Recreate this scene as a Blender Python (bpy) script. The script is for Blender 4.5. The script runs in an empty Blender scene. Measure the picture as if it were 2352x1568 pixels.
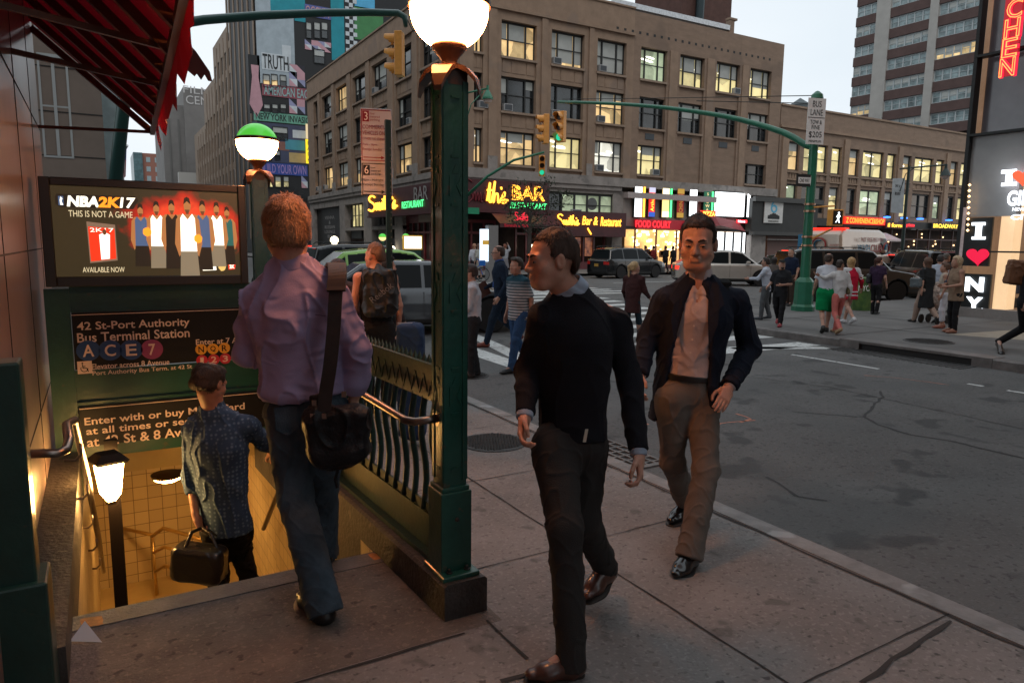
import bpy, math, random
import numpy as np
from mathutils import Vector, Matrix, noise
random.seed(7); RS = np.random.RandomState(7)
S = bpy.context.scene
COL = S.collection
# ---------------------------------------------------------------- camera
FV = 1764.2 / 2560 * 2352          # focal length in pixels of a 2352 px wide view
PIT, ROL, YAW = [math.radians(a) for a in (7.868, .652, 30.381)]
HC = 1.70
def _cam():
    cp, sp, c, s = math.cos(PIT), math.sin(PIT), math.cos(ROL), math.sin(ROL)
    Rz = np.array([[c, -s, 0], [s, c, 0], [0, 0, 1]])
    X = Rz @ [1, 0, 0]; F = Rz @ [0, -sp, cp]; Z = Rz @ [0, -cp, -sp]
    dl = -math.sin(YAW) * X + math.cos(YAW) * F
    dr = math.cos(YAW) * X + math.sin(YAW) * F
    return np.array([dr, dl, Z])
MC = _cam()
CP = np.array([0, 0, HC])
def ray(x, y): return MC @ np.array([x - 1176, y - 784, FV])
def onz(x, y, z=0.0):
    r = ray(x, y); return CP + r * ((z - HC) / r[2])
def onx(x, y, X):
    r = ray(x, y); return CP + r * (X / r[0])
def ony(x, y, Y):
    r = ray(x, y); return CP + r * (Y / r[1])
def dep(x, y, D): return CP + ray(x, y) * (D / FV)
cam = bpy.data.cameras.new('camera'); camo = bpy.data.objects.new('camera', cam); COL.objects.link(camo)
R3 = np.column_stack([MC @ [1, 0, 0], MC @ [0, -1, 0], MC @ [0, 0, -1]])
m4 = Matrix([list(R3[0]) + [0], list(R3[1]) + [0], list(R3[2]) + [HC], [0, 0, 0, 1]])
camo.matrix_world = m4
cam.sensor_width = 36; cam.lens = 36 * 1764.2 / 2560; cam.clip_start = .05; cam.clip_end = 2000
cam.dof.use_dof = False
S.camera = camo
# ---------------------------------------------------------------- sky, sun, exposure
S.view_settings.view_transform = 'Standard'; S.view_settings.look = 'None'
S.view_settings.exposure = 0.16; S.view_settings.gamma = 1
W = bpy.data.worlds.new('World'); S.world = W; W.use_nodes = True
nt = W.node_tree; nt.nodes.clear()
out = nt.nodes.new('ShaderNodeOutputWorld'); bg = nt.nodes.new('ShaderNodeBackground')
sky = nt.nodes.new('ShaderNodeTexSky'); sky.sky_type = 'NISHITA'; sky.sun_disc = False
sky.sun_elevation = math.radians(4); sky.sun_rotation = math.radians(120); sky.dust_density = 3
SKY_STR = .10
cl = nt.nodes.new('ShaderNodeTexNoise'); cl.inputs['Scale'].default_value = 1.6; cl.inputs['Detail'].default_value = 4
tc = nt.nodes.new('ShaderNodeTexCoord'); mp = nt.nodes.new('ShaderNodeMapping'); mp.inputs['Scale'].default_value = (1, 1, 2.5)
rp = nt.nodes.new('ShaderNodeValToRGB')
rp.color_ramp.elements[0].position = .35; rp.color_ramp.elements[0].color = (7.7, 8.5, 9.2, 1)
rp.color_ramp.elements[1].position = .62; rp.color_ramp.elements[1].color = (8.7, 9.3, 9.8, 1)
mx = nt.nodes.new('ShaderNodeMix'); mx.data_type = 'RGBA'; mx.inputs[0].default_value = .93
nt.links.new(tc.outputs['Generated'], mp.inputs[0]); nt.links.new(mp.outputs[0], cl.inputs['Vector'])
nt.links.new(cl.outputs['Fac'], rp.inputs[0]); nt.links.new(sky.outputs[0], mx.inputs[6]); nt.links.new(rp.outputs[0], mx.inputs[7])
nt.links.new(mx.outputs[2], bg.inputs[0]); bg.inputs[1].default_value = SKY_STR
nt.links.new(bg.outputs[0], out.inputs[0])
sl = bpy.data.lights.new('sun', 'SUN'); sl.energy = .7; sl.angle = math.radians(25); sl.color = (1, .9, .82)
so = bpy.data.objects.new('sun', sl); COL.objects.link(so)
so.rotation_euler = Vector((-.35, -.5, .75)).to_track_quat('Z', 'Y').to_euler()
try: S.cycles.max_bounces = 6; S.cycles.sample_clamp_indirect = 4; S.cycles.use_denoising = True
except Exception: pass
# ---------------------------------------------------------------- materials
MATS = {}
def mat(name, col, rough=.7, metal=0.0, var=0.0, vs=8.0, bump=0.0, bs=40.0, emit=None, es=0.0, spec=.5, col2=None, vdet=4, stretch=None, coat=0.0, trans=0.0, alpha=None):
    """procedural principled material; var = noise colour variation, bump = noise bump"""
    if name in MATS: return MATS[name]
    m = bpy.data.materials.new(name); m.use_nodes = True
    n = m.node_tree.nodes; l = m.node_tree.links; b = n['Principled BSDF']
    b.inputs['Base Color'].default_value = (*col, 1); b.inputs['Roughness'].default_value = rough
    b.inputs['Metallic'].default_value = metal; b.inputs['Specular IOR Level'].default_value = spec
    if coat: b.inputs['Coat Weight'].default_value = coat; b.inputs['Coat Roughness'].default_value = .08
    if trans: b.inputs['Transmission Weight'].default_value = trans
    if alpha is not None: b.inputs['Alpha'].default_value = alpha
    t = n.new('ShaderNodeTexCoord'); src = t.outputs['Object']
    if stretch:
        k = n.new('ShaderNodeMapping'); k.inputs['Scale'].default_value = stretch; l.new(src, k.inputs[0]); src = k.outputs[0]
    if var or col2:
        z = n.new('ShaderNodeTexNoise'); z.inputs['Scale'].default_value = vs; z.inputs['Detail'].default_value = vdet; z.inputs['Roughness'].default_value = .65
        l.new(src, z.inputs['Vector'])
        r = n.new('ShaderNodeValToRGB'); r.color_ramp.elements[0].position = .33; r.color_ramp.elements[1].position = .68
        c2 = col2 if col2 else tuple(min(1, c * (1 + var)) for c in col); c1 = col if col2 else tuple(c * (1 - var) for c in col)
        r.color_ramp.elements[0].color = (*c1, 1); r.color_ramp.elements[1].color = (*c2, 1)
        l.new(z.outputs['Fac'], r.inputs[0]); l.new(r.outputs[0], b.inputs['Base Color'])
        if emit == 'same': l.new(r.outputs[0], b.inputs['Emission Color'])
    if bump:
        z = n.new('ShaderNodeTexNoise'); z.inputs['Scale'].default_value = bs; z.inputs['Detail'].default_value = 5
        l.new(src, z.inputs['Vector']); q = n.new('ShaderNodeBump'); q.inputs['Strength'].default_value = bump; q.inputs['Distance'].default_value = .02
        l.new(z.outputs['Fac'], q.inputs['Height']); l.new(q.outputs[0], b.inputs['Normal'])
    if es:
        b.inputs['Emission Strength'].default_value = es
        if emit != 'same': b.inputs['Emission Color'].default_value = (*(emit or col), 1)
    MATS[name] = m; return m
def emis(name, col, s): return mat(name, tuple(min(1, c) * .5 for c in col), .5, emit=col, es=s)
# ---------------------------------------------------------------- mesh helpers
def A3(p): return np.array([float(p[0]), float(p[1]), float(p[2])])
class G:
    def __init__(s): s.v = []; s.f = []; s.mi = []; s.ch = []
    def add(s, vs, fs, mi=0):
        o = len(s.v); s.v += [tuple(map(float, p)) for p in vs]; s.ch.append((list(vs), list(fs), mi))
        for f in fs: s.f.append(tuple(i + o for i in f)); s.mi.append(mi)
        return s
    def box(s, a, b, mi=0):
        x0, y0, z0 = [min(a[i], b[i]) for i in range(3)]; x1, y1, z1 = [max(a[i], b[i]) for i in range(3)]
        v = [(x0, y0, z0), (x1, y0, z0), (x1, y1, z0), (x0, y1, z0), (x0, y0, z1), (x1, y0, z1), (x1, y1, z1), (x0, y1, z1)]
        return s.add(v, [(3, 2, 1, 0), (4, 5, 6, 7), (0, 1, 5, 4), (1, 2, 6, 5), (2, 3, 7, 6), (3, 0, 4, 7)], mi)
    def obox(s, c, ax, ay, az, mi=0):
        """oriented box: centre and three half-axis vectors"""
        c, ax, ay, az = map(A3, (c, ax, ay, az))
        v = [c + i * ax + j * ay + k * az for k in (-1, 1) for (i, j) in ((-1, -1), (1, -1), (1, 1), (-1, 1))]
        return s.add(v, [(3, 2, 1, 0), (4, 5, 6, 7), (0, 1, 5, 4), (1, 2, 6, 5), (2, 3, 7, 6), (3, 0, 4, 7)], mi)
    def beam(s, a, b, w, h, up=(0, 0, 1), mi=0):
        a, b = A3(a), A3(b); d = b - a; L = np.linalg.norm(d); d = d / L; u = A3(up)
        r = np.cross(d, u); r /= max(1e-9, np.linalg.norm(r)); u = np.cross(r, d)
        return s.obox((a + b) / 2, d * L / 2, r * w / 2, u * h / 2, mi)
    def tube(s, pts, r, n=8, mi=0, cap=True, flat=1.0):
        pts = [A3(p) for p in pts]; rs = r if hasattr(r, '__len__') else [r] * len(pts); vs = []; u = None
        for i, p in enumerate(pts):
            d = pts[min(i + 1, len(pts) - 1)] - pts[max(i - 1, 0)]; d /= max(1e-9, np.linalg.norm(d))
            if u is None:
                t = A3((0, 0, 1)) if abs(d[2]) < .9 else A3((1, 0, 0)); u = np.cross(d, t)
            u = u - d * (u @ d); u /= max(1e-9, np.linalg.norm(u)); w = np.cross(d, u)
            for k in range(n):
                a = 2 * math.pi * k / n; vs.append(p + rs[i] * (math.cos(a) * u + flat * math.sin(a) * w))
        fs = [(i * n + k, i * n + (k + 1) % n, (i + 1) * n + (k + 1) % n, (i + 1) * n + k) for i in range(len(pts) - 1) for k in range(n)]
        if cap: fs += [tuple(range(n))[::-1], tuple((len(pts) - 1) * n + k for k in range(n))]
        return s.add(vs, fs, mi)
    def lathe(s, prof, c=(0, 0, 0), n=24, mi=0, axis='z'):
        c = A3(c); vs = []
        for r, z in prof:
            for k in range(n):
                a = 2 * math.pi * k / n; x, y = r * math.cos(a), r * math.sin(a)
                vs.append(c + (A3((x, y, z)) if axis == 'z' else A3((x, z, y)) if axis == 'y' else A3((z, x, y))))
        fs = [(i * n + k, i * n + (k + 1) % n, (i + 1) * n + (k + 1) % n, (i + 1) * n + k) for i in range(len(prof) - 1) for k in range(n)]
        if prof[0][0] > 1e-6: fs.append(tuple(range(n))[::-1])
        if prof[-1][0] > 1e-6: fs.append(tuple((len(prof) - 1) * n + k for k in range(n)))
        return s.add(vs, fs, mi)
    def poly(s, pts, off, mi=0):
        """flat polygon pushed along off"""
        n = len(pts); p = [A3(q) for q in pts]; o = A3(off)
        return s.add(p + [q + o for q in p], [tuple(range(n))[::-1], tuple(range(n, 2 * n))] + [(i, (i + 1) % n, n + (i + 1) % n, n + i) for i in range(n)], mi)
    def build(s, name, mats, parent=None, smooth=False, bevel=0.0, **tags):
        off = A3((0, 0, 0)); q = parent
        while q is not None: off += A3(q.location); q = q.parent
        rotated = parent is not None and root(parent).get('_local')
        vs = s.v if rotated else [tuple(np.array(p) - off) for p in s.v]
        me = bpy.data.meshes.new(name); me.from_pydata(vs, [], s.f)
        for m in (mats if isinstance(mats, (list, tuple)) else [mats]): me.materials.append(m)
        if len(me.materials) > 1: me.polygons.foreach_set('material_index', s.mi)
        if smooth: me.polygons.foreach_set('use_smooth', [True] * len(me.polygons))
        me.validate(); me.update()
        o = bpy.data.objects.new(name, me); COL.objects.link(o)
        if parent is not None: o.parent = parent
        if bevel:
            b = o.modifiers.new('bevel', 'BEVEL'); b.width = bevel; b.segments = 2; b.limit_method = 'ANGLE'
        for k, v in tags.items(): o[k] = v
        return o
def each(g, name, m, parent):
    """every shape collected in g becomes a part of its own"""
    for vs, fs, mi in g.ch: q = G(); q.add(vs, fs, 0); q.build(name, m[mi] if isinstance(m, (list, tuple)) else m, parent)
def root(o):
    while o.parent is not None: o = o.parent
    return o
def thing(name, label, cat, loc=(0, 0, 0), rz=None, group=None):
    o = bpy.data.objects.new(name, None); COL.objects.link(o); o.location = tuple(map(float, loc)); o.empty_display_size = .1
    if rz is not None: o.rotation_euler = (0, 0, rz); o['_local'] = 1
    tag(o, label, cat, group); return o
def tag(o, label, cat, group=None):
    o['label'] = label; o['category'] = cat
    if group: o['group'] = group
    return o
def finish_mesh(name, V, F, mats, parent=None, smooth=True, mi=None):
    me = bpy.data.meshes.new(name); V = np.asarray(V, np.float32); F = np.asarray(F, np.int32)
    if parent is not None and not root(parent).get('_local'):
        off = A3((0, 0, 0)); q = parent
        while q is not None: off += A3(q.location); q = q.parent
        V = V - off.astype(np.float32)
    me.vertices.add(len(V)); me.vertices.foreach_set('co', V.ravel())
    me.loops.add(F.size); me.loops.foreach_set('vertex_index', F.ravel())
    me.polygons.add(len(F)); me.polygons.foreach_set('loop_start', np.arange(0, F.size, F.shape[1], dtype=np.int32))
    try: me.polygons.foreach_set('loop_total', np.full(len(F), F.shape[1], dtype=np.int32))
    except Exception: pass
    for m in (mats if isinstance(mats, (list, tuple)) else [mats]): me.materials.append(m)
    if mi is not None: me.polygons.foreach_set('material_index', np.asarray(mi, np.int32))
    if smooth: me.polygons.foreach_set('use_smooth', np.ones(len(F), bool))
    me.update(calc_edges=True)
    o = bpy.data.objects.new(name, me); COL.objects.link(o)
    if parent is not None: o.parent = parent
    return o
_fc = {}
def text(name, s, c, right, up, w, h, m, parent=None, ext=.01, fat=0.0, shear=0.0, outline=0.0, keep=False, spacing=1.0):
    """lettering fitted into a w x h box centred on c; right/up unit vectors"""
    cu = bpy.data.curves.new('t', 'FONT'); cu.body = s; cu.align_x = 'CENTER'; cu.offset = fat; cu.extrude = 0; cu.shear = shear; cu.space_character = spacing
    cu.resolution_u = 3
    if outline: cu.fill_mode = 'NONE'; cu.bevel_depth = outline; cu.bevel_resolution = 0
    to = bpy.data.objects.new('t', cu); COL.objects.link(to); dg = bpy.context.evaluated_depsgraph_get(); dg.update()
    me = bpy.data.meshes.new_from_object(to.evaluated_get(dg)); bpy.data.objects.remove(to); bpy.data.curves.remove(cu)
    n = len(me.vertices); co = np.empty(n * 3, np.float32); me.vertices.foreach_get('co', co); co = co.reshape(-1, 3)
    lo, hi = co.min(0), co.max(0); sz = np.maximum(hi - lo, 1e-6)
    sx = w / sz[0]; sy = h / sz[1]
    if keep: sx = sy = min(sx, sy)
    ctr = (lo + hi) / 2
    r, u = A3(right), A3(up); r /= np.linalg.norm(r); u /= np.linalg.norm(u); nn = np.cross(r, u)
    P = A3(c) + np.outer((co[:, 0] - ctr[0]) * sx, r) + np.outer((co[:, 1] - ctr[1]) * sy, u) + (np.outer(co[:, 2] * sx, nn) if outline else 0)
    g = G(); fs = [tuple(p.vertices) for p in me.polygons]; bpy.data.meshes.remove(me)
    P = P + nn * ext if not outline else P
    g.add(P, fs)
    if not outline:   # give the letters thickness: side walls along boundary edges
        ed = {}
        for f in fs:
            for a, b in zip(f, f[1:] + f[:1]):
                ed[(a, b)] = 1
        o = len(P); g.v += [tuple(p - nn * ext) for p in P]
        for (a, b) in ed:
            if (b, a) not in ed: g.f.append((b, a, a + o, b + o)); g.mi.append(0)
    return g.build(name, m, parent)
XR, XU = (1, 0, 0), (0, 0, 1)
FC = A3(MC @ [0, 0, 1])   # camera forward, used only for laying out figures at a distance
# ---------------------------------------------------------------- materials of the setting
asphalt = mat('asphalt', (.108, .108, .107), .82, var=.22, vs=.9, bump=.6, bs=60, vdet=10)
def speckle(m, scale, thr, col, mixv=.8):
    """small pale or dark flecks of stone in a surface"""
    n = m.node_tree.nodes; l = m.node_tree.links; b = n['Principled BSDF']
    src = b.inputs['Base Color'].links[0].from_socket if b.inputs['Base Color'].links else None
    t = n.new('ShaderNodeTexCoord'); v = n.new('ShaderNodeTexNoise'); v.inputs['Scale'].default_value = scale; v.inputs['Detail'].default_value = 2
    r = n.new('ShaderNodeValToRGB'); r.color_ramp.elements[0].position = thr; r.color_ramp.elements[1].position = thr + .06
    r.color_ramp.elements[1].color = (mixv, mixv, mixv, 1); r.color_ramp.elements[0].color = (0, 0, 0, 1)
    q = n.new('ShaderNodeMix'); q.data_type = 'RGBA'; q.inputs[7].default_value = (*col, 1)
    l.new(t.outputs['Object'], v.inputs['Vector']); l.new(v.outputs['Fac'], r.inputs[0]); l.new(r.outputs[0], q.inputs[0])
    if src: l.new(src, q.inputs[6])
    else: q.inputs[6].default_value = b.inputs['Base Color'].default_value
    l.new(q.outputs[2], b.inputs['Base Color'])
speckle(asphalt, 34, .57, (.15, .15, .148), .55); speckle(asphalt, 21, .60, (.035, .037, .038), .6); speckle(asphalt, 2.2, .60, (.034, .037, .039), .7); speckle(asphalt, .5, .56, (.085, .09, .092), .45); speckle(asphalt, 160, .62, (.12, .125, .125), .5)
walk = mat('sidewalk concrete', (.205, .192, .184), .8, var=.22, vs=1.4, bump=.5, bs=60, vdet=8)
speckle(walk, 42, .57, (.30, .28, .27), .5); speckle(walk, 30, .60, (.09, .08, .075), .55); speckle(walk, 17, .67, (.045, .042, .042), .85); speckle(walk, 5, .64, (.085, .078, .074), .6); speckle(walk, 1.6, .66, (.10, .092, .088), .5)
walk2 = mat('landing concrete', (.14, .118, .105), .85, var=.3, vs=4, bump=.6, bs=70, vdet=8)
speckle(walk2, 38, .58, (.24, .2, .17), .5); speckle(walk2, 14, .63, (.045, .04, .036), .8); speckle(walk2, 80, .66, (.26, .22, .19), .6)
kerbm = mat('kerb granite', (.23, .225, .22), .75, var=.25, vs=5, bump=.4, bs=60); speckle(kerbm, 4, .62, (.42, .43, .44), .6)
steelk = mat('steel kerb', (.14, .13, .125), .55, metal=.2, var=.3, vs=4, bump=.2, bs=30)
paint = mat('road paint', (.62, .64, .63), .65, var=.18, vs=6, bump=.2, bs=60); speckle(paint, 12, .60, (.16, .17, .17), .85)
tar = mat('tar crack', (.018, .019, .02), .7); jointm = mat('joint dirt', (.038, .034, .032), .9)
iron = mat('cast iron', (.05, .05, .05), .55, metal=.5, var=.3, vs=20, bump=.6, bs=60)
orange_p = mat('utility paint', (.55, .22, .14), .8, var=.3, vs=8)
def struct(o): o['kind'] = 'structure'; return o
# ---------------------------------------------------------------- ground
g = G()
g.add([(-900, -900, -.15), (900, -900, -.15), (900, 900, -.15), (-900, 900, -.15)], [(0, 1, 2, 3)])
SX0, SX1, SY = -.15, 1.34, 3.58      # stair opening
# road as four sheets round the stair shaft
g = G(); a, b, c, d = -.35, 1.45, 3.4, 9.2
for (x0, y0, x1, y1) in ((-900, -900, 900, c), (-900, d, 900, 900), (-900, c, a, d), (b, c, 900, d)):
    g.add([(x0, y0, -.15), (x1, y0, -.15), (x1, y1, -.15), (x0, y1, -.15)], [(0, 1, 2, 3)])
struct(g.build('road', asphalt))
def arc(cx, cy, r, a0, a1, n=8):
    return [(cx + r * math.cos(math.radians(a0 + (a1 - a0) * i / n)), cy + r * math.sin(math.radians(a0 + (a1 - a0) * i / n))) for i in range(n + 1)]
def slab(name, pts, m, z0=-.15, z1=0.0):
    g = G(); n = len(pts)
    g.add([(x, y, z0) for x, y in pts] + [(x, y, z1) for x, y in pts], [tuple(range(n, 2 * n))] + [(i, (i + 1) % n, n + (i + 1) % n, n + i) for i in range(n)])
    return struct(g.build(name, m))
KX = 3.36; KW = .16
slab('sidewalk', [(1.5, -4), (KX, -4), (KX, 8.4)] + arc(KX - 1.6, 8.4, 1.6, 0, 90)[1:] + [(-14, 10.0), (-14, 9.2), (1.5, 9.2)], walk)
slab('sidewalk', [(-.34, -4), (1.5, -4), (1.5, 2.62), (-.34, 2.62)], walk)
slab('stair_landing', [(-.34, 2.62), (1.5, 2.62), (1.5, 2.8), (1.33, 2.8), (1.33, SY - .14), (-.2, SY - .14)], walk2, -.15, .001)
slab('sidewalk', [(-14, 7.6), (-.36, 7.6), (-.36, 9.2), (-14, 9.2)], walk)
# kerb of our corner, cut in stones
def kerb(path, w, side, m=kerbm, gaps=(), zt=.006):
    """kerb stones along path, each a separate length of one kerb"""
    g = G()
    for (p, q) in zip(path, path[1:]):
        p, q = np.array(p, float), np.array(q, float); L = np.linalg.norm(q - p); d = (q - p) / L; nn = np.array([d[1], -d[0]]) * side
        k = max(1, int(round(L / 2.4)))
        for i in range(k):
            a = p + d * (L * i / k + .006); b = p + d * (L * (i + 1) / k - .006)
            if any(a0 < (a + b)[1] / 2 < a1 for a0, a1 in gaps): continue
            j = RS.uniform(-.008, .008); e = .02
            pts = [a, b, b + nn * w, a + nn * w]
            z = zt + j * .4
            v = [(x, y, -.3) for x, y in pts] + [(x, y, z - (e if t > 1 else 0)) for t, (x, y) in enumerate(pts)]
            i2 = [pts[2] - nn * e * 1.2, pts[3] - nn * e * 1.2]
            v += [(i2[0][0], i2[0][1], z), (i2[1][0], i2[1][1], z)]
            g.add(v, [(4, 5, 8, 9), (9, 8, 6, 7), (3, 2, 6, 7)[::-1], (0, 1, 5, 4), (1, 2, 6, 8, 5), (0, 4, 9, 7, 3)])
    return struct(g.build('kerb', m))
kerb([(KX, -4), (KX, 8.4)] + arc(KX - 1.6, 8.4, 1.6, 0, 90)[1:] + [(-14, 10)], KW, 1)
# far side of the avenue: the sidewalk of the shop corner
FX = 11.98
slab('far_sidewalk', [(FX + .14, -20), (19.0, -20), (60, -20), (60, 13.6), (14.6, 13.6)] + arc(FX + 2.14, 11.6, 2.0, 90, 180)[0:], mat('far concrete', (.13, .128, .125), .8, var=.2, vs=.7, bump=.3, bs=60, vdet=8))
kerb([(FX + .14, -20), (FX + .14, 5.6)], .14, -1, steelk)
kerb([(FX + .14, 8.25)] + [(FX + .14, 11.6)] + arc(FX + 2.14, 11.6, 2.0, 180, 90)[1:] + [(60, 13.6)], .14, -1, steelk)
# sidewalks beyond the cross street
slab('corner_sidewalk', [(120, 34.2), (120, 40.5), (19, 40.5), (19, 150), (15, 150), (15, 36.2)] + arc(17, 36.2, 2, 180, 270)[1:] , mat('far concrete', (0, 0, 0)))
kerb([(15, 150), (15, 36.2)] + arc(17, 36.2, 2, 180, 270)[1:] + [(120, 34.2)], .15, -1)
slab('opposite_sidewalk', [(-14, 31), (3.0, 31), (3.0, 150), (-14, 150)], mat('far concrete', (0, 0, 0)))
# flags of the sidewalk: tooled joints
g = G()
def strip(p, q, w, z=.004, g=None, jit=.0, n=1, zz=None):
    p, q = np.array(p[:2], float), np.array(q[:2], float); d = q - p; L = np.linalg.norm(d); d /= L; nn = np.array([-d[1], d[0]])
    n = max(n, int(L / .12)) if jit else n
    pr = None
    for i in range(n + 1):
        c = p + d * L * i / n + nn * (RS.uniform(-jit, jit) if 0 < i < n else 0); ww = w * (RS.uniform(.5, 1.3) if jit else 1)
        cur = (c - nn * ww / 2, c + nn * ww / 2)
        if pr: g.add([(*pr[0], z), (*cur[0], z), (*cur[1], z), (*pr[1], z)], [(0, 1, 2, 3)])
        pr = cur
for X in (2.25,): strip((X, -3), (X, 9.9), .011, g=g, jit=.003)
for Y in (-.9, .35, 1.62, 3.12, 4.36, 5.65, 6.95, 8.2): strip((1.56, Y), (KX, Y + .02), .008, g=g, jit=.003)
strip((-.3, 2.60), (1.3, 2.60), .018, g=g, jit=.004); strip(onz(1118, 1425), onz(1212, 1514), .016, .0045, g=g, jit=.008)
strip((2.5, 1.52), (3.3, 1.60), .022, .005, g=g, jit=.012); strip(onz(1150, 1566), onz(1245, 1540), .02, .005, g=g, jit=.006); strip((-.3, 1.2), (2.25, 1.3), .012, g=g, jit=.003)
strip((KX - .02, -3), (KX - .02, 8.4), .02, g=g, jit=.008)
struct(g.build('sidewalk_joints', jointm))
g = G()
for Y in (8.6, 11.2): strip((12.2, Y), (30, Y + .1), .03, g=g)
for X in (14.4, 16.6): strip((X, -6), (X, 13.4), .03, g=g)
struct(g.build('far_sidewalk_joints', tar))
# a pale concrete panel in front of the shop
g = G(); q = [onz(*p)[:2] for p in ((2176, 768), (2340, 757), (2600, 775), (2600, 800))]
g.add([(x, y, .004) for x, y in q], [(0, 1, 2, 3)][::-1]); struct(g.build('paving_panel', mat('warm concrete', (.33, .29, .23), .7, var=.12, vs=3, bump=.2)))
# road markings
g = G()
def band(pts, z=-.146): g.add([(x, y, z) for x, y in pts], [(0, 1, 2, 3)])
def pxband(*p): band([onz(x, y, -.15)[:2] for x, y in p])
# two wide lines of the near crosswalk, seen between the post and the walkers
pxband((1060, 752), (1245, 832), (1230, 850), (1060, 765)); pxband((1060, 788), (1300, 868), (1290, 884), (1060, 808))
pxband((1062, 840), (1092, 838), (1075, 849), (1062, 850))
for i in range(13):                       # ladder crosswalk going across to the far corner
    y = 8.6 + i * 1.22
    x0 = 8.2 + .40 * i; band([(x0, y), (x0 + 3.6, y - .1), (x0 + 3.6, y + .42), (x0, y + .5)])
for i in range(9): band([(14.2 + i * .0, 21.6 + i * 1.0), (18.6, 21.4 + i * 1.0), (18.6, 21.75 + i * 1.0), (14.2, 21.95 + i * 1.0)])
band([(22, 27.6), (60, 27.6), (60, 27.75), (22, 27.75)]); band([(9.9, 8.9), (11.6, 8.1), (11.65, 8.35), (10.0, 9.2)])
for y0, y1 in ((6.4, 8.0), (4.9, 5.1), (2.2, 4.6), (-1.5, .8)): band([(10.28, y0), (10.36, y0), (10.36, y1), (10.28, y1)])
struct(g.build('road_marking', paint))
g = G(); rc = lambda pts, w: [strip(onz(*a, -.15), onz(*b, -.15), w, -.147, g, jit=.02) for a, b in zip(pts, pts[1:])]
rc([(2022, 898), (2030, 912), (2008, 926), (1996, 945), (1985, 958), (2015, 975), (2090, 998), (2180, 1012), (2352, 1052)], .035)
rc([(1985, 958), (1900, 952), (1820, 946)], .018); rc([(1690, 862), (1900, 888), (2352, 985)], .018); rc([(1760, 1095), (1830, 1140), (1900, 1150)], .03)
struct(g.build('road_cracks', tar))
g = G(); rc([(1640, 975), (1700, 968), (1735, 965)], .03); rc([(1690, 950), (1725, 962), (1700, 970)], .025); rc([(1460, 965), (1490, 975)], .03); rc([(1985, 862), (2060, 868), (2180, 884)], .02)
struct(g.build('utility_marks', orange_p))
# manholes and drains
def manhole(c, r, z, label):
    g = G(); g.lathe([(r, 0), (r, .006), (r * .95, .01), (0, .01)], (c[0], c[1], z), 40)
    for i in range(-9, 10):
        for j in range(-9, 10):
            x, y = i * r * .098 + (j % 2) * r * .049, j * r * .098
            if x * x + y * y < (r * .88) ** 2: g.obox((c[0] + x, c[1] + y, z + .013), (r * .032, r * .012, 0), (-r * .006, r * .016, 0), (0, 0, .004))
    tag(g.build('manhole_cover', iron), label, 'manhole cover')
manhole(onz(1133, 1016), .29, .0, 'round cast iron manhole cover in the sidewalk beside the lamp post')
manhole(onz(2133, 784), .42, .0, 'round dark manhole cover in the sidewalk behind the far kerb drain')
manhole(onz(1075, 862, -.15), .3, -.15, 'round manhole cover in the road by the crosswalk')
g = G(); p0, p1, p2, p3 = [onz(*p, -.15) for p in ((1392, 1003), (1512, 1052), (1478, 1092), (1372, 1048))]
gx0, gx1, gy0, gy1 = 3.56, 4.12, 4.35, 5.5
g.box((gx0, gy0, -.15), (gx1, gy0 + .06, -.135)); g.box((gx0, gy1 - .06, -.15), (gx1, gy1, -.135))
for k in range(7): g.box((gx0 + k * .09, gy0 + .061, -.15), (gx0 + k * .09 + .025, gy1 - .061, -.136))
for k in range(9): g.box((gx0 + .001, gy0 + .1 + k * .12, -.151), (gx1 - .001, gy0 + .125 + k * .12, -.137))
t = thing('storm_drain', 'steel storm drain grate at the near kerb behind the two walking men', 'drain', (3.8, 4.9, -.15))
g.build('grate', steelk, t); g = G(); g.box((gx0 + .02, gy0 + .02, -.149), (gx1 - .02, gy1 - .02, -.1485)); g.build('pit', tar, t)
t = thing('catch_basin', 'long kerb inlet drain with dark opening in the far kerb', 'drain', (12, 6.9, -.15))
g = G(); X = FX + .0; y0, y1 = 5.6, 8.25
g.box((X, y0, -.2), (X + .14, y0 + .3, .008)); g.box((X, y1 - .4, -.2), (X + .14, y1, .008)); g.box((X, y0 + .3, -.035), (X + .14, y1 - .4, .008)); g.box((X + .14, y0, -.04), (X + .4, y1, .006))
g.build('frame', steelk, t)
g = G(); g.box((X + .06, y0 + .3, -.2), (X + .138, y1 - .4, -.036)); g.build('opening', tar, t)
g = G(); [g.box((X - .5, y0 + .2 + k * .1, -.15), (X - .03, y0 + .24 + k * .1, -.142)) for k in range(24)]; g.build('grate', iron, t)
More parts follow.
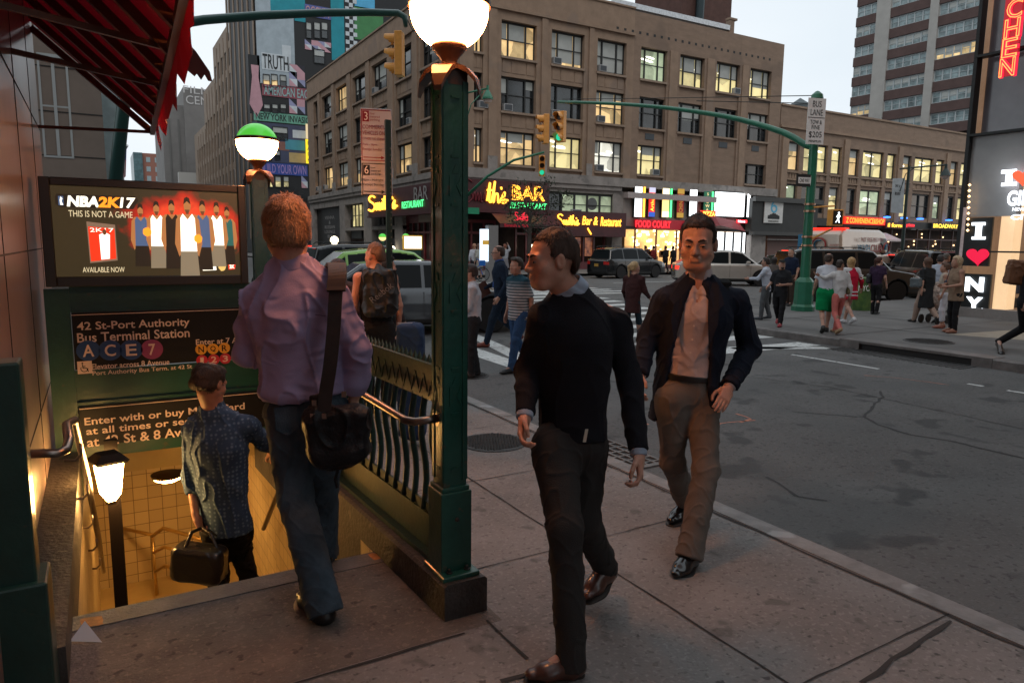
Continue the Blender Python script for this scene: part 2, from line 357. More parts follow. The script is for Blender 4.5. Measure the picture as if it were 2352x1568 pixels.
# ---------------------------------------------------------------- buildings
brick = mat('tan brick', (.27, .19, .135), .88, var=.16, vs=1.2, bump=.3, bs=25, vdet=9); speckle(brick, .45, .58, (.21, .16, .13), .55)
brick2 = mat('brown brick', (.235, .165, .12), .88, var=.14, vs=1.0, bump=.3, bs=25, vdet=9, stretch=(1, 1, 3)); speckle(brick2, .35, .6, (.15, .11, .085), .5)
stone = mat('grey stone', (.26, .24, .225), .85, var=.2, vs=1.4, bump=.3, bs=20, vdet=8); speckle(stone, 1.2, .6, (.13, .125, .12), .6)
darkf = mat('dark frame', (.022, .024, .025), .6)
glassd = mat('dark glass', (.02, .026, .03), .12, spec=.8, var=.6, vs=1.5)
blindm = mat('roller blind', (.30, .31, .30), .8, var=.15, vs=1, emit=(.5, .55, .52), es=.10)
lit = [mat('lit room warm', (.5, .4, .2), .6, var=.35, vs=1.7, emit=(1, .66, .30), es=.44),
       mat('lit room yellow', (.5, .45, .25), .6, var=.35, vs=1.7, emit=(.93, .78, .36), es=.46),
       mat('lit room green', (.4, .45, .3), .6, var=.35, vs=1.7, emit=(.58, .72, .48), es=.36),
       mat('lit room white', (.5, .5, .45), .6, var=.3, vs=1.7, emit=(.95, .93, .78), es=.8)]
for m_ in lit:   # rooms seen through the glass are unevenly bright
    n_ = m_.node_tree.nodes; l_ = m_.node_tree.links; b_ = n_['Principled BSDF']; t_ = n_.new('ShaderNodeTexCoord'); z_ = n_.new('ShaderNodeTexVoronoi'); z_.inputs['Scale'].default_value = .9; r_ = n_.new('ShaderNodeMapRange'); r_.inputs[1].default_value = 0; r_.inputs[2].default_value = 1; r_.inputs[3].default_value = b_.inputs['Emission Strength'].default_value * .35; r_.inputs[4].default_value = b_.inputs['Emission Strength'].default_value * 1.7
    z2_ = n_.new('ShaderNodeSeparateColor'); l_.new(t_.outputs['Object'], z_.inputs['Vector']); l_.new(z_.outputs['Color'], z2_.inputs[0]); l_.new(z2_.outputs[0], r_.inputs[0]); l_.new(r_.outputs[0], b_.inputs['Emission Strength'])
fixt = emis('ceiling fixture', (1, .96, .85), 2.6); fixw = emis('warm bulb', (1, .62, .3), 3.0)
acm = mat('window unit', (.34, .35, .36), .6, var=.1, vs=10); acd = mat('unit grille', (.06, .07, .08), .7)
greenp = mat('green paint', (.012, .085, .062), .35, var=.18, vs=6, bump=.15, bs=30, coat=.25)
greend = mat('dark green paint', (.008, .045, .036), .35, var=.2, vs=5, bump=.12, bs=25, coat=.25)
maroon = mat('maroon sheet', (.06, .012, .016), .5, var=.2, vs=2)
blackm = mat('black sheet', (.013, .015, .015), .55, var=.3, vs=2)
class Fac:
    """facade plane: P(u, z, d) -> world; u along the wall, d into the building"""
    def __init__(s, ax, c): s.ax = ax; s.c = c
    def P(s, u, z, d=0.0): return (u, s.c + d, z) if s.ax == 'y' else (s.c + d, u, z)
    def px(s, x, y): p = ony(x, y, s.c) if s.ax == 'y' else onx(x, y, s.c); return (p[0] if s.ax == 'y' else p[1]), p[2]
    def box(s, g, u0, u1, z0, z1, d0, d1, mi=0): return g.box(s.P(u0, z0, d0), s.P(u1, z1, d1), mi)
    @property
    def R(s): return (1, 0, 0) if s.ax == 'y' else (0, -1, 0)
def window(par, F, u0, u1, z0, z1, style='tri', room=None, blind=0.0, inset=.28, fr=darkf, fixtures=0, seed=0, w=.07):
    r = random.Random(seed * 7919 + int(u0 * 31) + int(z0 * 17)); u0, u1 = min(u0, u1), max(u0, u1); wd = u1 - u0
    g = G(); d0, d1 = inset, inset + .08
    F.box(g, u0, u0 + w, z0, z1, d0, d1); F.box(g, u1 - w, u1, z0, z1, d0, d1); F.box(g, u0 + w, u1 - w, z0, z0 + w, d0, d1); F.box(g, u0 + w, u1 - w, z1 - w * 1.6, z1, d0, d1)
    cuts = {'tri': (.24, .74), 'duo': (.5,), 'one': (), 'five': (.2, .4, .6, .8), 'six': (.17, .34, .5, .67, .84), 'tri2': (.33, .66)}[style]
    for c in cuts: F.box(g, u0 + wd * c - w * .7, u0 + wd * c + w * .7, z0 + w, z1 - w * 1.6, d0 - .01, d1)
    F.box(g, u0 + w, u1 - w, (z0 + z1) / 2 - .03, (z0 + z1) / 2 + .03, d0 + .015, d1 - .005)
    o = g.build('window', fr, par)
    g = G(); F.box(g, u0 + w * .5, u1 - w * .5, z0 + w * .5, z1 - w * .5, d1 + .02, d1 + .03)
    g.build('pane', room if room else glassd, o)
    if blind:
        g = G(); ed = [0] + list(cuts) + [1]
        for i in range(len(ed) - 1):
            bl = blind * r.choice((.6, 1, 1, 1.25, .0)) if style != 'one' and blind < .8 else blind
            if bl > .05: F.box(g, u0 + wd * ed[i] + w, u0 + wd * ed[i + 1] - w, z1 - w - (z1 - z0 - 2 * w) * min(.96, bl), z1 - w, d1 + .003, d1 + .012)
        if g.v: each(g, 'blind', blindm, o)
    if fixtures and room:
        g = G()
        for _ in range(fixtures):
            c = u0 + wd * r.uniform(.15, .7); z = z1 - (z1 - z0) * r.uniform(.12, .45); ww = wd * r.uniform(.1, .22)
            n = 10; pts = [F.P(c + ww * math.cos(2 * math.pi * k / n), z + .07 * math.sin(2 * math.pi * k / n) + .25 * ww * math.cos(2 * math.pi * k / n) * (1 if F.ax == 'x' else -.3), d1 + .012) for k in range(n)]
            g.poly(pts if F.ax == 'x' else pts, F.P(0, 0, .004) if False else ((0, .004, 0) if F.ax == 'y' else (.004, 0, 0)))
        each(g, 'ceiling_light', fixt, o)
    return o
def ac(par, F, u, z, w=.62, h=.42, out=.35):
    g = G(); F.box(g, u, u + w, z, z + h, -out + .28, .28); o = g.build('air_conditioner', acm, par, bevel=.01)
    g = G(); F.box(g, u + .05, u + w - .05, z + .05, z + h - .05, -out + .27, -out + .285); g.build('grille', acd, o)
# ================= the four storey corner building
FR = Fac('y', 40.0); FL = Fac('x', 19.6)
B = thing('corner_building', 'four storey tan brick corner building above the neon bar signs', 'building', (19.6, 40, 0))
rowsW = [(13.28, 15.42), (9.98, 12.10), (6.72, 8.80)]
colsR = [(1060, 1110), (1151.7, 1232.5), (1266.8, 1342.3), (1372.2, 1439), (1472.5, 1533), (1563, 1620), (1647.5, 1702), (1725.7, 1775)]
colsR = [(FR.px(a, 130)[0], FR.px(b, 130)[0]) for a, b in colsR]
colsR[0] = (20.55, colsR[0][1])
colsL = [(718.6, 727.7), (737.6, 759.4), (770.6, 795.2), (809.3, 838.8), (853.6, 888.7), (908.4, 945.2), (965.3, 1008)]
colsL = [(FL.px(b, 200)[0], FL.px(a, 200)[0]) for a, b in colsL]
ZT = 17.75; ZB = 6.35
def wallgrid(F, g, ulo, uhi, cols, rows_of, ztop, zbot, th=.6):
    cols = sorted(cols); e = ulo
    for i, (a, b) in enumerate(cols):
        F.box(g, e, a, zbot, ztop, 0, th); z = zbot
        for (z0, z1) in sorted(rows_of(i)):
            F.box(g, a, b, z, z0, .10, th); z = z1
        F.box(g, a, b, z, ztop, .004 if True else 0, th); e = b
    F.box(g, e, uhi, zbot, ztop, 0, th)
g = G()
blocked = {5: (1, 1, 0), 6: (1, 1, 0)}
def rowsR(i):
    if i in (5, 6): return rowsW[:2]
    if i == 7: return rowsW[:2] + [(6.62, 8.2)]
    return rowsW
XM = (colsR[3][1] + colsR[4][0]) / 2
wallgrid(FR, g, 19.6, XM, colsR[:4], rowsR, ZT, ZB); 
g.build('wall', brick, B)
g = G(); wallgrid(FR, g, XM, 48.3, colsR[4:], lambda i: rowsR(i + 4), ZT - .1, ZB); g.build('wall', brick2, B)
g = G(); wallgrid(FL, g, 40.6, 75.6, colsL, lambda i: rowsW, ZT, ZB); g.build('wall', brick, B)
g = G(); g.box((20.2, 40.6, 5), (48.3, 75.6, 17.2)); g.build('roof', mat('roofing', (.1, .1, .1), .9), B)
g = G()   # projecting piers, cornice strip and parapet cap
for F, cols, lo, hi in ((FR, colsR, 19.6, XM), (FL, colsL, 40.0, 75.6)):
    cs = sorted(cols)
    for (a, b), (c, d) in zip(cs, cs[1:]):
        if F is FR and c > XM: continue
        F.box(g, b + .35, c - .35, ZB, 15.95, -.10, .002)
    F.box(g, lo if F is FR else 40.0, hi, 15.98, 16.16, -.16, .003); F.box(g, lo, hi, ZT + .003, ZT + .12, -.08, .5)
for (a, b), (c, d) in zip(colsR[4:], colsR[5:]): FR.box(g, b + .25, c - .25, ZB, 15.5, -.07, .002)
g.build('pier', brick, B)
g = G(); gp = G()
for F, cols in ((FR, colsR), (FL, colsL)):
    for i, (a, b) in enumerate(cols):
        for (z0, z1) in (rowsR(i) if F is FR else rowsW): F.box(g, a - .05, b + .05, z0 - .14, z0 - .002, -.07, .28)
        if not (F is FR and i > 3):
            for z0 in (rowsW[1][1] + .25, rowsW[2][1] + .25):   # panelled spandrels
                w = (b - a); [F.box(gp, a + w * p, a + w * q, z0, z0 + .72, .075, .101) for p, q in ((.05, .27), (.31, .7), (.74, .95))]
each(g, 'sill', mat('sill stone', (.27, .2, .15), .85, var=.15, vs=2), B); each(gp, 'spandrel_panel', brick, B)
g = G(); FR.box(g, 19.4, 48.3, 5.75, 6.349, -.22, .6); FL.box(g, 40.6, 75.6, 5.95, 6.349, -.2, .6); FL.box(g, 40.6, 75.6, 5.65, 5.949, -.12, .6); FR.box(g, 19.5, 32.2, 5.45, 5.749, -.13, .6)
for F, cols in ((FR, colsR[:4]), (FL, colsL)):
    for (a, b), (c, d) in zip(sorted(cols), sorted(cols)[1:]): F.box(g, b + .3, c - .3, 6.36, 7.15, -.16, -.09)
g.build('cornice', stone, B)
g = G()
for i in range(24): u = 31.4 + i * .66; FR.box(g, u, u + .2, 16.2, 16.38, -.004, .003)
each(g, 'vent_hole', tar, B)
roomsR = {(1, 0): (lit[0], .5, 1), (2, 0): (lit[0], .9, 0), (3, 0): (None, .95, 0), (4, 0): (lit[2], 0, 3), (5, 0): (lit[1], .42, 3), (6, 0): (lit[1], .5, 1), (7, 0): (lit[1], .5, 1),
          (3, 1): (lit[0], .35, 0), (1, 2): (lit[0], .3, 2), (2, 2): (lit[1], 0, 3), (3, 2): (lit[3], .4, 2), (4, 2): (lit[1], .3, 1), (0, 2): (lit[0], .5, 1), (0, 0): (lit[0], .5, 0)}
for i, (a, b) in enumerate(colsR):
    for j, (z0, z1) in enumerate(rowsR(i)):
        rm, bl, fx = roomsR.get((i, j), (None, .0 if (i + j) % 2 else .45, 0))
        window(B, FR, a, b, z0, z1, 'tri' if i else 'duo', rm, bl, fixtures=fx, seed=i * 3 + j)
roomsL = {(0, 2): 1, (1, 2): 1, (2, 2): 1, (3, 2): 1, (5, 2): 1, (2, 0): 0}
for i, (a, b) in enumerate(colsL):
    for j, (z0, z1) in enumerate(rowsW):
        window(B, FL, a, b, z0, z1, 'tri' if b - a > 2 else 'duo', lit[0] if (i, j) in roomsL else None, .5 if (i * 5 + j) % 3 != 1 else 0, seed=i * 5 + j)
for (i, j, t) in ((2, 0, .02), (3, 0, .03), (1, 1, .04), (2, 1, .0), (3, 1, .02), (3, 2, .02), (4, 2, .55), (6, 0, .75), (0, 1, .4)):
    a, b = colsR[i]; ac(B, FR, a + (b - a) * t + .1, rowsR(i)[j][0] + .03)
for (i, j, t) in ((0, 2, .3), (1, 2, .8), (2, 1, .1), (4, 0, .75), (5, 1, .1), (5, 2, .1), (6, 2, .3), (1, 0, .3), (3, 1, .2)):
    a, b = colsL[i]; ac(B, FL, a + (b - a) * t, rowsW[j][0] + .03)
for i in (4, 5, 6, 7):
    a, b = colsR[i]; g = G(); FR.box(g, a + .7, b - .9, 9.2, 9.62, .06, .12); g.build('vent', acd, B)
# ---- street level of the corner building
g = G(); E = FL.px
for a, b in ((75.6, 74.2), (65.2, 63.6), (58.4, 56.4), (51.2, 49.6)): FL.box(g, b, a, 0, 5.65, 0, .6)
FL.box(g, 49.6, 75.6, 5.0, 5.649, .02, .6); FL.box(g, 49.6, 63.6, 2.7, 2.95, .03, .6)
FR.box(g, 31.55, 32.45, 0, 5.449, 0, .6)
FR.box(g, 24.4, 31.549, 5.2, 5.449, .02, .6)
g.build('wall', stone, B)
g = G(); FL.box(g, 65.2, 74.2, 0, 5.0, .35, .6); g.build('shop_front', blackm, B)
text('lettering', 'VIENNA\n&\nRUSSIAN\nLOUNGE\nBAR\n28', FL.P(69.6, 2.9, .33), FL.R, XU, 3.6, 2.6, mat('dim lettering', (.3, .3, .3), .7), B)
for k, (a, b) in enumerate(((62.4, 59.6), (55.4, 52.2))):
    window(B, FL, b, a, 3.0, 5.0, 'tri2', lit[1] if k == 0 else None, 0, seed=90 + k); g = G(); FL.box(g, b, a, 2.0, 2.7, .2, .6); g.build('panel', blackm, B)
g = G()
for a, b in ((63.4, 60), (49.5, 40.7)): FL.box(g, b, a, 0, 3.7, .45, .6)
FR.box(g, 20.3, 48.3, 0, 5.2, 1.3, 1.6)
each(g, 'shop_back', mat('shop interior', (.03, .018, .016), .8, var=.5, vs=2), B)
redw = mat('red woodwork', (.12, .015, .02), .45, coat=.3, var=.2, vs=3)
g = G()   # bar front woodwork, both faces
for u in np.arange(41.0, 49.5, 1.05): FL.box(g, u, u + .14, 0, 3.1, .3, .44)
FL.box(g, 40.7, 49.6, 0, .55, .28, .44); FL.box(g, 40.7, 49.6, 2.35, 2.5, .29, .44); FL.box(g, 40.7, 49.6, 3.1, 3.7, .3, .44)
for u in (19.9, 20.6, 21.5, 22.3, 23.9, 24.7, 25.6, 26.6, 27.5, 28.4, 29.4, 30.3, 31.2): FR.box(g, u, u + .13, 0, 3.0, .5, .62)
for u0, u1 in ((19.9, 22.4), (23.9, 31.3)): FR.box(g, u0, u1, 0, .5, .49, .61); FR.box(g, u0, u1, 2.3, 2.45, .49, .61); FR.box(g, u0, u1, 3.0, 3.2, .45, .61)
g.build('shop_front', redw, B)
g = G()
for u0, u1 in ((41.1, 44), (44.3, 47.2)): FL.box(g, u0, u1, 3.15, 3.65, .27, .299)
each(g, 'transom', mat('cream transom', (.3, .24, .2), .7), B)
g = G()
for u in (25.9, 27.7, 28.7, 29.7): FR.box(g, u, u + .65, .9, 2.2, .66, .68)
each(g, 'pane', mat('bar pane', (.05, .02, .02), .2, var=.8, vs=2.5, emit='same', es=.8, col2=(.35, .12, .05)), B)
# second floor strip windows and food court wall
a, b = FR.px(1262, 455)[0], FR.px(1437, 455)[0]
g = G(); FR.box(g, 24.4, 31.5, 3.55, 3.62, -.1, .6); g.build('cornice', stone, B)
for k in range(6):
    u0 = a + (b - a) * k / 6; window(B, FR, u0, a + (b - a) * (k + 1) / 6, 3.64, 5.15, 'one', lit[2] if k else None, .0, inset=.15, fixtures=1 if k == 3 else 0, seed=40 + k)
for k in (1.75, 5.1): ac(B, FR, a + (b - a) * k / 6, 3.68, .8, .4, .25)
g = G()   # fan in the window
c = (a + (b - a) * 3.45 / 6, 40.27, 4.5)
g.lathe([(.42, -.03), (.45, 0), (.42, .03)], c, 20, axis='y')
for k in range(6): an = k * math.pi / 3; g.obox((c[0] + .2 * math.cos(an), c[1], c[2] + .2 * math.sin(an)), (.2 * math.cos(an), 0, .2 * math.sin(an)), (-.06 * math.sin(an), .03, .06 * math.cos(an)), (0, .004, 0))
g.box((c[0] - .02, c[1] - .01, 3.7), (c[0] + .02, c[1] + .01, 4.08)); tag(g.build('fan', mat('fan metal', (.12, .13, .13), .5)), 'round pedestal fan standing in the lit upstairs window', 'fan')
g = G(); FR.box(g, 32.46, 44.0, 5.0, 5.4, -.5, .4); g.build('canopy', mat('pale metal', (.38, .33, .32), .5, var=.1), B)
g = G(); FR.box(g, 32.46, 44.0, 3.05, 5.0, .0, .5); FR.box(g, 32.46, 44.0, 2.85, 3.05, -.35, .5, 1); g.build('panel_wall', [mat('metal cladding', (.22, .19, .17), .5, var=.15, vs=3, stretch=(3, 1, .3)), blackm], B)
for (a_, b_, lb_) in (((-40, -30, 0), (-6.1, 7.5, 42), 'unseen tall block behind the pink clad wall, added to shade the street'), ((-40, -70, 0), (3, -30.5, 45), 'unseen tall block behind the camera, added to shade the street'), ((19.6, -60, 0), (50, -6.2, 40), 'unseen tall block beside the glass shop, added to shade the street')):
    g = G(); g.box(a_, b_); tag(g.build('shade_block', brick2), lb_, 'building')  # out-of-view blocks added to hold back sky light from the street
# ================= rooftop items
g = G(); a, b = ony(1564, 60, 46)[0], ony(1678, 60, 46)[0]; g.box((a, 46, 17.2), (b, 52, 24)); t = tag(g.build('chimney_stack', mat('dark red brick', (.085, .042, .034), .9, var=.2, vs=2, bump=.3)), 'big dark red brick stack standing on the corner building roof', 'chimney')
g = G(); g.tube([(a + 1.5, 45.6, 17.3), (a + 1.5, 45.6, 18.6), (a + 1.6, 45.6, 19.2), (a + 1.7, 45.6, 22.5)], [.42, .42, .36, .36], 12, cap=True); tag(g.build('flue_duct', mat('dark duct', (.02, .035, .04), .4, metal=.4)), 'dark metal flue rising beside the brick stack', 'duct')
g = G(); g.beam(FR.P(31.2, 17.95, .2), FR.P(42.1, 17.95, .2), .5, .35); tag(g.build('roof_pipe', mat('galvanized', (.5, .52, .54), .4, metal=.5, var=.2)), 'pale metal duct lying along the corner building parapet', 'duct')
g = G(); FR.box(g, 42.2, 42.7, 17.6, 18.6, .1, .5); FR.box(g, 42.15, 42.95, 18.6, 18.75, .05, .5); tag(g.build('vent_post', brick2), 'small brick vent post at the end of the parapet duct', 'vent')
# ================= two storey brown building to the right
B2 = thing('office_building', 'long two storey brown building with rows of lit windows', 'building', (48.4, 40, 0))
g = G(); cols = []; u = 49.6
while u < 82:
    for w, s in ((1.35, .55), (3.1, .55), (1.35, 1.1)): cols.append((u, u + w)); u += w + s
rows2 = [(8.0, 10.3), (4.6, 6.9)]
wallgrid(FR, g, 48.4, 83, cols, lambda i: rows2, 13.0, 4.2); g.build('wall', brick2, B2)
g = G()
for i in range(0, len(cols), 3): FR.box(g, cols[i][0] - .9, cols[i][0] - .2, 4.0, 11.0, -.14, .003)
FR.box(g, 48.4, 83, 11.3, 11.5, -.15, .003); FR.box(g, 48.4, 83, 13.0, 13.15, -.1, .4)
for a, b in cols: FR.box(g, a - .1, b + .1, 7.2, 7.32, -.05, .1); FR.box(g, a - .1, b + .1, 7.8, 7.9, -.05, .1); [FR.box(g, a + (b - a) * k / 4, a + (b - a) * (k + .6) / 4, 7.36, 7.74, .06, .101) for k in range(4)]
g.build('pier', brick, B2)
for i, (a, b) in enumerate(cols):
    for j, (z0, z1) in enumerate(rows2):
        rm = (lit[1] if (i * 7 + j) % 3 else lit[0]) if j == 0 else (lit[2], None, lit[1], None)[(i * 5) % 4]
        window(B2, FR, a, b, z0, z1, 'duo' if b - a > 2 else 'one', rm, .3 if (i + j) % 3 == 0 else 0, inset=.2, fixtures=(2 if b - a > 2 else 1) if rm else 0, seed=i * 11 + j, w=.09)
g = G(); FR.box(g, 48.4, 83, 3.55, 4.2, -.1, .6); g.build('shop_lintel', blackm, B2)
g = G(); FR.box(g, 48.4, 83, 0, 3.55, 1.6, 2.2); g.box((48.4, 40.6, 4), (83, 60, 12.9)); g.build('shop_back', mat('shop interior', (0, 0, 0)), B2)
g = G()
for k in range(60):
    u = 57 + (k * 1.37) % 24; z = 1.0 + (k * .73) % 2.1; s = .1 + .12 * ((k * 3) % 4) / 4; FR.box(g, u, u + s, z, z + s * .8, 1.3 + (k % 5) * .05, 1.35 + (k % 5) * .05)
g.build('shop_lights', fixw, B2)
g = G()
for u in np.arange(56.5, 83, 2.1): FR.box(g, u, u + .12, 0, 3.54, .1, .25)
FR.box(g, 56.5, 83, 2.5, 2.62, .09, .24); FR.box(g, 56.5, 83, 0, .5, .08, .3); g.build('shop_front', mat('shop frame', (.06, .03, .03), .5), B2)
# ================= black fronted hall between them
t = thing('hall_front', 'black panelled shop front with a framed poster between the food court and brown building', 'building', (46, 39.6, 0))
a, b = ony(1722, 500, 39.6)[0], ony(1873, 500, 39.6)[0]
g = G(); g.box((a, 39.4, 2.9), (b, 40.0, 5.5)); g.build('panel', blackm, t)
g = G(); g.box((a, 39.1, 5.25), (b + .3, 39.398, 5.62)); g.box((a, 39.1, 2.62), (b, 39.6, 2.9)); g.build('ledge', mat('charcoal metal', (.035, .037, .036), .5), t)
g = G(); g.box((a + 2.4, 39.75, 0), (b, 39.95, 2.6)); g.build('shutter', mat('brown shutter', (.12, .06, .05), .6, var=.2, vs=2, stretch=(.2, 1, 8)), t)
g = G(); g.box((a + .2, 39.5, 0), (a + 1.9, 39.98, 2.6)); g.box((b - 6.2, 39.3, 2.25), (b, 39.7, 2.32)); g.build('pier', stone, t)
g = G(); p = ony(1757, 458, 39.33); q = ony(1796, 513, 39.33); g.box((p[0], 39.3, q[2]), (q[0], 39.37, p[2])); o = g.build('poster', mat('poster paper', (.6, .6, .58), .6, var=.1), t)
cx, cz = (p[0] + q[0]) / 2, (p[2] + q[2]) / 2
text('numeral', '6', (cx, 39.295, cz + .45), XR, XU, .8, 1.15, mat('poster blue', (.1, .42, .62), .6), o)
g = G(); g.poly([(cx - .7 + i * .1, 39.29, cz - .35 + .3 * (1 - abs(i - 7) / 7) * (1 if i % 2 else .6)) for i in range(15)] + [(cx + .7, 39.29, cz - .6), (cx - .7, 39.29, cz - .6)], (0, -.006, 0)); g.build('skyline', tar, o)
for k in range(2): text('small_print', 'MODERN SHOWROOM' if k == 0 else 'AT BROADWAY  SQ', (cx, 39.29, cz - .78 - .2 * k), XR, XU, 1.2, .12, tar, o)
# ================= high rise behind
T = thing('apartment_tower', 'tall red brick and pale banded apartment tower behind the brown building', 'building', (120, 60, 0))
FT = Fac('x', 120.0); u1 = onx(1957, 200, 120)[1]; u0 = onx(2215, 200, 120)[1]
tb = mat('tower brick', (.085, .052, .047), .9, var=.15, vs=.6); tp = mat('tower pale', (.34, .33, .31), .85, var=.08, vs=.6)
L = u1 - u0; e = [onx(x, 200, 120)[1] for x in (1955, 2001, 2032, 2122, 2141, 2215)]
g = G(); g.box((120.9, u0 - 8, 0), (140, u1, 80)); g.build('core', tb, T)
g = G(); FT.box(g, e[2], e[1], 0, 80, -.15, .9); FT.box(g, e[4], e[3], 0, 80, -.15, .9); FT.box(g, e[5] - 3, e[5] - 1.5, 0, 80, -.15, .9); g.build('pier', tp, T)
g = G(); g2 = []
for k in range(20):
    z = 15.0 + k * 3.42
    for a, b in ((e[1], e[0]), (e[3], e[2]), (e[5] - 1.5, e[4])): FT.box(g, a, b, z - 1.55, z, 0, .9)
    if z > 19: 
        for m, (a, b) in enumerate(((e[1], e[0]), (e[3], e[2]), (e[5] - 1.5, e[4]))):
            rm = lit[0] if (k, m) in ((3, 0), (5, 2), (2, 0)) else mat('tower glass', (.16, .21, .22), .25, var=.5, vs=.8, emit='same', es=.15)
            window(T, FT, a, b, z, z + 1.87, 'tri2' if m == 0 else 'five', rm, .6 if (k + m) % 2 else 0, inset=.3, fr=mat('pale frame', (.38, .42, .43), .6), seed=k * 3 + m, w=.14)
g.build('wall', tb, T)
# water tank
c = ony(1837, 245, 60); g = G(); g.lathe([(1.35, -3), (1.4, 0.0), (1.45, .05), (.05, 1.0), (0, 1.0)], (c[0], 60, c[2]), 20); tag(g.build('water_tank', mat('tank wood', (.09, .11, .12), .8, var=.2, vs=3, stretch=(1, 1, 6))), 'conical roofed wooden water tank on a rooftop', 'water tank')
# ================= left background
tan = mat('tan far brick', (.22, .17, .13), .9, var=.12, vs=.5)
TB = thing('setback_building', 'tall tan setback office building with columns of dark windows beside the mural', 'building', (19.7, 103, 0))
FM = Fac('x', 19.7); Y0, Y1 = 101.0, 170.0
g = G(); cols = [(Y0 + 1.4 + i * 3.6, Y0 + 4.0 + i * 3.6) for i in range(18)]; rows = [(3.0 + k * 3.7, 5.6 + k * 3.7) for k in range(11)]
nC = 18
def rT(i): return [r for r in rows if r[1] < (43 if i < 6 else 33 if i < 10 else 27.5 if i < 14 else 22)]
for lo, hi, zt, i0, i1 in ((Y0, Y0 + 22.5, 48, 0, 6), (Y0 + 22.5, Y0 + 37.4, 35, 6, 10), (Y0 + 37.4, Y0 + 51.8, 30, 10, 14), (Y0 + 51.8, Y1, 24, 14, 18)):
    wallgrid(FM, g, lo, hi, cols[i0:i1], lambda i, i0=i0: rT(i + i0), zt, 2.6); g.box((20.3, lo, 0), (50, hi - .01, zt - .5))
g.build('wall', tan, TB)
cnt = 0
for i, (a, b) in enumerate(cols):
    for (z0, z1) in rT(i):
        if cnt >= 98: break
        g = G(); FM.box(g, a, b, z0, z1, .12, .2); g.build('window', glassd, TB); cnt += 1
g = G(); [FM.box(g, a - .75, a - .05, 2, 46 if i < 6 else 34 if i < 10 else 29 if i < 14 else 23, -.12, .002) for i, (a, b) in enumerate(cols)]; g.build('pier', tan, TB)
# mural building
MB = thing('mural_building', 'building front painted with bright mural panels and big lettering beside the tan tower', 'building', (22, 100.9, 0))
YM = 100.9; mx0 = 19.7
def mp_(x, y): p = ony(x, y, YM); return p[0], p[2]
g = G(); g.box((mx0, YM, 0), (55, YM + 20, 50)); g.build('wall', mat('mural black', (.015, .016, .018), .7), MB)
def panel(x0, y0, x1, y1, m, dd=.05, nm='mural_panel'):
    a = mp_((x0 + x1) / 2 - (x1 - x0) / 2, (y0 + y1) / 2)[0]; b = mp_(x1, (y0 + y1) / 2)[0]; zt = mp_((x0 + x1) / 2, y0)[1]; zb = mp_((x0 + x1) / 2, y1)[1]
    g = G(); g.box((a, YM - dd, zb), (b, YM - .001 if dd < .06 else YM - dd + .03, zt)); g.build(nm, m, MB); return (a + b) / 2, (zt + zb) / 2, b - a, zt - zb, YM - dd - .01
C = lambda n, c: mat('mural ' + n, c, .7, var=.12, vs=.8)
pk, tq, gy, bl, rd, gr, pu, wh, yl = C('pink', (.48, .27, .31)), C('turquoise', (.01, .24, .30)), C('grey', (.32, .38, .42)), C('blue', (.03, .07, .30)), C('red', (.25, .05, .08)), C('green', (.13, .34, .25)), C('lilac', (.26, .27, .42)), C('white', (.5, .55, .58)), C('straw', (.45, .33, .14))
triang = mat('mural facets', (.06, .07, .09), .7)
def facets(x0, y0, x1, y1, n=5, k=3):
    """patchwork of triangles"""
    cx, cz, w, h, y = panel(x0, y0, x1, y1, C('dark', (.02, .02, .03)))
    gs = {}
    for i in range(k):
        for j in range(n):
            a, b = cx - w / 2 + w * i / k, cx - w / 2 + w * (i + 1) / k; z0, z1 = cz - h / 2 + h * j / n, cz - h / 2 + h * (j + 1) / n
            for q, tr in enumerate((((a, z0), (b, z0), (a, z1)), ((b, z1), (a, z1), (b, z0)))):
                m = (pk, pu, wh, None)[(i * 3 + j * 5 + q * 2) % 4 if (i + j + q) % 3 else 0]
                if m: gs.setdefault(m.name, (m, G()))[1].poly([(x, y, z) for x, z in tr], (0, -.03, 0))
    for m, g in gs.values(): g.build('painted_facets', m, MB)
panel(588, -60, 675, 195, gy); panel(675, -60, 700, 50, tq); panel(620, -60, 675, 30, tq, .06)
panel(648, 200 - 95, 668, 145, wh, .07)
def tbox(x0, y0, x1, y1, s, m, ml, f=.8, **k):
    cx, cz, w, h, y = panel(x0, y0, x1, y1, m, .09); text('lettering', s, (cx, y, cz), XR, XU, w * .94, h * f, ml, MB, ext=.02, fat=.01, **k)
tbox(601, 125, 664, 163, 'TRUTH', wh, C('ink', (.012, .014, .016)), .86)
tbox(602, 200, 725, 226, 'AMERICAN EAGLE', C('brick', (.24, .07, .09)), C('aqua', (.26, .42, .42)))
tbox(583, 262, 725, 283, 'NEW YORK INVASION', gr, C('ink', (0, 0, 0)), .7)
tbox(597, 376, 706, 402, 'BUILD YOUR OWN', bl, C('violet', (.32, .22, .50)))
facets(664, 150, 700, 200, 3, 2); facets(664, 228, 700, 262, 2, 2); facets(692, 403, 706, 432, 2, 1); facets(700, 95, 760, 118, 2, 4)
panel(760, -60, 790, 140, tq); 
g = G()
cx0, cz0 = mp_(792, 0)
for i in range(3):
    for j in range(26):
        if (i + j) % 2 == 0: g.box((cx0 + i * .55, YM - .08, cz0 - 8 + j * .55), (cx0 + .55 + i * .55, YM - .05, cz0 - 7.45 + j * .55))
g.build('chequer_strip', wh, MB); panel(789, -60, 812, 90, C('ink', (0, 0, 0)), .04); panel(814, 20, 880, 95, C('leaf', (.05, .2, .07)), .05); panel(814, -60, 860, 20, C('sky', (.08, .38, .62)), .05)
tbox(700, 15, 760, 42, 'OCCUPY', C('indigo', (.09, .11, .30)), pk)
panel(572, 127, 598, 262, C('ink', (0, 0, 0)), .05)
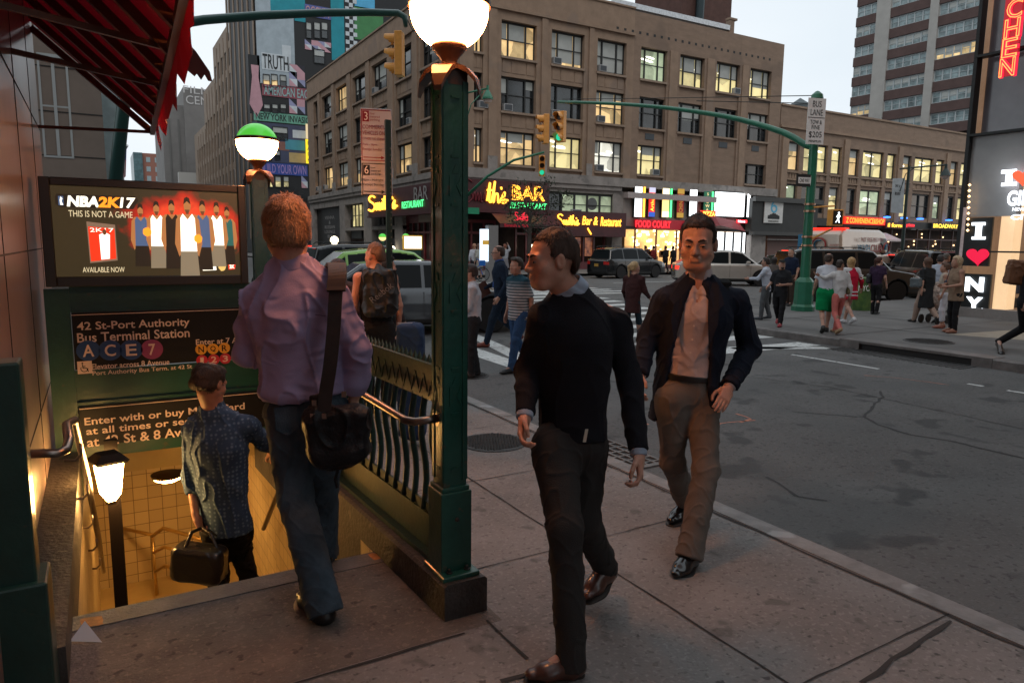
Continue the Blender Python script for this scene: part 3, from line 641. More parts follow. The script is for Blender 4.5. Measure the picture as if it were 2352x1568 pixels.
g = G(); x, z = mp_(585, 150); g.poly([(x - .5, YM - .07, z), (x + .5, YM - .07, z), (x + .4, YM - .07, z - 1.5), (x + .85, YM - .07, z - 5), (x, YM - .07, z - 6.6), (x - .85, YM - .07, z - 5), (x - .4, YM - .07, z - 1.5)], (0, -.03, 0)); g.build('painted_tie', pk, MB)
panel(580, 285, 706, 374, C('dusk', (.05, .06, .11)), .05); panel(672, 300, 706, 318, wh, .07); panel(664, 352, 706, 374, yl, .07); panel(612, 325, 664, 345, C('rust', (.22, .1, .08)), .07); panel(655, 322, 700, 345, C('steel blue', (.06, .26, .33)), .08); panel(590, 345, 612, 372, yl, .07)
cx, cz, w, h, y = panel(699, 322, 712, 377, emis('yellow sign', (1, .75, .02), .9), .8, 'sign_box')
text('lettering', 'P\nA\nR\nK', (cx, y, cz), XR, XU, w * .5, h * .85, C('ink', (0, 0, 0)), MB)
panel(699, 287, 711, 321, emis('cream sign', (.9, .7, .4), .6), .8, 'sign_box')
text('lettering', 'D\nI\nS\nK', (mp_(590, 430)[0], YM - .9, mp_(590, 430)[1]), XR, XU, .5, 3.5, wh, MB)
k = 0
FMB = Fac('y', YM - .1)
for (xa, xb, ya, yb, rm) in ((603, 619, 170, 200, lit[0]), (622, 637, 170, 200, lit[0]), (642, 657, 172, 200, None), (605, 620, 238, 260, None), (624, 638, 238, 260, None), (643, 657, 238, 260, None), (612, 624, 345, 368, None), (630, 643, 345, 368, None), (612, 626, 404, 430, lit[1]), (631, 645, 404, 430, lit[1]), (650, 663, 404, 430, lit[1]), (702, 715, 50, 88, None), (720, 735, 50, 88, None), (737, 752, 50, 88, None), (720, 745, 112, 145, None), (625, 660, 290, 320, None)):
    a, b = mp_(xa, ya)[0], mp_(xb, ya)[0]; z1, z0 = mp_(xa, ya)[1], mp_(xa, yb)[1]
    window(MB, FMB, a, b, z0, z1, 'one', rm, .45, inset=-.06, fr=C('ink', (0, 0, 0)), seed=k); k += 1
# grey tower with painted letters
GT = thing('grey_tower', 'grey concrete tower with faded roof lettering far down the avenue', 'building', (18, 175, 0)); c = mat('grey concrete', (.17, .165, .16), .9, var=.1, vs=.4)
def pr(x, y, Y): p = ony(x, y, Y); return p[0], p[2]
g = G(); a = pr(420, 200, 175); b = pr(480, 200, 175); g.box((a[0], 175, 0), (b[0] + 12, 200, a[1])); a2 = pr(370, 238, 176); g.box((a2[0], 176, 0), (a[0], 198, a2[1])); g.build('wall', c, GT)
p = pr(452, 208, 174.9); text('lettering', 'FILM', (p[0], 174.9, p[1]), XR, XU, 5.5, 1.5, mat('pale letters', (.5, .5, .5), .8), GT); p = pr(453, 231, 174.9); text('lettering', 'CENTER', (p[0] + 2.2, 174.9, p[1]), XR, XU, 9, 1.8, mat('pale letters', (0, 0, 0)), GT)
g = G(); [g.box((a2[0] + 1.2 + i * 1.9, 175.85, 0), (a2[0] + 1.5 + i * 1.9, 176.01, a2[1] - 3)) for i in range(5)]; g.build('pier', mat('grey concrete shade', (.13, .13, .125), .9), GT)
RT = thing('brick_tower', 'small red brick and glass apartment tower at the end of the avenue', 'building', (12, 300, 0))
g = G(); a = pr(305, 350, 300); b = pr(366, 350, 300); m_ = pr(326, 350, 300); g.box((m_[0], 300, 0), (b[0] + 2, 320, a[1])); g.build('wall', mat('far red brick', (.25, .11, .08), .9), RT)
g = G(); g.box((a[0], 299, 0), (m_[0], 321, a[1])); g.build('glass_wall', mat('far glass', (.05, .10, .11), .3, var=.5, vs=.6), RT)
for i in range(4):
    for j in range(9): g = G(); x = m_[0] + 1.2 + i * 2.9; z = a[1] - 3.2 - j * 3.4; g.box((x, 299.9, z), (x + 1.4, 300.01, z + 1.8)); g.build('window', mat('far window', (.25, .32, .34), .4), RT)
g = G(); a = pr(410, 395, 172); b = pr(468, 395, 172); g.box((a[0], 172, 0), (b[0], 174, a[1])); o = tag(g.build('pale_block', mat('pale render', (.42, .42, .4), .9)), 'low pale rooftop block below the grey tower', 'building')
# stone building across the cross street, left
SB = thing('stone_building', 'beige stone building with glass street front across the side street', 'building', (-5, 31, 0))
g = G(); g.box((-14, 31, 0), (.50, 150, 26)); g.build('wall', mat('beige stone', (.20, .165, .14), .9, var=.12, vs=.6, bump=.2), SB)
g = G(); [g.box((-14, 30.985, 3.1 + k * 1.55), (.5, 31.0, 3.14 + k * 1.55)) for k in range(14)]; g.build('courses', tar, SB)
g = G(); [g.box((.5, 31.5 + k * 4.5, 0), (1.25 if k % 2 else 1.0, 34.5 + k * 4.5, 14 + 2 * (k % 3))) for k in range(8)]; g.build('glass_front', mat('pale teal glass', (.25, .33, .34), .25, var=.4, vs=.5), SB)
FS = Fac('y', 31.0)
a = ony(142, 300, 31)[0]; b = ony(166, 300, 31)[0]
for z0, z1 in ((4.6, 8.2), (9.0, 13.5)): window(SB, FS, a - .6, b, z0, z1, 'duo', None, .9, inset=-.02, fr=mat('pale frame', (0, 0, 0)))
# flag on its pole
t = thing('flag', 'american flag hanging from a white angled pole on the stone building', 'flag', (.9, 31, 5))
p0 = ony(256, 392, 30.5); p1 = ony(292, 334, 29.5); g = G(); g.tube([p0, p1], .05, 8); g.build('pole', mat('white metal', (.6, .62, .63), .4), t)
g = G(); vs = []; nx, nz_ = 8, 10; q0 = ony(291, 337, 29.5); q1 = ony(268, 375, 29.8); q3 = ony(277, 417, 29.8); q2 = ony(289, 405, 29.5)
for j in range(nz_ + 1):
    for i in range(nx + 1):
        u, v = i / nx, j / nz_; p = (q0 * (1 - u) + q1 * u) * (1 - v) + (q2 * (1 - u) + q3 * u) * v; vs.append(p + A3((0, .06 * math.sin(u * 9 + v * 2), 0)))
fs = [(j * (nx + 1) + i, j * (nx + 1) + i + 1, (j + 1) * (nx + 1) + i + 1, (j + 1) * (nx + 1) + i) for j in range(nz_) for i in range(nx)]
g.add(vs, fs); g.mi = [(2 if (i < 4 and j < 4) else (i % 2)) for j in range(nz_) for i in range(nx)]
g.build('cloth', [mat('flag red', (.30, .03, .05), .8), mat('flag white', (.5, .5, .5), .8), mat('flag blue', (.03, .05, .18), .8)], t, smooth=True)
t = thing('one_way_sign', 'black and white one way sign above the advertising box at left', 'sign', (0, 28, 4)); p = ony(230, 436, 27)
g = G(); g.box((p[0] - .62, 27, p[2] - .19), (p[0] + .62, 27.03, p[2] + .19)); o = g.build('plate', tar, t)
g = G(); z = p[2]; x = p[0]; g.poly([(x - .52, 26.995, z - .1), (x + .3, 26.995, z - .1), (x + .3, 26.995, z - .17), (x + .55, 26.995, z), (x + .3, 26.995, z + .17), (x + .3, 26.995, z + .1), (x - .52, 26.995, z + .1)], (0, -.005, 0)); o2 = g.build('arrow', mat('sign white', (.6, .6, .6), .6), o)
text('lettering', 'ONE WAY', (x - .1, 26.985, z), XR, XU, .7, .13, tar, o); g = G(); g.box((x - .03, 27.04, 0), (x + .03, 27.1, z + .3)); g.build('post', acd, t)
# ---------------------------------------------------------------- subway entrance
speckle(greenp, 22, .69, (.10, .07, .045), .7); speckle(greend, 16, .68, (.06, .045, .03), .7)
def lamp_mat(nm, col, s): return emis(nm, col, s)
globe_w = lamp_mat('globe white', (1, .33, .10), 80.0)
globe_g = mat('globe green', (.02, .3, .04), .25, emit=(.10, .62, .05), es=.75, coat=.3)
globe_c = mat('globe cap white', (.6, .58, .5), .3, emit=(1, .6, .3), es=1.5)
brown = mat('bronze paint', (.07, .035, .022), .4, metal=.2, var=.2, vs=12)
granite = mat('painted granite', (.05, .042, .038), .6, var=.35, vs=6, bump=.5, bs=40); speckle(granite, 12, .66, (.14, .11, .10), .6)
def lamp_post(cx, cy, z0, top, w, cap_m, label, scale=1.0, ped=True, zt=.17):
    t = thing('subway_lamp', label, 'lamp post', (cx, cy, zt)); s = scale
    g = G(); h = w / 2
    g.obox((cx, cy, (zt + top) / 2), (h, 0, 0), (0, h, 0), (0, 0, (top - zt) / 2))
    # raised ladder ornament on the faces: framed panels, lozenges and bars
    for (ax, sg) in (('y', -1), ('x', -1), ('x', 1), ('y', 1)):
        def q(u, z, d): return (cx + u, cy + sg * (h + d), z) if ax == 'y' else (cx + sg * (h + d), cy + u, z)
        def bx(u0, u1, z0_, z1_, d=.006): g.box(q(u0, z0_, -.002), q(u1, z1_, d))
        bx(-h, -h * .62, z0 + .45, top - .001); bx(h * .62, h, z0 + .45, top - .001)
        z = z0 + .50; k = 0
        while z < top - .1:
            if k % 2 == 0:
                zz = min(top - .06, z + .27); bx(-h * .35, h * .35, z, z + .012, .005); bx(-h * .35, h * .35, zz - .012, zz, .005); z = zz + .03
            else:
                for sx in (-1, 1):
                    p = [q(sx * h * .5, z, .0), q(sx * h * .12, z + .045, .0), q(sx * h * .5, z + .09, .0)]
                    g.poly(p, np.array(q(0, 0, .005)) - np.array(q(0, 0, 0)))
                p = [q(-h * .25, z + .1, 0), q(h * .25, z + .1, 0), q(0, z + .135, 0)]; g.poly(p, np.array(q(0, 0, .005)) - np.array(q(0, 0, 0)))
                z += .165
            k += 1
    g.build('post', greenp, t)
    if ped:
        g = G(); H = h * 1.35; g.obox((cx, cy, zt + .21), (H, 0, 0), (0, H, 0), (0, 0, .19)); g.obox((cx, cy, zt + .41), (H * .9, 0, 0), (0, H * .9, 0), (0, 0, .012)); g.obox((cx, cy - .02, zt + .012), (H * 1.2, 0, 0), (0, H * 1.45, 0), (0, 0, .012))
        o = g.build('pedestal', greenp, t, bevel=.006); g = G()
        for dx in (-.045, .045): g.lathe([(.016, 0), (.016, .006), (.009, .006), (.009, .02), (0, .022)], (cx + dx, cy - H - .014, zt + .024), 8)
        g.lathe([(.011, 0), (.008, -.012), (0, -.014)], (cx, cy - H, zt + .27), 8, axis='y'); each(g, 'bolt', iron, o)
    g = G()   # curled capital: four leaves bending out and down
    for k in range(4):
        a = k * math.pi / 2 + math.pi / 4; d = np.array([math.cos(a), math.sin(a), 0]); n = np.array([-d[1], d[0], 0]); prof = [(.0, .06, .05), (.045, .072, .05), (.09, .055, .046), (.125, .015, .034), (.14, -.035, .016)]
        vs = []
        for r, z, hw in prof: c = np.array([cx, cy, top]) + s * (d * r + np.array([0, 0, z])); vs += [c - n * hw * s, c + n * hw * s, c - n * hw * s - [0, 0, .022 * s], c + n * hw * s - [0, 0, .022 * s]]
        fs = []
        for i in range(4): b = i * 4; fs += [(b, b + 1, b + 5, b + 4), (b + 2, b + 6, b + 7, b + 3), (b, b + 4, b + 6, b + 2), (b + 1, b + 3, b + 7, b + 5)]
        fs.append((16, 17, 19, 18)); g.add(vs, fs)
    g.obox((cx, cy, top + .02 * s), (h * 1.02, 0, 0), (0, h * 1.02, 0), (0, 0, .035 * s))
    g.build('capital', brown, t, smooth=False)
    R = .168 * s; zc = top + .13 * s + R * 1.02
    g = G(); g.lathe([(.045 * s, .04 * s), (.034 * s, .075 * s), (.036 * s, .095 * s), (.062 * s, .125 * s), (.078 * s, .145 * s), (.075 * s, .16 * s)], (cx, cy, top), 20); g.build('neck', brown, t, smooth=True)
    eq = .03 * s
    g = G(); g.lathe([(R * math.cos(a), R * .98 * math.sin(a)) for a in np.linspace(-1.08, .10, 14)], (cx, cy, zc), 32); g.build('globe', globe_w, t, smooth=True)
    g = G(); g.lathe([(R * 1.0, .008), (R * 1.05, .008), (R * 1.06, .03 * s), (R * 1.0, .035 * s)], (cx, cy, zc), 32); g.build('band', brown, t, smooth=False)
    g = G(); g.lathe([(R * math.cos(a) * .985, R * .9 * math.sin(a)) for a in np.linspace(.16, 1.5707, 12)], (cx, cy, zc), 32); g.build('globe_cap', cap_m, t, smooth=True)
    return t
PX, PY = 1.362, 2.885
lamp_post(PX, PY, .17, 2.385, .115, globe_c, 'big lit white globe lamp on the ornate green subway post in the foreground')
QX, QY = 1.22, 6.35
lamp_post(QX, QY, .05, 2.22, .115, globe_g, 'lit globe lamp with green top on the farther subway post beside the advertising box', ped=False, zt=.0)
# granite kerb and railing, right side (runs from the lamp post towards the far post)
def onR(t, off=0, z=0):  # point along the railing line
    p = np.array([PX, PY]) * (1 - t) + np.array([QX, QY]) * t; return (p[0] + off, p[1], z)
t = thing('granite_curb', 'dark painted stone curb under the railing and big lamp post', 'curb', (1.4, 2.75, 0))
g = G(); v = []
for tt in (-.045, 1.02):
    for off, z in ((-.105, -.3), (-.105, .16), (-.09, .172), (.10, .172), (.112, .16), (.112, -.3)): v.append(onR(tt, off, z))
g.add(v, [(i, (i + 1) % 6, 6 + (i + 1) % 6, 6 + i)[::-1] for i in range(6)] + [tuple(range(6)), tuple(range(6, 12))[::-1]]); g.build('stone', granite, t)
t = thing('stair_railing', 'green iron railing with wavy pickets on the right of the subway stairs', 'railing', (1.35, 4.5, .17))
g = G(); g.beam(onR(.02, -.0, .36), onR(.98, 0, .36), .03, .03); g.beam(onR(.02, 0, .40), onR(.98, 0, .40), .012, .05)
g.beam(onR(.02, .0, 1.03), onR(.98, 0, 1.03), .022, .16); g.beam(onR(.02, .0, 1.122), onR(.98, 0, 1.122), .06, .022); g.build('rail', greend, t)
g = G(); g.beam(onR(.02, -.0, .265), onR(.98, 0, .265), .02, .19); g.beam(onR(.02, -.015, .18), onR(.98, -.015, .18), .08, .03); g.build('kick_plate', greend, t)
g = G()
for k in range(62): c = np.array(onR(.03 + .95 * k / 62, 0, 1.133)); g.add([c + (-.008, -.022, 0), c + (-.008, .022, 0), c + (.008, .022, 0), c + (.008, -.022, 0), c + (0, 0, .042)], [(0, 1, 4), (1, 2, 4), (2, 3, 4), (3, 0, 4), (0, 3, 2, 1)])
g.build('cresting', greend, t)
g = G()
for k in range(34):
    for s_ in (0, 1):
        c = onR(.03 + .95 * k / 34, -.013, .97); d = onR(.03 + .95 * (k + .5) / 34, -.013, 1.07); e = onR(.03 + .95 * (k + 1) / 34, -.013, .97); g.beam(*((c, d) if s_ else (d, e)), .006, .012)
g.build('zigzag', greend, t)
for k in range(27):
    g = G(); tt = .045 + k * .034; pts = [onR(tt, .012 * math.sin(z * 13 + .5), z) for z in np.linspace(.38, .98, 9)]; pts = [(p[0], p[1] + .010 * math.sin(p[2] * 11), p[2]) for p in pts]
    g.tube(pts, .011, 6, flat=1.6); g.build('picket', greend, t, smooth=True)
steel = mat('worn brass steel', (.26, .22, .19), .32, metal=1.0, var=.15, vs=15)
t = thing('handrail', 'shiny tube handrail bending off the big lamp post beside the stairs', 'handrail', (1.3, 3.1, .9))
g = G(); g.tube([(PX - .055, PY + .02, .90), (PX - .10, PY + .02, .90), (PX - .15, PY + .05, .89), (PX - .17, PY + .12, .885), (PX - .21, PY + .75, .92), (PX - .24, PY + 1.0, .88), (QX - .14, QY - 1.5, .2), (QX - .14, QY - .4, -.7)], .019, 12); g.build('tube', steel, t, smooth=True)
g = G(); g.lathe([(.034, 0), (.034, .008), (.022, .012)], (PX - .0585, PY + .02, .9), 16, axis='x'); g.build('flange', steel, t)
# left newel and handrail
NX, NY = -.315, 2.9
t = thing('stair_post', 'square dark green newel post at the left edge of the stairs', 'post', (NX, NY, 0))
g = G(); g.box((NX - .07, NY - .07, 0), (NX + .07, NY + .07, 1.29)); g.box((NX - .10, NY - .10, 0), (NX + .10, NY + .10, .52)); g.build('post', greend, t, bevel=.008)
t = thing('handrail', 'shiny tube handrail bending off the dark green newel post at left', 'handrail', (-.2, 3.2, .95))
pts = [dep(60, 1042, 2.87), dep(135, 1040, 2.9), dep(152, 1032, 2.95), dep(158, 1010, 3.0), dep(153, 975, 3.15)]
g = G(); g.tube(pts + [(-.14, 4.0, .82), (-.13, 5.0, .2), (-.12, 6.2, -.62), (-.12, 7.4, -1.42)], .019, 12); g.build('tube', steel, t, smooth=True)
for k in range(5):
    y = 4.2 + k * .62; z = .80 - (y - 4.0) * .66; g = G(); g.tube([(-.13, y, z - .02), (-.13, y, z - .08), (-.16, y + .01, z - .11), (-.21, y, z - .10)], .008, 6); g.build('bracket', steel, t, smooth=True)
# left low wall along the stairs
t = thing('stair_wall', 'dark stone low wall along the left of the stairs under the pink cladding', 'wall', (-.25, 4, 0))
g = G(); g.box((-.36, 3.0, -.2), (-.19, 9.2, .17)); g.build('stone', granite, t)
# pink stone clad wall at far left
clad = mat('pink stone cladding', (.25, .175, .16), .30, var=.16, vs=1.2, coat=.25, bump=.05, bs=8, stretch=(1, 1, .25))
t = thing('clad_wall', 'polished pinkish stone clad wall at the left edge', 'wall', (-.4, 4, 0))
g = G(); g.box((-6, -30, -.2), (-.36, 7.5, 38.0)); g.build('wall', clad, t)
g = G()
for z in (.62, 1.62, 2.62): g.box((-.361, -3, z), (-.357, 7.5, z + .009))
for y in (2.6, 3.9, 5.2, 6.5): g.box((-.3605, y, -.2), (-.3572, y + .008, 3.6))
each(g, 'joint', tar, t)
# ---------------------------------------------------------------- stairwell
tilem = bpy.data.materials.new('yellow wall tile'); tilem.use_nodes = True
n = tilem.node_tree.nodes; l = tilem.node_tree.links; b = n['Principled BSDF']; tcn = n.new('ShaderNodeTexCoord'); sp = n.new('ShaderNodeSeparateXYZ'); cb = n.new('ShaderNodeCombineXYZ'); ad = n.new('ShaderNodeMath'); ad.operation = 'ADD'
l.new(tcn.outputs['Object'], sp.inputs[0]); l.new(sp.outputs[0], ad.inputs[0]); l.new(sp.outputs[1], ad.inputs[1]); l.new(ad.outputs[0], cb.inputs[0]); l.new(sp.outputs[2], cb.inputs[1])
bk = n.new('ShaderNodeTexBrick'); bk.offset = 0; bk.inputs['Scale'].default_value = 1; bk.inputs['Brick Width'].default_value = .15; bk.inputs['Row Height'].default_value = .15; bk.inputs['Mortar Size'].default_value = .004
bk.inputs['Color1'].default_value = (.62, .50, .30, 1); bk.inputs['Color2'].default_value = (.52, .41, .24, 1); bk.inputs['Mortar'].default_value = (.20, .14, .08, 1)
l.new(cb.outputs[0], bk.inputs['Vector']); l.new(bk.outputs['Color'], b.inputs['Base Color']); b.inputs['Roughness'].default_value = .3
cream = mat('cream ceiling paint', (.50, .38, .18), .5, var=.1, vs=3)
stepm = mat('stair tread', (.12, .105, .095), .8, var=.3, vs=5, bump=.4, bs=50)
t = thing('stairwell', 'yellow tiled subway stairwell going down below the signs', 'stairwell', (.6, 5, -.1))
g = G()
g.box((-.34, SY - .14, -3.2), (-.19, 9.6, -.201)); g.box((1.30, SY - .14, -3.2), (1.48, 9.6, -.301)); g.box((-.34, 9.0, -3.2), (1.48, 9.2, .2))
g.box((1.22, 3.6, -3.2), (1.299, 6.2, -.0))
g.build('tiled_wall', tilem, t)
g = G(); g.box((-.19, 8.0, -3.0), (1.3, 9.0, -2.3)); g.box((-.19, 6.1, .21), (1.48, 9.2, .33)); g.box((-.19, 6.45, -.20), (1.30, 6.60, .209)); g.box((-.19, 6.601, -.18), (1.3, 7.99, -.10)); each(g, 'soffit', cream, t)
g = G(); z = 0; y = SY
for k in range(14):
    g.box((-.19, y + .0, -3.2), (1.30, y + .285, z - .18 * (0))) if False else None
    z -= .178; g.box((-.189, y, z - .12), (1.299, y + .29, z)); g.box((-.188, y - .002, z), (1.298, y + .012, z + .17)) if k else None; y += .28
g.box((-.189, y, z - .1), (1.299, 9.0, z)); g.build('step', stepm, t)
g = G(); g.box((-.20, SY - .14, -.2), (1.33, SY, .006)); g.build('nosing', mat('nosing stone', (.13, .12, .115), .7, var=.25, vs=8, bump=.4, bs=80), t)
g = G()
for (a, b) in (((.30, 6.6, -1.35), (.95, 6.6, -1.6)), ((.95, 6.6, -1.6), (1.25, 7.4, -1.7))): g.beam(a, b, .04, .04)
LZ = -2.49
t2 = thing('stair_rail', 'brass coloured rail with three bars at the bottom landing of the stairs', 'railing', (.4, 6.6, LZ))
brass = mat('brass', (.55, .36, .13), .3, metal=.8, var=.1)
g = G(); D = 6.9
q = lambda x, y, d=7.6: dep(x, y, d)
g.tube([q(268, 1210, 8.2), q(352, 1228, 7.9)], .02, 8); g.tube([q(350, 1230, 7.9), q(375, 1212, 7.7), q(440, 1230, 7.6), q(520, 1262, 7.4)], .022, 8)
g.tube([q(354, 1268, 7.9), q(378, 1255, 7.7), q(400, 1262, 7.6)], .018, 8); g.tube([q(357, 1312, 7.9), q(380, 1298, 7.7), q(400, 1306, 7.6)], .018, 8); g.tube([q(350, 1230, 7.9), q(360, 1365, 7.9)], .016, 8); g.build('bars', brass, t2, smooth=True)
# lantern on the left and a bulkhead lamp deeper down
warm = emis('lantern glass', (1, .52, .15), 100.0)
t = thing('wall_lantern', 'white lit faceted lantern with a dark cap on the left of the stairs', 'lamp', dep(250, 1100, 4.6))
c = dep(251, 1095, 4.6); n = 6
g = G(); w, h = .085, .155
def hexa(r0, z0, r1, z1, ph=0): 
    v = [(c[0] + r0 * math.cos(ph + k * math.pi / 2), c[1] + r0 * math.sin(ph + k * math.pi / 2), c[2] + z0) for k in range(4)] + [(c[0] + r1 * math.cos(ph + k * math.pi / 2), c[1] + r1 * math.sin(ph + k * math.pi / 2), c[2] + z1) for k in range(4)]
    g.add(v, [(0, 1, 5, 4), (1, 2, 6, 5), (2, 3, 7, 6), (3, 0, 4, 7), (3, 2, 1, 0), (4, 5, 6, 7)])
hexa(.07, -.11, .10, .10, -.5); hexa(.03, -.16, .07, -.1101, -.5); g.build('glass', warm, t)
g = G(); hexa(.125, .101, .14, .12, -.5); hexa(.14, .1201, .08, .165, -.5); hexa(.035, -.18, .035, -.1601, -.5); each(g, 'cap', mat('lantern cap', (.008, .005, .004), .6, spec=.2), t)
g = G(); c0 = dep(250, 1290, 4.75); g.box((c[0] - .02, c[1] + .16, -3), (c[0] + .06, c[1] + .22, c[2] + .2)); g.build('post', mat('lantern cap', (0, 0, 0)), t)
t = thing('ceiling_lamp', 'small glowing bulkhead lamp under the stair soffit', 'lamp', dep(385, 1095, 6.9)); c = dep(385, 1094, 6.9)
g = G(); g.lathe([(.0, -.05), (.07, -.045), (.12, -.02), (.13, .0), (0, .0)], c, 16); g.build('glass', warm, t); g = G(); g.lathe([(.14, .001), (.15, .03), (0, .04)], c, 16); g.build('base', brown, t)
# ---------------------------------------------------------------- far frame with advertising box and signs
YF = 5.9; TL_ = lambda x, y: ony(x, y, YF)
t = thing('sign_frame', 'dark green steel frame carrying the subway signs over the stairs', 'frame', (.4, YF, .2))
g = G(); xl = TL_(118, 800)[0]; xr = QX + .05
g.box((xl - .02, YF - .02, -.2), (xl + .13, YF + .12, 1.35)); g.build('post', greend, t)
g = G(); za, zb = 1.36, 1.20; g.box((xl + .131, YF, 1.18), (xr, YF + .08, 1.37)); g.box((xl + .131, YF, .48), (xr, YF + .08, .745)); g.box((xl + .131, YF - .03, .74), (xr, YF + .08, .765)); g.box((xl + .131, YF - .03, .50), (xr, YF + .02, .53)); g.box((xl + .131, YF + .02, .10), (xr, YF + .1, .479)); g.build('panel', greend, t)
signb = mat('sign black', (.010, .010, .012), .5, spec=.15); lett = mat('sign lettering', (.52, .40, .36), .5)
def signbox(name, label, p0, p1, z0, z1):
    q = thing(name, label, 'sign', ((p0 + p1) / 2, YF - .03, z0)); g = G(); g.box((p0, YF - .05, z0), (p1, YF - .002, z1)); g.build('board', signb, q); g = G(); g.box((p0, YF - .053, z1 - .016), (p1, YF - .0501, z1 - .011)); g.build('rule', lett, q); return q
YS = YF - .051
x0, x1 = TL_(167, 760)[0], QX
s1 = signbox('station_sign', 'black station sign with blue, purple, yellow and red route circles', x0, x1, .775, 1.18)
def tx(par, s, xa, xb, ym, hpx, m=lett, **k):
    """lettering between two picture columns on the frame's plane"""
    a, b = TL_(xa, ym), TL_(xb, ym); h = TL_(xa, ym - hpx / 2)[2] - TL_(xa, ym + hpx / 2)[2]
    text('lettering', s, ((a[0] + b[0]) / 2, YS, a[2] if k.pop('zl', 0) else (TL_((xa + xb) / 2, ym)[2])), XR, XU, b[0] - a[0], h, m, par, ext=.002, fat=.012, **k)
tx(s1, '42 St-Port Authority', 177, 434, 745, 24); tx(s1, 'Bus Terminal Station', 177, 434, 768, 22)
tx(s1, 'Elevator across 8 Avenue', 210, 388, 834, 13); tx(s1, 'Port Authority Bus Term. at 42 St', 212, 440, 848, 13); tx(s1, 'Enter at 7 Ave', 448, 560, 781, 13)
def disc(par, x, y, r, col, ch, cl=lett, nm='route_circle'):
    p = TL_(x, y); rr = r / FV * 5.35; g = G(); g.lathe([(rr, 0), (rr, .003), (0, .003)], (p[0], YS, p[2]), 28, axis='y'); g.v = [(x_, 2 * YS - y_, z_) for x_, y_, z_ in g.v]
    o = g.build(nm, col, par); text('lettering', ch, (p[0], YS - .004, p[2]), XR, XU, rr * (.95 if ch not in '17' else .6), rr * 1.15, cl, o, ext=.001, fat=.015)
cbl, cpu, cye, cre = mat('route blue', (.006, .035, .14), .4), mat('route purple', (.18, .03, .10), .4), mat('route yellow', (.55, .26, .02), .4), mat('route red', (.35, .015, .03), .4)
for x, ch in ((203, 'A'), (253, 'C'), (301, 'E')): disc(s1, x, 803 - (x - 203) * .02, 22.5, cbl, ch)
disc(s1, 348, 800, 22.5, cpu, '7')
for x, y, ch in ((460, 800, 'N'), (487, 799, 'Q'), (513, 797, 'R')): disc(s1, x, y, 12.5, cye, ch, signb)
for x, y, ch in ((462, 825, '1'), (489, 823, '2'), (515, 821, '3')): disc(s1, x, y, 12.5, cre, ch)
p = TL_(195, 841); g = G(); g.box((p[0] - .045, YS - .003, p[2] - .045), (p[0] + .045, YS, p[2] + .045)); o = g.build('pictogram', lett, s1)
g = G(); y_ = YS - .005; c = (p[0] - .003, y_, p[2] - .008)
for k in range(9): a0, a1 = math.radians(150 + k * 24), math.radians(174 + k * 24); g.beam((c[0] + .022 * math.cos(a0), y_, c[2] + .022 * math.sin(a0)), (c[0] + .022 * math.cos(a1), y_, c[2] + .022 * math.sin(a1)), .002, .005)
for a_, b_ in (((-.01, .03), (-.008, .004)), ((-.008, .004), (.015, .002)), ((.015, .002), (.024, -.024)), ((-.009, .016), (.008, .016))): g.beam((c[0] + a_[0], y_, c[2] + a_[1]), (c[0] + b_[0], y_, c[2] + b_[1]), .002, .006)
g.lathe([(.006, 0), (0, .002)], (c[0] - .01, y_, c[2] + .039), 8, axis='y'); g.build('symbol', signb, o)
x0b = TL_(186, 980)[0]
s2 = signbox('entry_sign', 'black sign reading enter with or buy at the stair header', x0b, x1, .205, .50)
tx(s2, 'Enter with or buy MetroCard', 193, 560, 957 - 8, 22); tx(s2, 'at all times or see agent', 197, 512, 980 - 7, 21); tx(s2, 'at 42 St & 8 Av', 199, 415, 1000, 22)
# advertising box
a0, a1 = TL_(97, 520)[0], TL_(560, 520)[0]; z0, z1 = 1.37, 2.115
ad = thing('advert_box', 'glowing basketball game advertising light box above the subway stairs', 'light box', ((a0 + a1) / 2, YF, 1.4))
AY = YF - .12
g = G(); fw = .055; g.box((a0, AY, z0), (a0 + fw * 1.2, YF + .1, z1)); g.box((a1 - fw, AY, z0), (a1, YF + .1, z1)); g.box((a0 + fw * 1.2, AY, z0), (a1 - fw, YF + .1, z0 + fw * 1.25)); g.box((a0 + fw * 1.2, AY, z1 - fw), (a1 - fw, YF + .1, z1)); g.build('frame', mat('advert frame', (.02, .018, .017), .35), ad, bevel=.006)
ay = AY + .03
b0, b1, c0, c1 = a0 + fw * 1.2, a1 - fw, z0 + fw * 1.25, z1 - fw
W_, H_ = b1 - b0, c1 - c0
g = G(); g.box((b0, ay, c0), (b1, ay + .02, c1)); pan = g.build('panel', mat('advert field', (.02, .016, .007), .3, var=.3, vs=3, emit=(.115, .075, .025), es=.55), ad)
n = pan.active_material.node_tree.nodes; l = pan.active_material.node_tree.links; b = n['Principled BSDF']   # printed red cloud behind the players
tcn = n.new('ShaderNodeTexCoord'); mpn = n.new('ShaderNodeMapping'); mpn.vector_type = 'POINT'; sx_, sz_ = 1 / (W_ * .36), 1 / (H_ * .40); mpn.inputs['Scale'].default_value = (sx_, 0, sz_); mpn.inputs['Location'].default_value = (-(b0 + W_ * .69 - (a0 + a1) / 2) * sx_, 0, -(c0 + H_ * .58 - 1.4) * sz_)
ln = n.new('ShaderNodeVectorMath'); ln.operation = 'LENGTH'; nz = n.new('ShaderNodeTexNoise'); nz.inputs['Scale'].default_value = 9; nz.inputs['Detail'].default_value = 5; ma = n.new('ShaderNodeMath'); ma.operation = 'MULTIPLY_ADD'; ma.inputs[1].default_value = .9
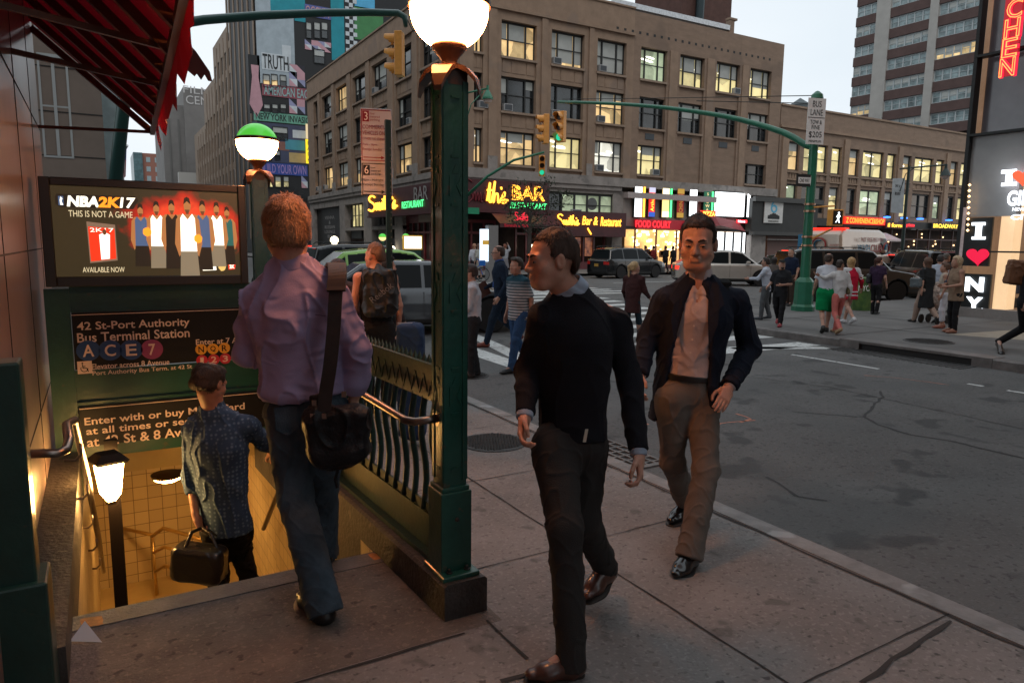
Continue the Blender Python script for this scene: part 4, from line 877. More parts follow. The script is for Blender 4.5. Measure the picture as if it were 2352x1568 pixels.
cr = n.new('ShaderNodeValToRGB'); e_ = cr.color_ramp.elements; e_[0].position = .85; e_[0].color = (1.0, .07, .02, 1); e_[1].position = 1.55; e_[1].color = (.045, .030, .012, 1); q_ = cr.color_ramp.elements.new(1.0 if False else .98); q_.color = (.55, .02, .008, 1)
sc_ = n.new('ShaderNodeMath'); sc_.operation = 'MULTIPLY'; sc_.inputs[1].default_value = .62; q_.position = .78; e_[0].position = .60; e_[len(e_) - 1].position = .93
l.new(tcn.outputs['Object'], mpn.inputs[0]); l.new(mpn.outputs[0], ln.inputs[0]); l.new(tcn.outputs['Object'], nz.inputs['Vector']); l.new(nz.outputs['Fac'], ma.inputs[0]); l.new(ln.outputs['Value'], ma.inputs[2]); l.new(ma.outputs[0], sc_.inputs[0]); l.new(sc_.outputs[0], cr.inputs[0]); l.new(cr.outputs[0], b.inputs['Emission Color']); b.inputs['Emission Strength'].default_value = .85
def U(u, v, k=1): return (b0 + W_ * u, ay - .0012 * k, c0 + H_ * (1 - v))
def shape(nm, pts, m, k=1, par=pan):
    g = G(); g.poly([U(u, v, k) for u, v in pts], (0, -.0008, 0)); return g.build(nm, m, par)
E_ = lambda n_, c, s: mat('advert ' + n_, tuple(x * .4 for x in c), .4, emit=c, es=s)
rdg = E_('red', (1, .045, .012), .95); rdd = E_('dark red', (.5, .02, .01), .7); whg = E_('white', (1, .93, .75), 1.6); org = E_('orange', (1, .30, .02), 1.4); crm = E_('cream', (.9, .75, .45), .85)
skn = E_('bronze', (.55, .22, .07), .75); skd = E_('brown', (.22, .08, .03), .6); blk = E_('black', (.03, .02, .012), .6); nvy = E_('navy', (.10, .16, .30), .7); grn = E_('teal', (.03, .16, .13), .7); gry = E_('fade', (.42, .34, .22), .5)
# red glow field as stepped ragged bands
def blob(cu, cv, ru, rv, sd, n=26): r = random.Random(sd); return [(cu + ru * math.cos(2 * math.pi * i / n) * r.uniform(.9, 1.06), cv + rv * math.sin(2 * math.pi * i / n) * r.uniform(.85, 1.08)) for i in range(n)]
0 and shape('glow', [(.36, .30), (.42, .16), (.5, .10), (.62, .07), (.75, .09), (.88, .14), (.97, .27), (.985, .5), (.97, .66), (.9, .6), (.8, .7), (.6, .62), (.5, .66), (.42, .74), (.37, .66), (.34, .5)], rdd, 1)
0 and shape('glow', [(.40, .32), (.46, .2), (.53, .14), (.63, .11), (.75, .13), (.86, .18), (.94, .3), (.95, .45), (.9, .5), (.8, .5), (.6, .5), (.5, .55), (.43, .62), (.385, .5)], rdg, 2)
# seven generic players
def player(u, top, s, jersey, short, k0, flip=1):
    hw = .031 * s; shape('player', [(u - hw * 1.35, top + .16 * s), (u - hw * .9, top + .12 * s), (u + hw * .9, top + .12 * s), (u + hw * 1.35, top + .16 * s), (u + hw * 1.6, top + .34 * s), (u + hw * 1.15, top + .44 * s), (u + hw * .95, top + .42 * s), (u - hw * .95, top + .42 * s), (u - hw * 1.15, top + .44 * s), (u - hw * 1.6, top + .34 * s)], skn, k0)
    shape('jersey', [(u - hw * .85, top + .15 * s), (u - hw * .55, top + .115 * s), (u, top + .16 * s), (u + hw * .55, top + .115 * s), (u + hw * .85, top + .15 * s), (u + hw * .95, top + .40 * s), (u - hw * .95, top + .40 * s)], jersey, k0 + 1)
    shape('shorts', [(u - hw * .98, top + .40 * s), (u + hw * .98, top + .40 * s), (u + hw * 1.15, top + .60 * s), (u - hw * 1.15, top + .60 * s)], short, k0 + 1)
    shape('head', blob(u, top + .06 * s, hw * .42, .055 * s, int(u * 100), 14), skn, k0 + 2); shape('hair', [(u - hw * .42, top + .045 * s), (u - hw * .3, top - .0), (u, top - .012 * s), (u + hw * .3, top), (u + hw * .42, top + .045 * s), (u, top + .022 * s)], blk, k0 + 3)
    shape('beard', [(u - hw * .3, top + .085 * s), (u + hw * .3, top + .085 * s), (u + hw * .12, top + .118 * s), (u - hw * .12, top + .118 * s)], skd, k0 + 3)
for i, (u, tp, sc_, j, sh) in enumerate(((.455, .20, 1.0, nvy, blk), (.905, .20, .98, grn, blk), (.535, .165, 1.08, whg, gry), (.848, .15, 1.08, whg, gry), (.612, .145, 1.12, blk, blk), (.772, .14, 1.15, nvy, blk), (.692, .11, 1.32, whg, gry))): player(.70 + (u - .69) * 1.08, tp - .02, sc_ * 1.18, j, sh, 3 + i * 3)
for u, v in ((.475, .49), (.755, .56)): shape('ball', blob(u, v, .024, .055, 5, 16), org, 26)
# titles
def ttx(s, u0, u1, v0, v1, m, k=2, **kw): p = U((u0 + u1) / 2, (v0 + v1) / 2, k); text('lettering', s, p, XR, XU, W_ * (u1 - u0), H_ * abs(v1 - v0), m, pan, ext=.001, **kw)
shape('title_plate', [(.02, .12), (.03, .09), (.43, .09), (.44, .13), (.41, .235), (.04, .235), (.02, .2)], blk, 1)
ttx('NBA', .075, .235, .105, .225, whg, 3, fat=.05, shear=.15); ttx('2K', .228, .345, .105, .225, org, 4, fat=.05, shear=.15); ttx('17', .34, .425, .105, .225, whg, 4, fat=.03, shear=.15)
shape('league_mark', [(.035, .115), (.06, .115), (.06, .215), (.035, .215)], nvy, 2); shape('league_mark', [(.047, .12), (.056, .14), (.05, .17), (.058, .21), (.044, .21), (.042, .16)], whg, 3)
ttx('THIS IS NOT A GAME', .08, .405, .265, .335, crm); ttx('AVAILABLE NOW', .13, .345, .895, .955, crm)
shape('game_case', [(.165, .385), (.31, .415), (.312, .82), (.17, .85)], E_('case', (.35, .22, .14), .6), 1); shape('case_cover', [(.172, .44), (.305, .46), (.305, .80), (.175, .83)], rdg, 2); shape('figure', [(.225, .53), (.255, .50), (.28, .53), (.272, .80), (.228, .81)], whg, 3); shape('figure', blob(.253, .50, .011, .035, 3, 10), skd, 4)
ttx('2K17', .18, .30, .455, .50, whg, 3); shape('rating_plate', [(.775, .86), (.855, .855), (.857, .94), (.777, .945)], whg, 1); shape('seal', blob(.892, .895, .024, .058, 8, 20), E_('gold', (.9, .6, .18), .9), 1); shape('publisher_mark', [(.928, .86), (.975, .855), (.968, .93), (.93, .935)], rdg, 1); ttx('2K', .935, .966, .875, .92, whg, 3, fat=.03)
# ---------------------------------------------------------------- awning
redc = mat('red awning cloth', (.04, .0015, .005), .6, var=.25, vs=2.5, bump=.1, bs=8); redc.node_tree.nodes['Principled BSDF'].inputs['Transmission Weight'].default_value = 0.0
t = thing('awning', 'dark red torn cloth awning with metal ribs over the stairs at top left', 'awning', (.1, 6, 3))
ys = [7.3 - k * .52 for k in range(9)]
def aw(y): f = (7.3 - y); return A3((-.36, y, 3.42)), A3((.50 - .035 * f, y, 2.66))
g = G(); vs = []; 
for y in np.linspace(7.3, 2.9, 23):
    a, b = aw(y); sag = .03 * math.sin((7.3 - y) / .52 * math.pi) ** 2
    for u in np.linspace(0, 1, 7): p = a * (1 - u) + b * u + A3((0, 0, .05 + .0 * u - sag)); vs.append(p)
fs = [(j * 7 + i, j * 7 + i + 1, (j + 1) * 7 + i + 1, (j + 1) * 7 + i) for j in range(22) for i in range(6)]
g.add(vs, fs); o = g.build('cloth', redc, t, smooth=True)
# sunlit glow of the sky through thin cloth
nn = redc.node_tree; tl = nn.nodes.new('ShaderNodeBsdfTranslucent'); tl.inputs[0].default_value = (.20, .002, .010, 1); ms = nn.nodes.new('ShaderNodeMixShader'); ms.inputs[0].default_value = .40
ou = [x for x in nn.nodes if x.type == 'OUTPUT_MATERIAL'][0]; nn.links.new(nn.nodes['Principled BSDF'].outputs[0], ms.inputs[1]); nn.links.new(tl.outputs[0], ms.inputs[2]); nn.links.new(ms.outputs[0], ou.inputs[0])
ribm = mat('awning rib', (.12, .06, .04), .4, metal=.5)
for y in ys: g = G(); a, b = aw(y); g.beam(a, b, .05, .05); g.build('rib', ribm, t)
g = G(); g.beam(aw(7.3)[1] + A3((0, .02, 0)), aw(2.9)[1], .035, .05); g.beam(aw(7.3)[1], (-.36, 7.3, 2.63), .025, .025); g.beam(aw(5.2)[1] + A3((0, 0, .02)), (-.36, 5.2, 2.78), .03, .03); g.beam(aw(4.2)[1] + A3((0, 0, .02)), (-.36, 4.2, 2.78), .03, .03); g.build('frame', ribm, t)
g = G(); r = random.Random(3); vs = []; N = 24
for i in range(N + 1):
    y = 7.15 - 4.2 * i / N; b = aw(y)[1]; d = .06 + .09 * abs(math.sin(i * 1.9)) + .10 * r.random(); vs += [b + A3((.02, 0, .03)), b + A3((.03 + .02 * math.sin(i), 0, -d))]
g.add(vs, [(2 * i, 2 * i + 1, 2 * i + 3, 2 * i + 2) for i in range(N)]); g.build('torn_valance', redc, t)
g = G(); pts = [ony(x, y, 7.1) for x, y in ((405, 112), (425, 92), (450, 118), (482, 165), (488, 188), (478, 186), (470, 172), (462, 184), (452, 170), (447, 176), (428, 160), (424, 170), (412, 158), (402, 148))]
g.poly(pts, (0, .004, 0)); g.build('torn_flap', redc, t)
# ---------------------------------------------------------------- shop signs
neon_y = emis('neon yellow', (1, .42, .04), 3.2); neon_r = emis('neon red', (1, .02, .03), 2.2); neon_g = emis('neon green', (.08, .9, .25), 2.2); neon_w = emis('neon white', (.85, .92, 1), 2.6)
redglow = mat('dim red sign', (.12, .01, .015), .5, emit=(.6, .01, .03), es=.5); whitebox = emis('lit white panel', (.93, .97, 1), 2.2)
def smooth(pts, k=5):
    P = [np.array(p, float) for p in pts]; P = [2 * P[0] - P[1]] + P + [2 * P[-1] - P[-2]]; o = []
    for i in range(1, len(P) - 2):
        for j in range(k):
            t = j / k; a, b, c, d = P[i - 1:i + 3]; o.append(.5 * (2 * b + (c - a) * t + (2 * a - 5 * b + 4 * c - d) * t * t + (3 * b - a - 3 * c + d) * t ** 3))
    return o + [P[-2]]
SCR = {'S': [[(.62, .95), (.35, 1.1), (.08, .95), (.15, .72), (.5, .5), (.62, .22), (.35, -.02), (.02, .1)]],
       'm': [[(.62, .1), (.75, .5), (.78, .05), (.92, .5), (.95, .05), (1.08, .5), (1.1, .05), (1.2, .08)]],
       'i': [[(1.2, .1), (1.3, .5), (1.32, .08), (1.42, .08)], [(1.36, .68), (1.38, .76)]],
       't': [[(1.42, .1), (1.58, .98), (1.56, .5), (1.56, .08), (1.68, .06)], [(1.42, .62), (1.72, .62)]],
       'h': [[(1.68, .08), (1.86, 1.06), (1.80, .5), (1.80, .02), (1.86, .4), (2.02, .45), (2.05, .06), (2.16, .08)]],
       "'": [[(2.2, .8), (2.26, .68)]], 's': [[(2.14, .1), (2.42, .56), (2.4, .3), (2.5, .12), (2.36, .02), (2.24, .12), (2.42, .2), (2.62, .16)]]}
def script(word, par, F, u0, u1, z0, z1, d, m, r, nm='lettering', lo=0.0, hi=2.62):
    g = G(); s = 1 if F.ax == 'y' else -1
    for ch in word:
        for st in SCR[ch]:
            pts = [(u0 + (u1 - u0) * (p[0] - lo) / (hi - lo), z0 + (z1 - z0) * p[1]) for p in smooth(st, 4)]
            g.tube([F.P(u, z, d) for u, z in pts], r, 6)
    return g.build(nm, m, par, smooth=True)
FS1 = Fac('y', 39.45); FS2 = Fac('x', 19.1)
t = thing('bar_sign', 'maroon wraparound bar sign with yellow, red and green neon lettering on the building corner', 'sign', (19.3, 39.6, 3.8))
rx = FS1.px(1262, 450)[0]; ly = FS2.px(845, 490)[1] if False else FS2.px(846, 495)[0]
g = G(); g.box((19.1, 39.45, 3.78), (rx, 40.2, 5.62)); g.box((19.1, 40.2, 3.78), (19.6, ly, 5.62)); g.box((19.0, 39.35, 3.62), (rx + .05, 40.2, 3.779)); g.box((19.0, 40.2, 3.62), (19.6, ly, 3.779))
g.build('board', maroon, t)
def rct(F, x0, y0, x1, y1):
    a = F.px(x0, (y0 + y1) / 2); b = F.px(x1, (y0 + y1) / 2); zt = F.px((x0 + x1) / 2, y0)[1]; zb = F.px((x0 + x1) / 2, y1)[1]; return a[0], b[0], zb, zt
def ftext(par, F, r4, s, m, d=-.06, **k):
    u0, u1, z0, z1 = r4; return text('lettering', s, F.P((u0 + u1) / 2, (z0 + z1) / 2, d), F.R, XU, abs(u1 - u0), z1 - z0, m, par, **k)
u0, u1, z0, z1 = rct(FS1, 1058, 418, 1166, 466)
script('Smi', t, FS1, u0, u1, z0, z1, -.05, mat('unlit neon', (.16, .01, .02), .4), .035); script("th's", t, FS1, u0, u1, z0 + .0, z1, -.07, neon_y, .062)
ftext(t, FS1, rct(FS1, 1175, 427, 1251, 461), 'BAR', neon_y, -.07, outline=.018); ftext(t, FS1, rct(FS1, 1180, 431, 1246, 457), 'BAR', neon_y, -.08, outline=.014)
ftext(t, FS1, rct(FS1, 1171, 466, 1255, 480), 'RESTAURANT', neon_g, -.06, shear=.2)
u0, u1, z0, z1 = rct(FS2, 848, 449, 914, 482); script("Smith's", t, FS2, u0, u1, z0, z1, -.07, neon_y, .075)
ftext(t, FS2, rct(FS2, 952, 428, 984, 460), 'BAR', mat('unlit silver letters', (.3, .3, .3), .4), -.05); ftext(t, FS2, rct(FS2, 925, 461, 975, 477), 'RESTAURANT', neon_g, -.06)
# sign under the strip windows
FS3 = Fac('y', 39.3)
t = thing('bar_sign', 'maroon sign box with one long line of yellow script neon under the strip windows', 'sign', (26, 39.6, 3)); r4 = rct(FS3, 1258, 486, 1438, 543)
g = G(); g.box((r4[0], 39.3, r4[2]), (r4[1], 39.99, r4[3])); g.build('board', maroon, t)
u0, u1, z0, z1 = rct(FS3, 1279, 495, 1330, 517); script("Smith's", t, FS3, u0, u1, z0, z1, -.06, neon_y, .045)
ftext(t, FS3, rct(FS3, 1336, 497, 1372, 517), 'Bar &', neon_y, -.06, shear=.2, fat=.012); ftext(t, FS3, rct(FS3, 1378, 499, 1426, 520), 'Restaurant', neon_y, -.06, shear=.25, fat=.015)
g = G(); u0, u1, z0, z1 = rct(FS3, 1349, 524, 1357, 538); g.tube([(u0, 39.25, z1), (u0 + .05, 39.25, (z0 + z1) / 2 + .1), (u1, 39.25, z0)], .05, 6); g.build('neon_tube', neon_y, t)
t = thing('awning', 'dark red bar awning with dim red lettering below the neon corner sign', 'awning', (23, 39, 3)); r4 = rct(FR, 1118, 492, 1262, 516)
g = G(); v = [(r4[0], 39.4, 3.6), (r4[1], 39.4, 3.6), (r4[1], 38.3, 2.95), (r4[0], 38.3, 2.95), (r4[0], 38.3, 2.7), (r4[1], 38.3, 2.7)]; g.add(v, [(3, 2, 1, 0), (4, 5, 2, 3)]); g.build('cloth', maroon, t)
F4 = Fac('y', 38.28); ftext(t, F4, (r4[0] + .3, r4[0] + 2.3, 2.74, 2.92), "Smith's BAR", redglow, -.01); u0, u1, z0, z1 = rct(F4, 1181, 489, 1213, 506); script("Smith's", t, F4, u0, u1, z0, z1, -.05, mat('dim neon red', (.3, .01, .02), .4, emit=(1, .03, .06), es=.8), .04)
# small wall lamps
for (x, y, F, l) in ((912, 571, FL, 'round white wall lamp left of the white screen'), (1029 - 60, 570, FL, 'round white wall lamp above the white screen'), (1443, 577, FR, 'white wall lamp between the bar and food court'), (1217, 568, FR, 'small bright wall lamp behind the street tree')):
    p = F.px(x, y); c = F.P(p[0], p[1], -.35); g = G(); g.lathe([(0, -.2)] + [(.2 * math.cos(a), .2 * math.sin(a)) for a in np.linspace(-1.4, 1.4, 8)] + [(0, .2)], c, 12)
    t = thing('wall_lamp', l, 'lamp', c); g.build('globe', emis('lamp white', (1, .86, .6), 4), t, smooth=True); g = G(); g.beam(F.P(p[0], p[1] - .1, -.34), F.P(p[0], p[1] - .1, .0), .05, .05); g.build('bracket', blackm, t)
# food court
t = thing('food_court', 'brightly lit food court shop front with a red band sign', 'shop', (38, 39.9, 0)); fx = lambda x, y=550: ony(x, y, 39.9)[0]
a, b = fx(1457), fx(1562); g = G(); g.box((a, 40.9, .2), (fx(1722), 41.0, 2.84)); g.build('interior_wall', mat('food court wall', (.5, .3, .12), .6, var=.8, vs=1.6, emit='same', es=1.15, col2=(.9, .50, .18)), t)
g = G(); r = random.Random(5)
for k in range(46): u = a + .3 + (b - a) * r.random(); z = 1.2 + 1.5 * r.random(); s = .06 + .14 * r.random(); g.box((u, 40.5, z), (u + s * 2, 40.55, z + s))
each(g, 'hanging_lamp', emis('bulb cluster', (1, .78, .42), 4.5), t)
g = G()
for k in range(16): u = a + .4 + (b - a - .6) * r.random(); z = .3 + .9 * r.random(); g.box((u, 40.3, z), (u + .35, 40.45, z + .3))
each(g, 'counter_goods', mat('goods', (.15, .07, .03), .6), t)
g = G(); [g.box((u, 39.85, 0), (u + .1, 39.95, 2.84)) for u in (a, a + 2.0, a + 4.0, b)]; g.box((a, 39.84, 0), (b + .1, 39.96, .3)); g.build('frame', redw, t)
g = G(); g.box((a - .1, 39.5, 2.86), (b, 39.89, 3.55)); bd = g.build('fascia', mat('fascia red', (.14, .01, .02), .5, emit=(.5, .01, .02), es=.35), t)
ftext(bd, Fac('y', 39.49), rct(Fac('y', 39.49), 1459, 507, 1540, 523), 'FOOD COURT', neon_r, -.03, fat=.02)
g = G(); c0 = fx(1563); c1 = fx(1682); g.add([(c0, 39.4, 3.6), ((c0 + c1) / 2, 39.2, 3.95), (c1, 39.4, 3.6), (c1, 38.6, 2.85), (c0, 38.6, 2.85), ((c0 + c1) / 2, 38.6, 3.25)], [(5, 1, 0), (4, 5, 0), (5, 2, 1), (5, 3, 2)]); g.build('red_canopy', mat('canopy red', (.20, .015, .02), .6), t)
g = G(); u0, u1 = fx(1640), fx(1718); g.box((u0, 40.2, .3), (u1, 40.3, 2.8)); g.build('bright_window', whitebox, t)
g = G(); [g.box((u, 39.7, 0), (u + .12, 39.8, 2.8)) for u in np.linspace(u0, u1, 5)]; g.build('frame', blackm, t)
Fv = Fac('y', 39.85)
def vsign(x0, x1, y0, y1, m, label, txt=None, tm=None, edge=None, bands=()):
    u0, u1, z0, z1 = rct(Fv, x0, y0, x1, y1); t = thing('vertical_sign', label, 'sign', (u0, 39.85, z0), group='upright signs above the food court')
    g = G(); g.box((u0 - .05, 39.80, z0 - .04), (u1 + .05, 39.99, z1 + .04)); g.build('case', blackm, t); g = G(); g.box((u0, 39.77, z0), (u1, 39.799, z1)); f = g.build('face', m, t)
    for (a, b, mm) in bands: g = G(); g.box((u0, 39.755, z0 + (z1 - z0) * a), (u1, 39.769, z0 + (z1 - z0) * b)); g.build('colour_band', mm, f)
    if txt: text('lettering', txt, ((u0 + u1) / 2, 39.74, (z0 + z1) / 2), (0, 0, 1), (-1, 0, 0), (z1 - z0) * .62, (u1 - u0) * .55, tm, f) if not txt.startswith('|') else text('lettering', '\n'.join(txt[1:]), ((u0 + u1) / 2, 39.74, (z0 + z1) / 2), XR, XU, (u1 - u0) * .6, (z1 - z0) * .9, tm, f)
    if edge: g = G(); g.tube([(u1 + .18, 39.75, z0), (u1 + .18, 39.75, z1)], .07, 6); g.build('neon_edge', edge, t)
vsign(1457, 1473, 429, 498, whitebox, 'white upright sign with orange neon edge, leftmost above the food court', '| . . . ', mat('faint', (.5, .3, .3), .5), neon_y)
vsign(1489, 1503, 431, 498, emis('sign red', (.8, .02, .02), .9), 'red upright sign with yellow script and a blue foot', "Arthur's", neon_y, None, ((0, .16, emis('sign blue', (.03, .12, .6), .8)), (.83, 1, emis('sign pale', (.6, .6, .8), .9))))
vsign(1520, 1535, 433, 499, emis('sign cream', (1, .66, .22), 1.6), 'glowing cream and orange upright sign with green neon edge', None, None, neon_g, ((0, .2, emis('sign pale2', (1, .85, .5), 1.8)), (.8, 1, emis('sign pale2', (1, .85, .5), 1.8))))
vsign(1554, 1569, 434, 500, emis('sign oxblood', (.22, .01, .01), .8), 'dark red upright sign with gold lettering', 'CHINESE', emis('gold', (.6, .35, .05), .6), None, ((0, .17, emis('gold', (.6, .35, .05), .6)), (.83, 1, emis('gold', (.6, .35, .05), .6))))
vsign(1583, 1599, 436, 497, whitebox, 'white upright sign with thin black marks', '|/-./-/.', tar)
vsign(1615, 1630, 440, 497, emis('sign green', (.01, .12, .06), .7), 'dark green upright sign with white and yellow letters and green neon edge', '|SUBWAY', emis('lettering cream', (1, .75, .35), 1.0), neon_g)
t = thing('led_screen', 'blank white lit screen above the food court canopy', 'screen', (44, 39.8, 4)); u0, u1, z0, z1 = rct(Fv, 1638, 443, 1702, 497); g = G(); g.box((u0, 39.5, z0), (u1, 39.7, z1)); g.build('face', whitebox, t)
g = G(); g.box((u0 - .1, 39.701, z0 - .1), (u1 + .1, 39.99, z1 + .1)); g.build('case', blackm, t)
t = thing('led_screen', 'narrow angled white lit screen at the end of the larger screen', 'screen', (46, 39.8, 4)); g = G(); g.poly([(u1 + .35, 39.5, z0), (u1 + 1.1, 39.0 + .9, z0), (u1 + 1.1, 39.9, z1 - .1), (u1 + .35, 39.5, z1)][::-1], (.05, .08, 0)); g.build('face', whitebox, t)
t = thing('pizza_sign', 'red box sign with glowing yellow pizza lettering', 'sign', (42, 39.4, 3.6)); u0, u1, z0, z1 = rct(Fac('y', 39.3), 1612, 484, 1644, 499); g = G(); g.box((u0, 39.3, z0), (u1, 39.49, z1)); o = g.build('board', emis('pizza red', (1, .05, .01), 1.1), t); ftext(o, Fac('y', 39.3), (u0 + .1, u1 - .1, z0 + .08, z1 - .08), 'PIZZA', emis('pizza yellow', (1, .65, .1), 2.2), -.02, fat=.02)
t = thing('news_sign', 'small white and red lit shop sign at the food court corner', 'sign', (46, 39.3, 2.8)); u0, u1, z0, z1 = rct(Fac('y', 39.2), 1694, 505, 1716, 512); g = G(); g.box((u0, 39.2, z0), (u1, 39.3, z1)); o = g.build('board', neon_r, t); ftext(o, Fac('y', 39.2), (u0 + .05, u1 - .25, z0 + .02, z1 - .02), 'News', neon_w, -.02)
# long signs on the brown building
Fb = Fac('y', 39.8)
def lsign(x0, x1, y0, y1, s, m, tm, label, sy=1.0):
    u0, u1, z0, z1 = rct(Fb, x0, y0, x1, y1); t = thing('shop_sign', label, 'sign', (u0, 39.8, z0)); g = G(); g.box((u0, 39.6, z0), (u1, 39.89, z1)); o = g.build('board', m, t); ftext(o, Fac('y', 39.6), (u0 + .2, u1 - .2, z0 + (z1 - z0) * .14, z1 - (z1 - z0) * .14), s, tm, -.02, fat=.02); return t
lsign(1935, 2029, 499, 516, 'Z CONVENIENCE&SHOP', emis('led red', (.9, .03, .01), .8), emis('led orange', (1, .22, .02), 2.4), 'long red lit sign with orange capital letters on the brown building')
lsign(2031, 2074, 511, 524, 'il forno', maroon, emis('led amber', (1, .5, .05), 2.4), 'dark sign with amber letters right of the long red sign'); lsign(2074, 2098, 512, 524, 'pizza', maroon, neon_r, 'dark sign with small red letters beside the amber letters')
lsign(2136, 2198, 513, 526, 'BROADWAY', blackm, emis('led yellow', (1, .62, .06), 2.0), 'black sign with dotted yellow lettering nearest the glass shop')
for i, (x, y) in enumerate(((2028, 499), (2067, 501), (2104, 503), (2170, 506))):
    p = Fb.px(x, y); g = G(); g.lathe([(0, -.09), (.3, -.05), (.3, .05), (0, .09)], (p[0], 39.4, p[1]), 12); tag(g.build('blue_lamp', emis('blue lamp', (.04, .2, 1), 3)), 'small blue oval lamp over the brown building shop signs', 'lamp', 'blue lamps over the shop signs')
t = thing('awning', 'pale striped awning below the long red lit sign', 'awning', (58, 39, 2.5)); u0, u1, z0, z1 = rct(Fb, 1937, 516, 2036, 528); g = G(); g.add([(u0, 39.8, 3.1), (u1, 39.8, 3.1), (u1 + .3, 38.4, 2.45), (u0, 38.4, 2.45), (u0, 38.4, 2.3), (u1 + .3, 38.4, 2.3)], [(3, 2, 1, 0), (4, 5, 2, 3)]); g.build('cloth', mat('pale awning', (.45, .38, .38), .7, var=.2, vs=3, stretch=(4, .1, .1)), t)
# ---------------------------------------------------------------- glass shop at right
GS = thing('glass_shop', 'glass fronted souvenir shop with black mullions at the right edge', 'building', (19.2, 5, 0)); FG = Fac('x', 19.0)
YE = 9.95; pale = mat('pale fascia', (.33, .33, .33), .35, var=.15, vs=.8, coat=.3); upg = mat('reflecting glass', (.14, .14, .155), .15, spec=.8, var=.35, vs=.5)
g = G(); g.box((19.35, -6, 4.55), (32, YE - .05, 40)); g.build('upper_glass', upg, GS)
g = G(); g.box((19.1, -6, 3.35), (19.34, 8.75, 4.5)); g.box((19.1, 8.751, 2.5), (19.34, YE - .05, 4.5)); g.build('fascia', pale, GS)
g = G()
for z in (4.5, 6.38, 9.2): g.box((18.94, -6, z - .03), (19.2, YE, z + .03))
for y in (YE, 6.6): g.box((18.95, y - .05, 0.25 if y > 7 else 4.5), (19.2, y + .03, 12))
g.box((18.98, -6, 0), (19.2, YE - .05, .0)); g.box((18.97, YE - 2.0, 1.62), (19.0, YE - .2, 1.66)); g.build('mullion', blackm, GS)
g = G(); g.box((18.9, -6, 0), (19.3, YE - .02, .24)); g.build('plinth', mat('plinth stone', (.26, .24, .23), .6, var=.1), GS)
warmw = mat('warm shop wall', (.55, .42, .28), .6, var=.3, vs=1.2, emit=(1, .66, .36), es=.75)
g = G(); g.box((20.6, -6, .24), (20.8, YE - .1, 3.05)); g.box((19.3, YE - .1, 0), (32, YE, 16)); g.build('shop_wall', mat('dim shop wall', (.2, .15, .12), .7, var=.5, vs=1.5, emit=(.6, .35, .2), es=.25), GS)
y0, y1 = [onx(x, 600, 19)[1] for x in (2316, 2284)]; g = G(); g.box((19.12, y0, .24), (19.5, y1, 3.35)); g.build('warm_pillar', warmw, GS)
g = G(); [g.lathe([(.0, -.04), (.04, 0), (0, .04)], onx(2227 - k * .55, 425 + k * 13, 18.93), 8) for k in range(9)]; each(g, 'bulb', fixw, GS)
def stand(nm, label, cat, x0, y0, x1, y1, m, d=.0, th=.06):
    a = onx(x0, (y0 + y1) / 2, 19 + d)[1]; b = onx(x1, (y0 + y1) / 2, 19 + d)[1]; zt = onx((x0 + x1) / 2, y0, 19 + d)[2]; zb = onx((x0 + x1) / 2, y1, 19 + d)[2]
    g = G(); g.box((19 + d, b, zb), (19 + d + th, a, zt)); o = g.build(nm, m); tag(o, label, cat); return o, (a, b, zb, zt)
o, r4 = stand('window_panel', 'black window panel with a white letter I and red heart', 'sign', 2213, 500, 2276, 611, blackm, .0)
def gtext(par, x0, y0, x1, y1, s, m, d=-.03, **k):
    a = onx(x0, (y0 + y1) / 2, 19 + d)[1]; b = onx(x1, (y0 + y1) / 2, 19 + d)[1]; zt = onx((x0 + x1) / 2, y0, 19 + d)[2]; zb = onx((x0 + x1) / 2, y1, 19 + d)[2]
    text('lettering', s, (19 + d, (a + b) / 2, (zt + zb) / 2), (0, -1, 0), XU, abs(a - b), zt - zb, m, par, **k)
def slab_I(par, x0, y0, x1, y1, m, d=-.04):
    A = lambda x, y: onx(x, y, 19 + d); g = G(); w = (x1 - x0)
    for (xa, ya, xb, yb) in ((x0, y0, x1, y0 + (y1 - y0) * .16), (x0 + w * .32, y0 + (y1 - y0) * .16, x1 - w * .32, y1 - (y1 - y0) * .16), (x0, y1 - (y1 - y0) * .16, x1, y1)):
        p, q = A(xa, ya), A(xb, yb); g.box((19 + d, q[1], q[2]), (19 + d + .025, p[1], p[2]))
    g.build('lettering', m, par)
def heart(par, x, y, w, h, m, d=-.05):
    g = G(); pts = []
    for k in range(36):
        a = 2 * math.pi * k / 36; hx = 16 * math.sin(a) ** 3 / 17; hy = (13 * math.cos(a) - 5 * math.cos(2 * a) - 2 * math.cos(3 * a) - math.cos(4 * a)) / 17; p = onx(x + hx * w / 2, y - hy * h / 2 * 1.1, 19 + d); pts.append((19 + d, p[1], p[2]))
    g.poly(pts, (.03, 0, 0)); g.build('heart', m, par)
slab_I(o, 2232, 511, 2262, 550, neon_w); heart(o, 2245, 588, 55, 42, emis('heart red', (.85, .01, .06), .85))
o, _ = stand('window_panel', 'black window panel with the white letters N and Y', 'sign', 2208, 629, 2272, 742, blackm); gtext(o, 2217, 636, 2260, 670, 'N', neon_w, fat=.05); gtext(o, 2218, 682, 2262, 716, 'Y.', neon_w, fat=.05)
o, _ = stand('poster_strip', 'narrow strip of small posters at the left edge of the glass shop', 'poster', 2197, 477, 2211, 650, mat('poster strip', (.4, .34, .34), .6, var=.5, vs=3, emit=(.6, .5, .5), es=.2), -.02)
SGN = thing('gift_sign', 'large white neon gift shop sign with an orange red heart at the right edge', 'sign', (18.8, 8, 3))
slab_I(SGN, 2300, 391, 2334, 426, neon_w, -.1); heart(SGN, 2348, 407, 50, 38, emis('heart orange', (1, .10, .04), 1.3), -.12)
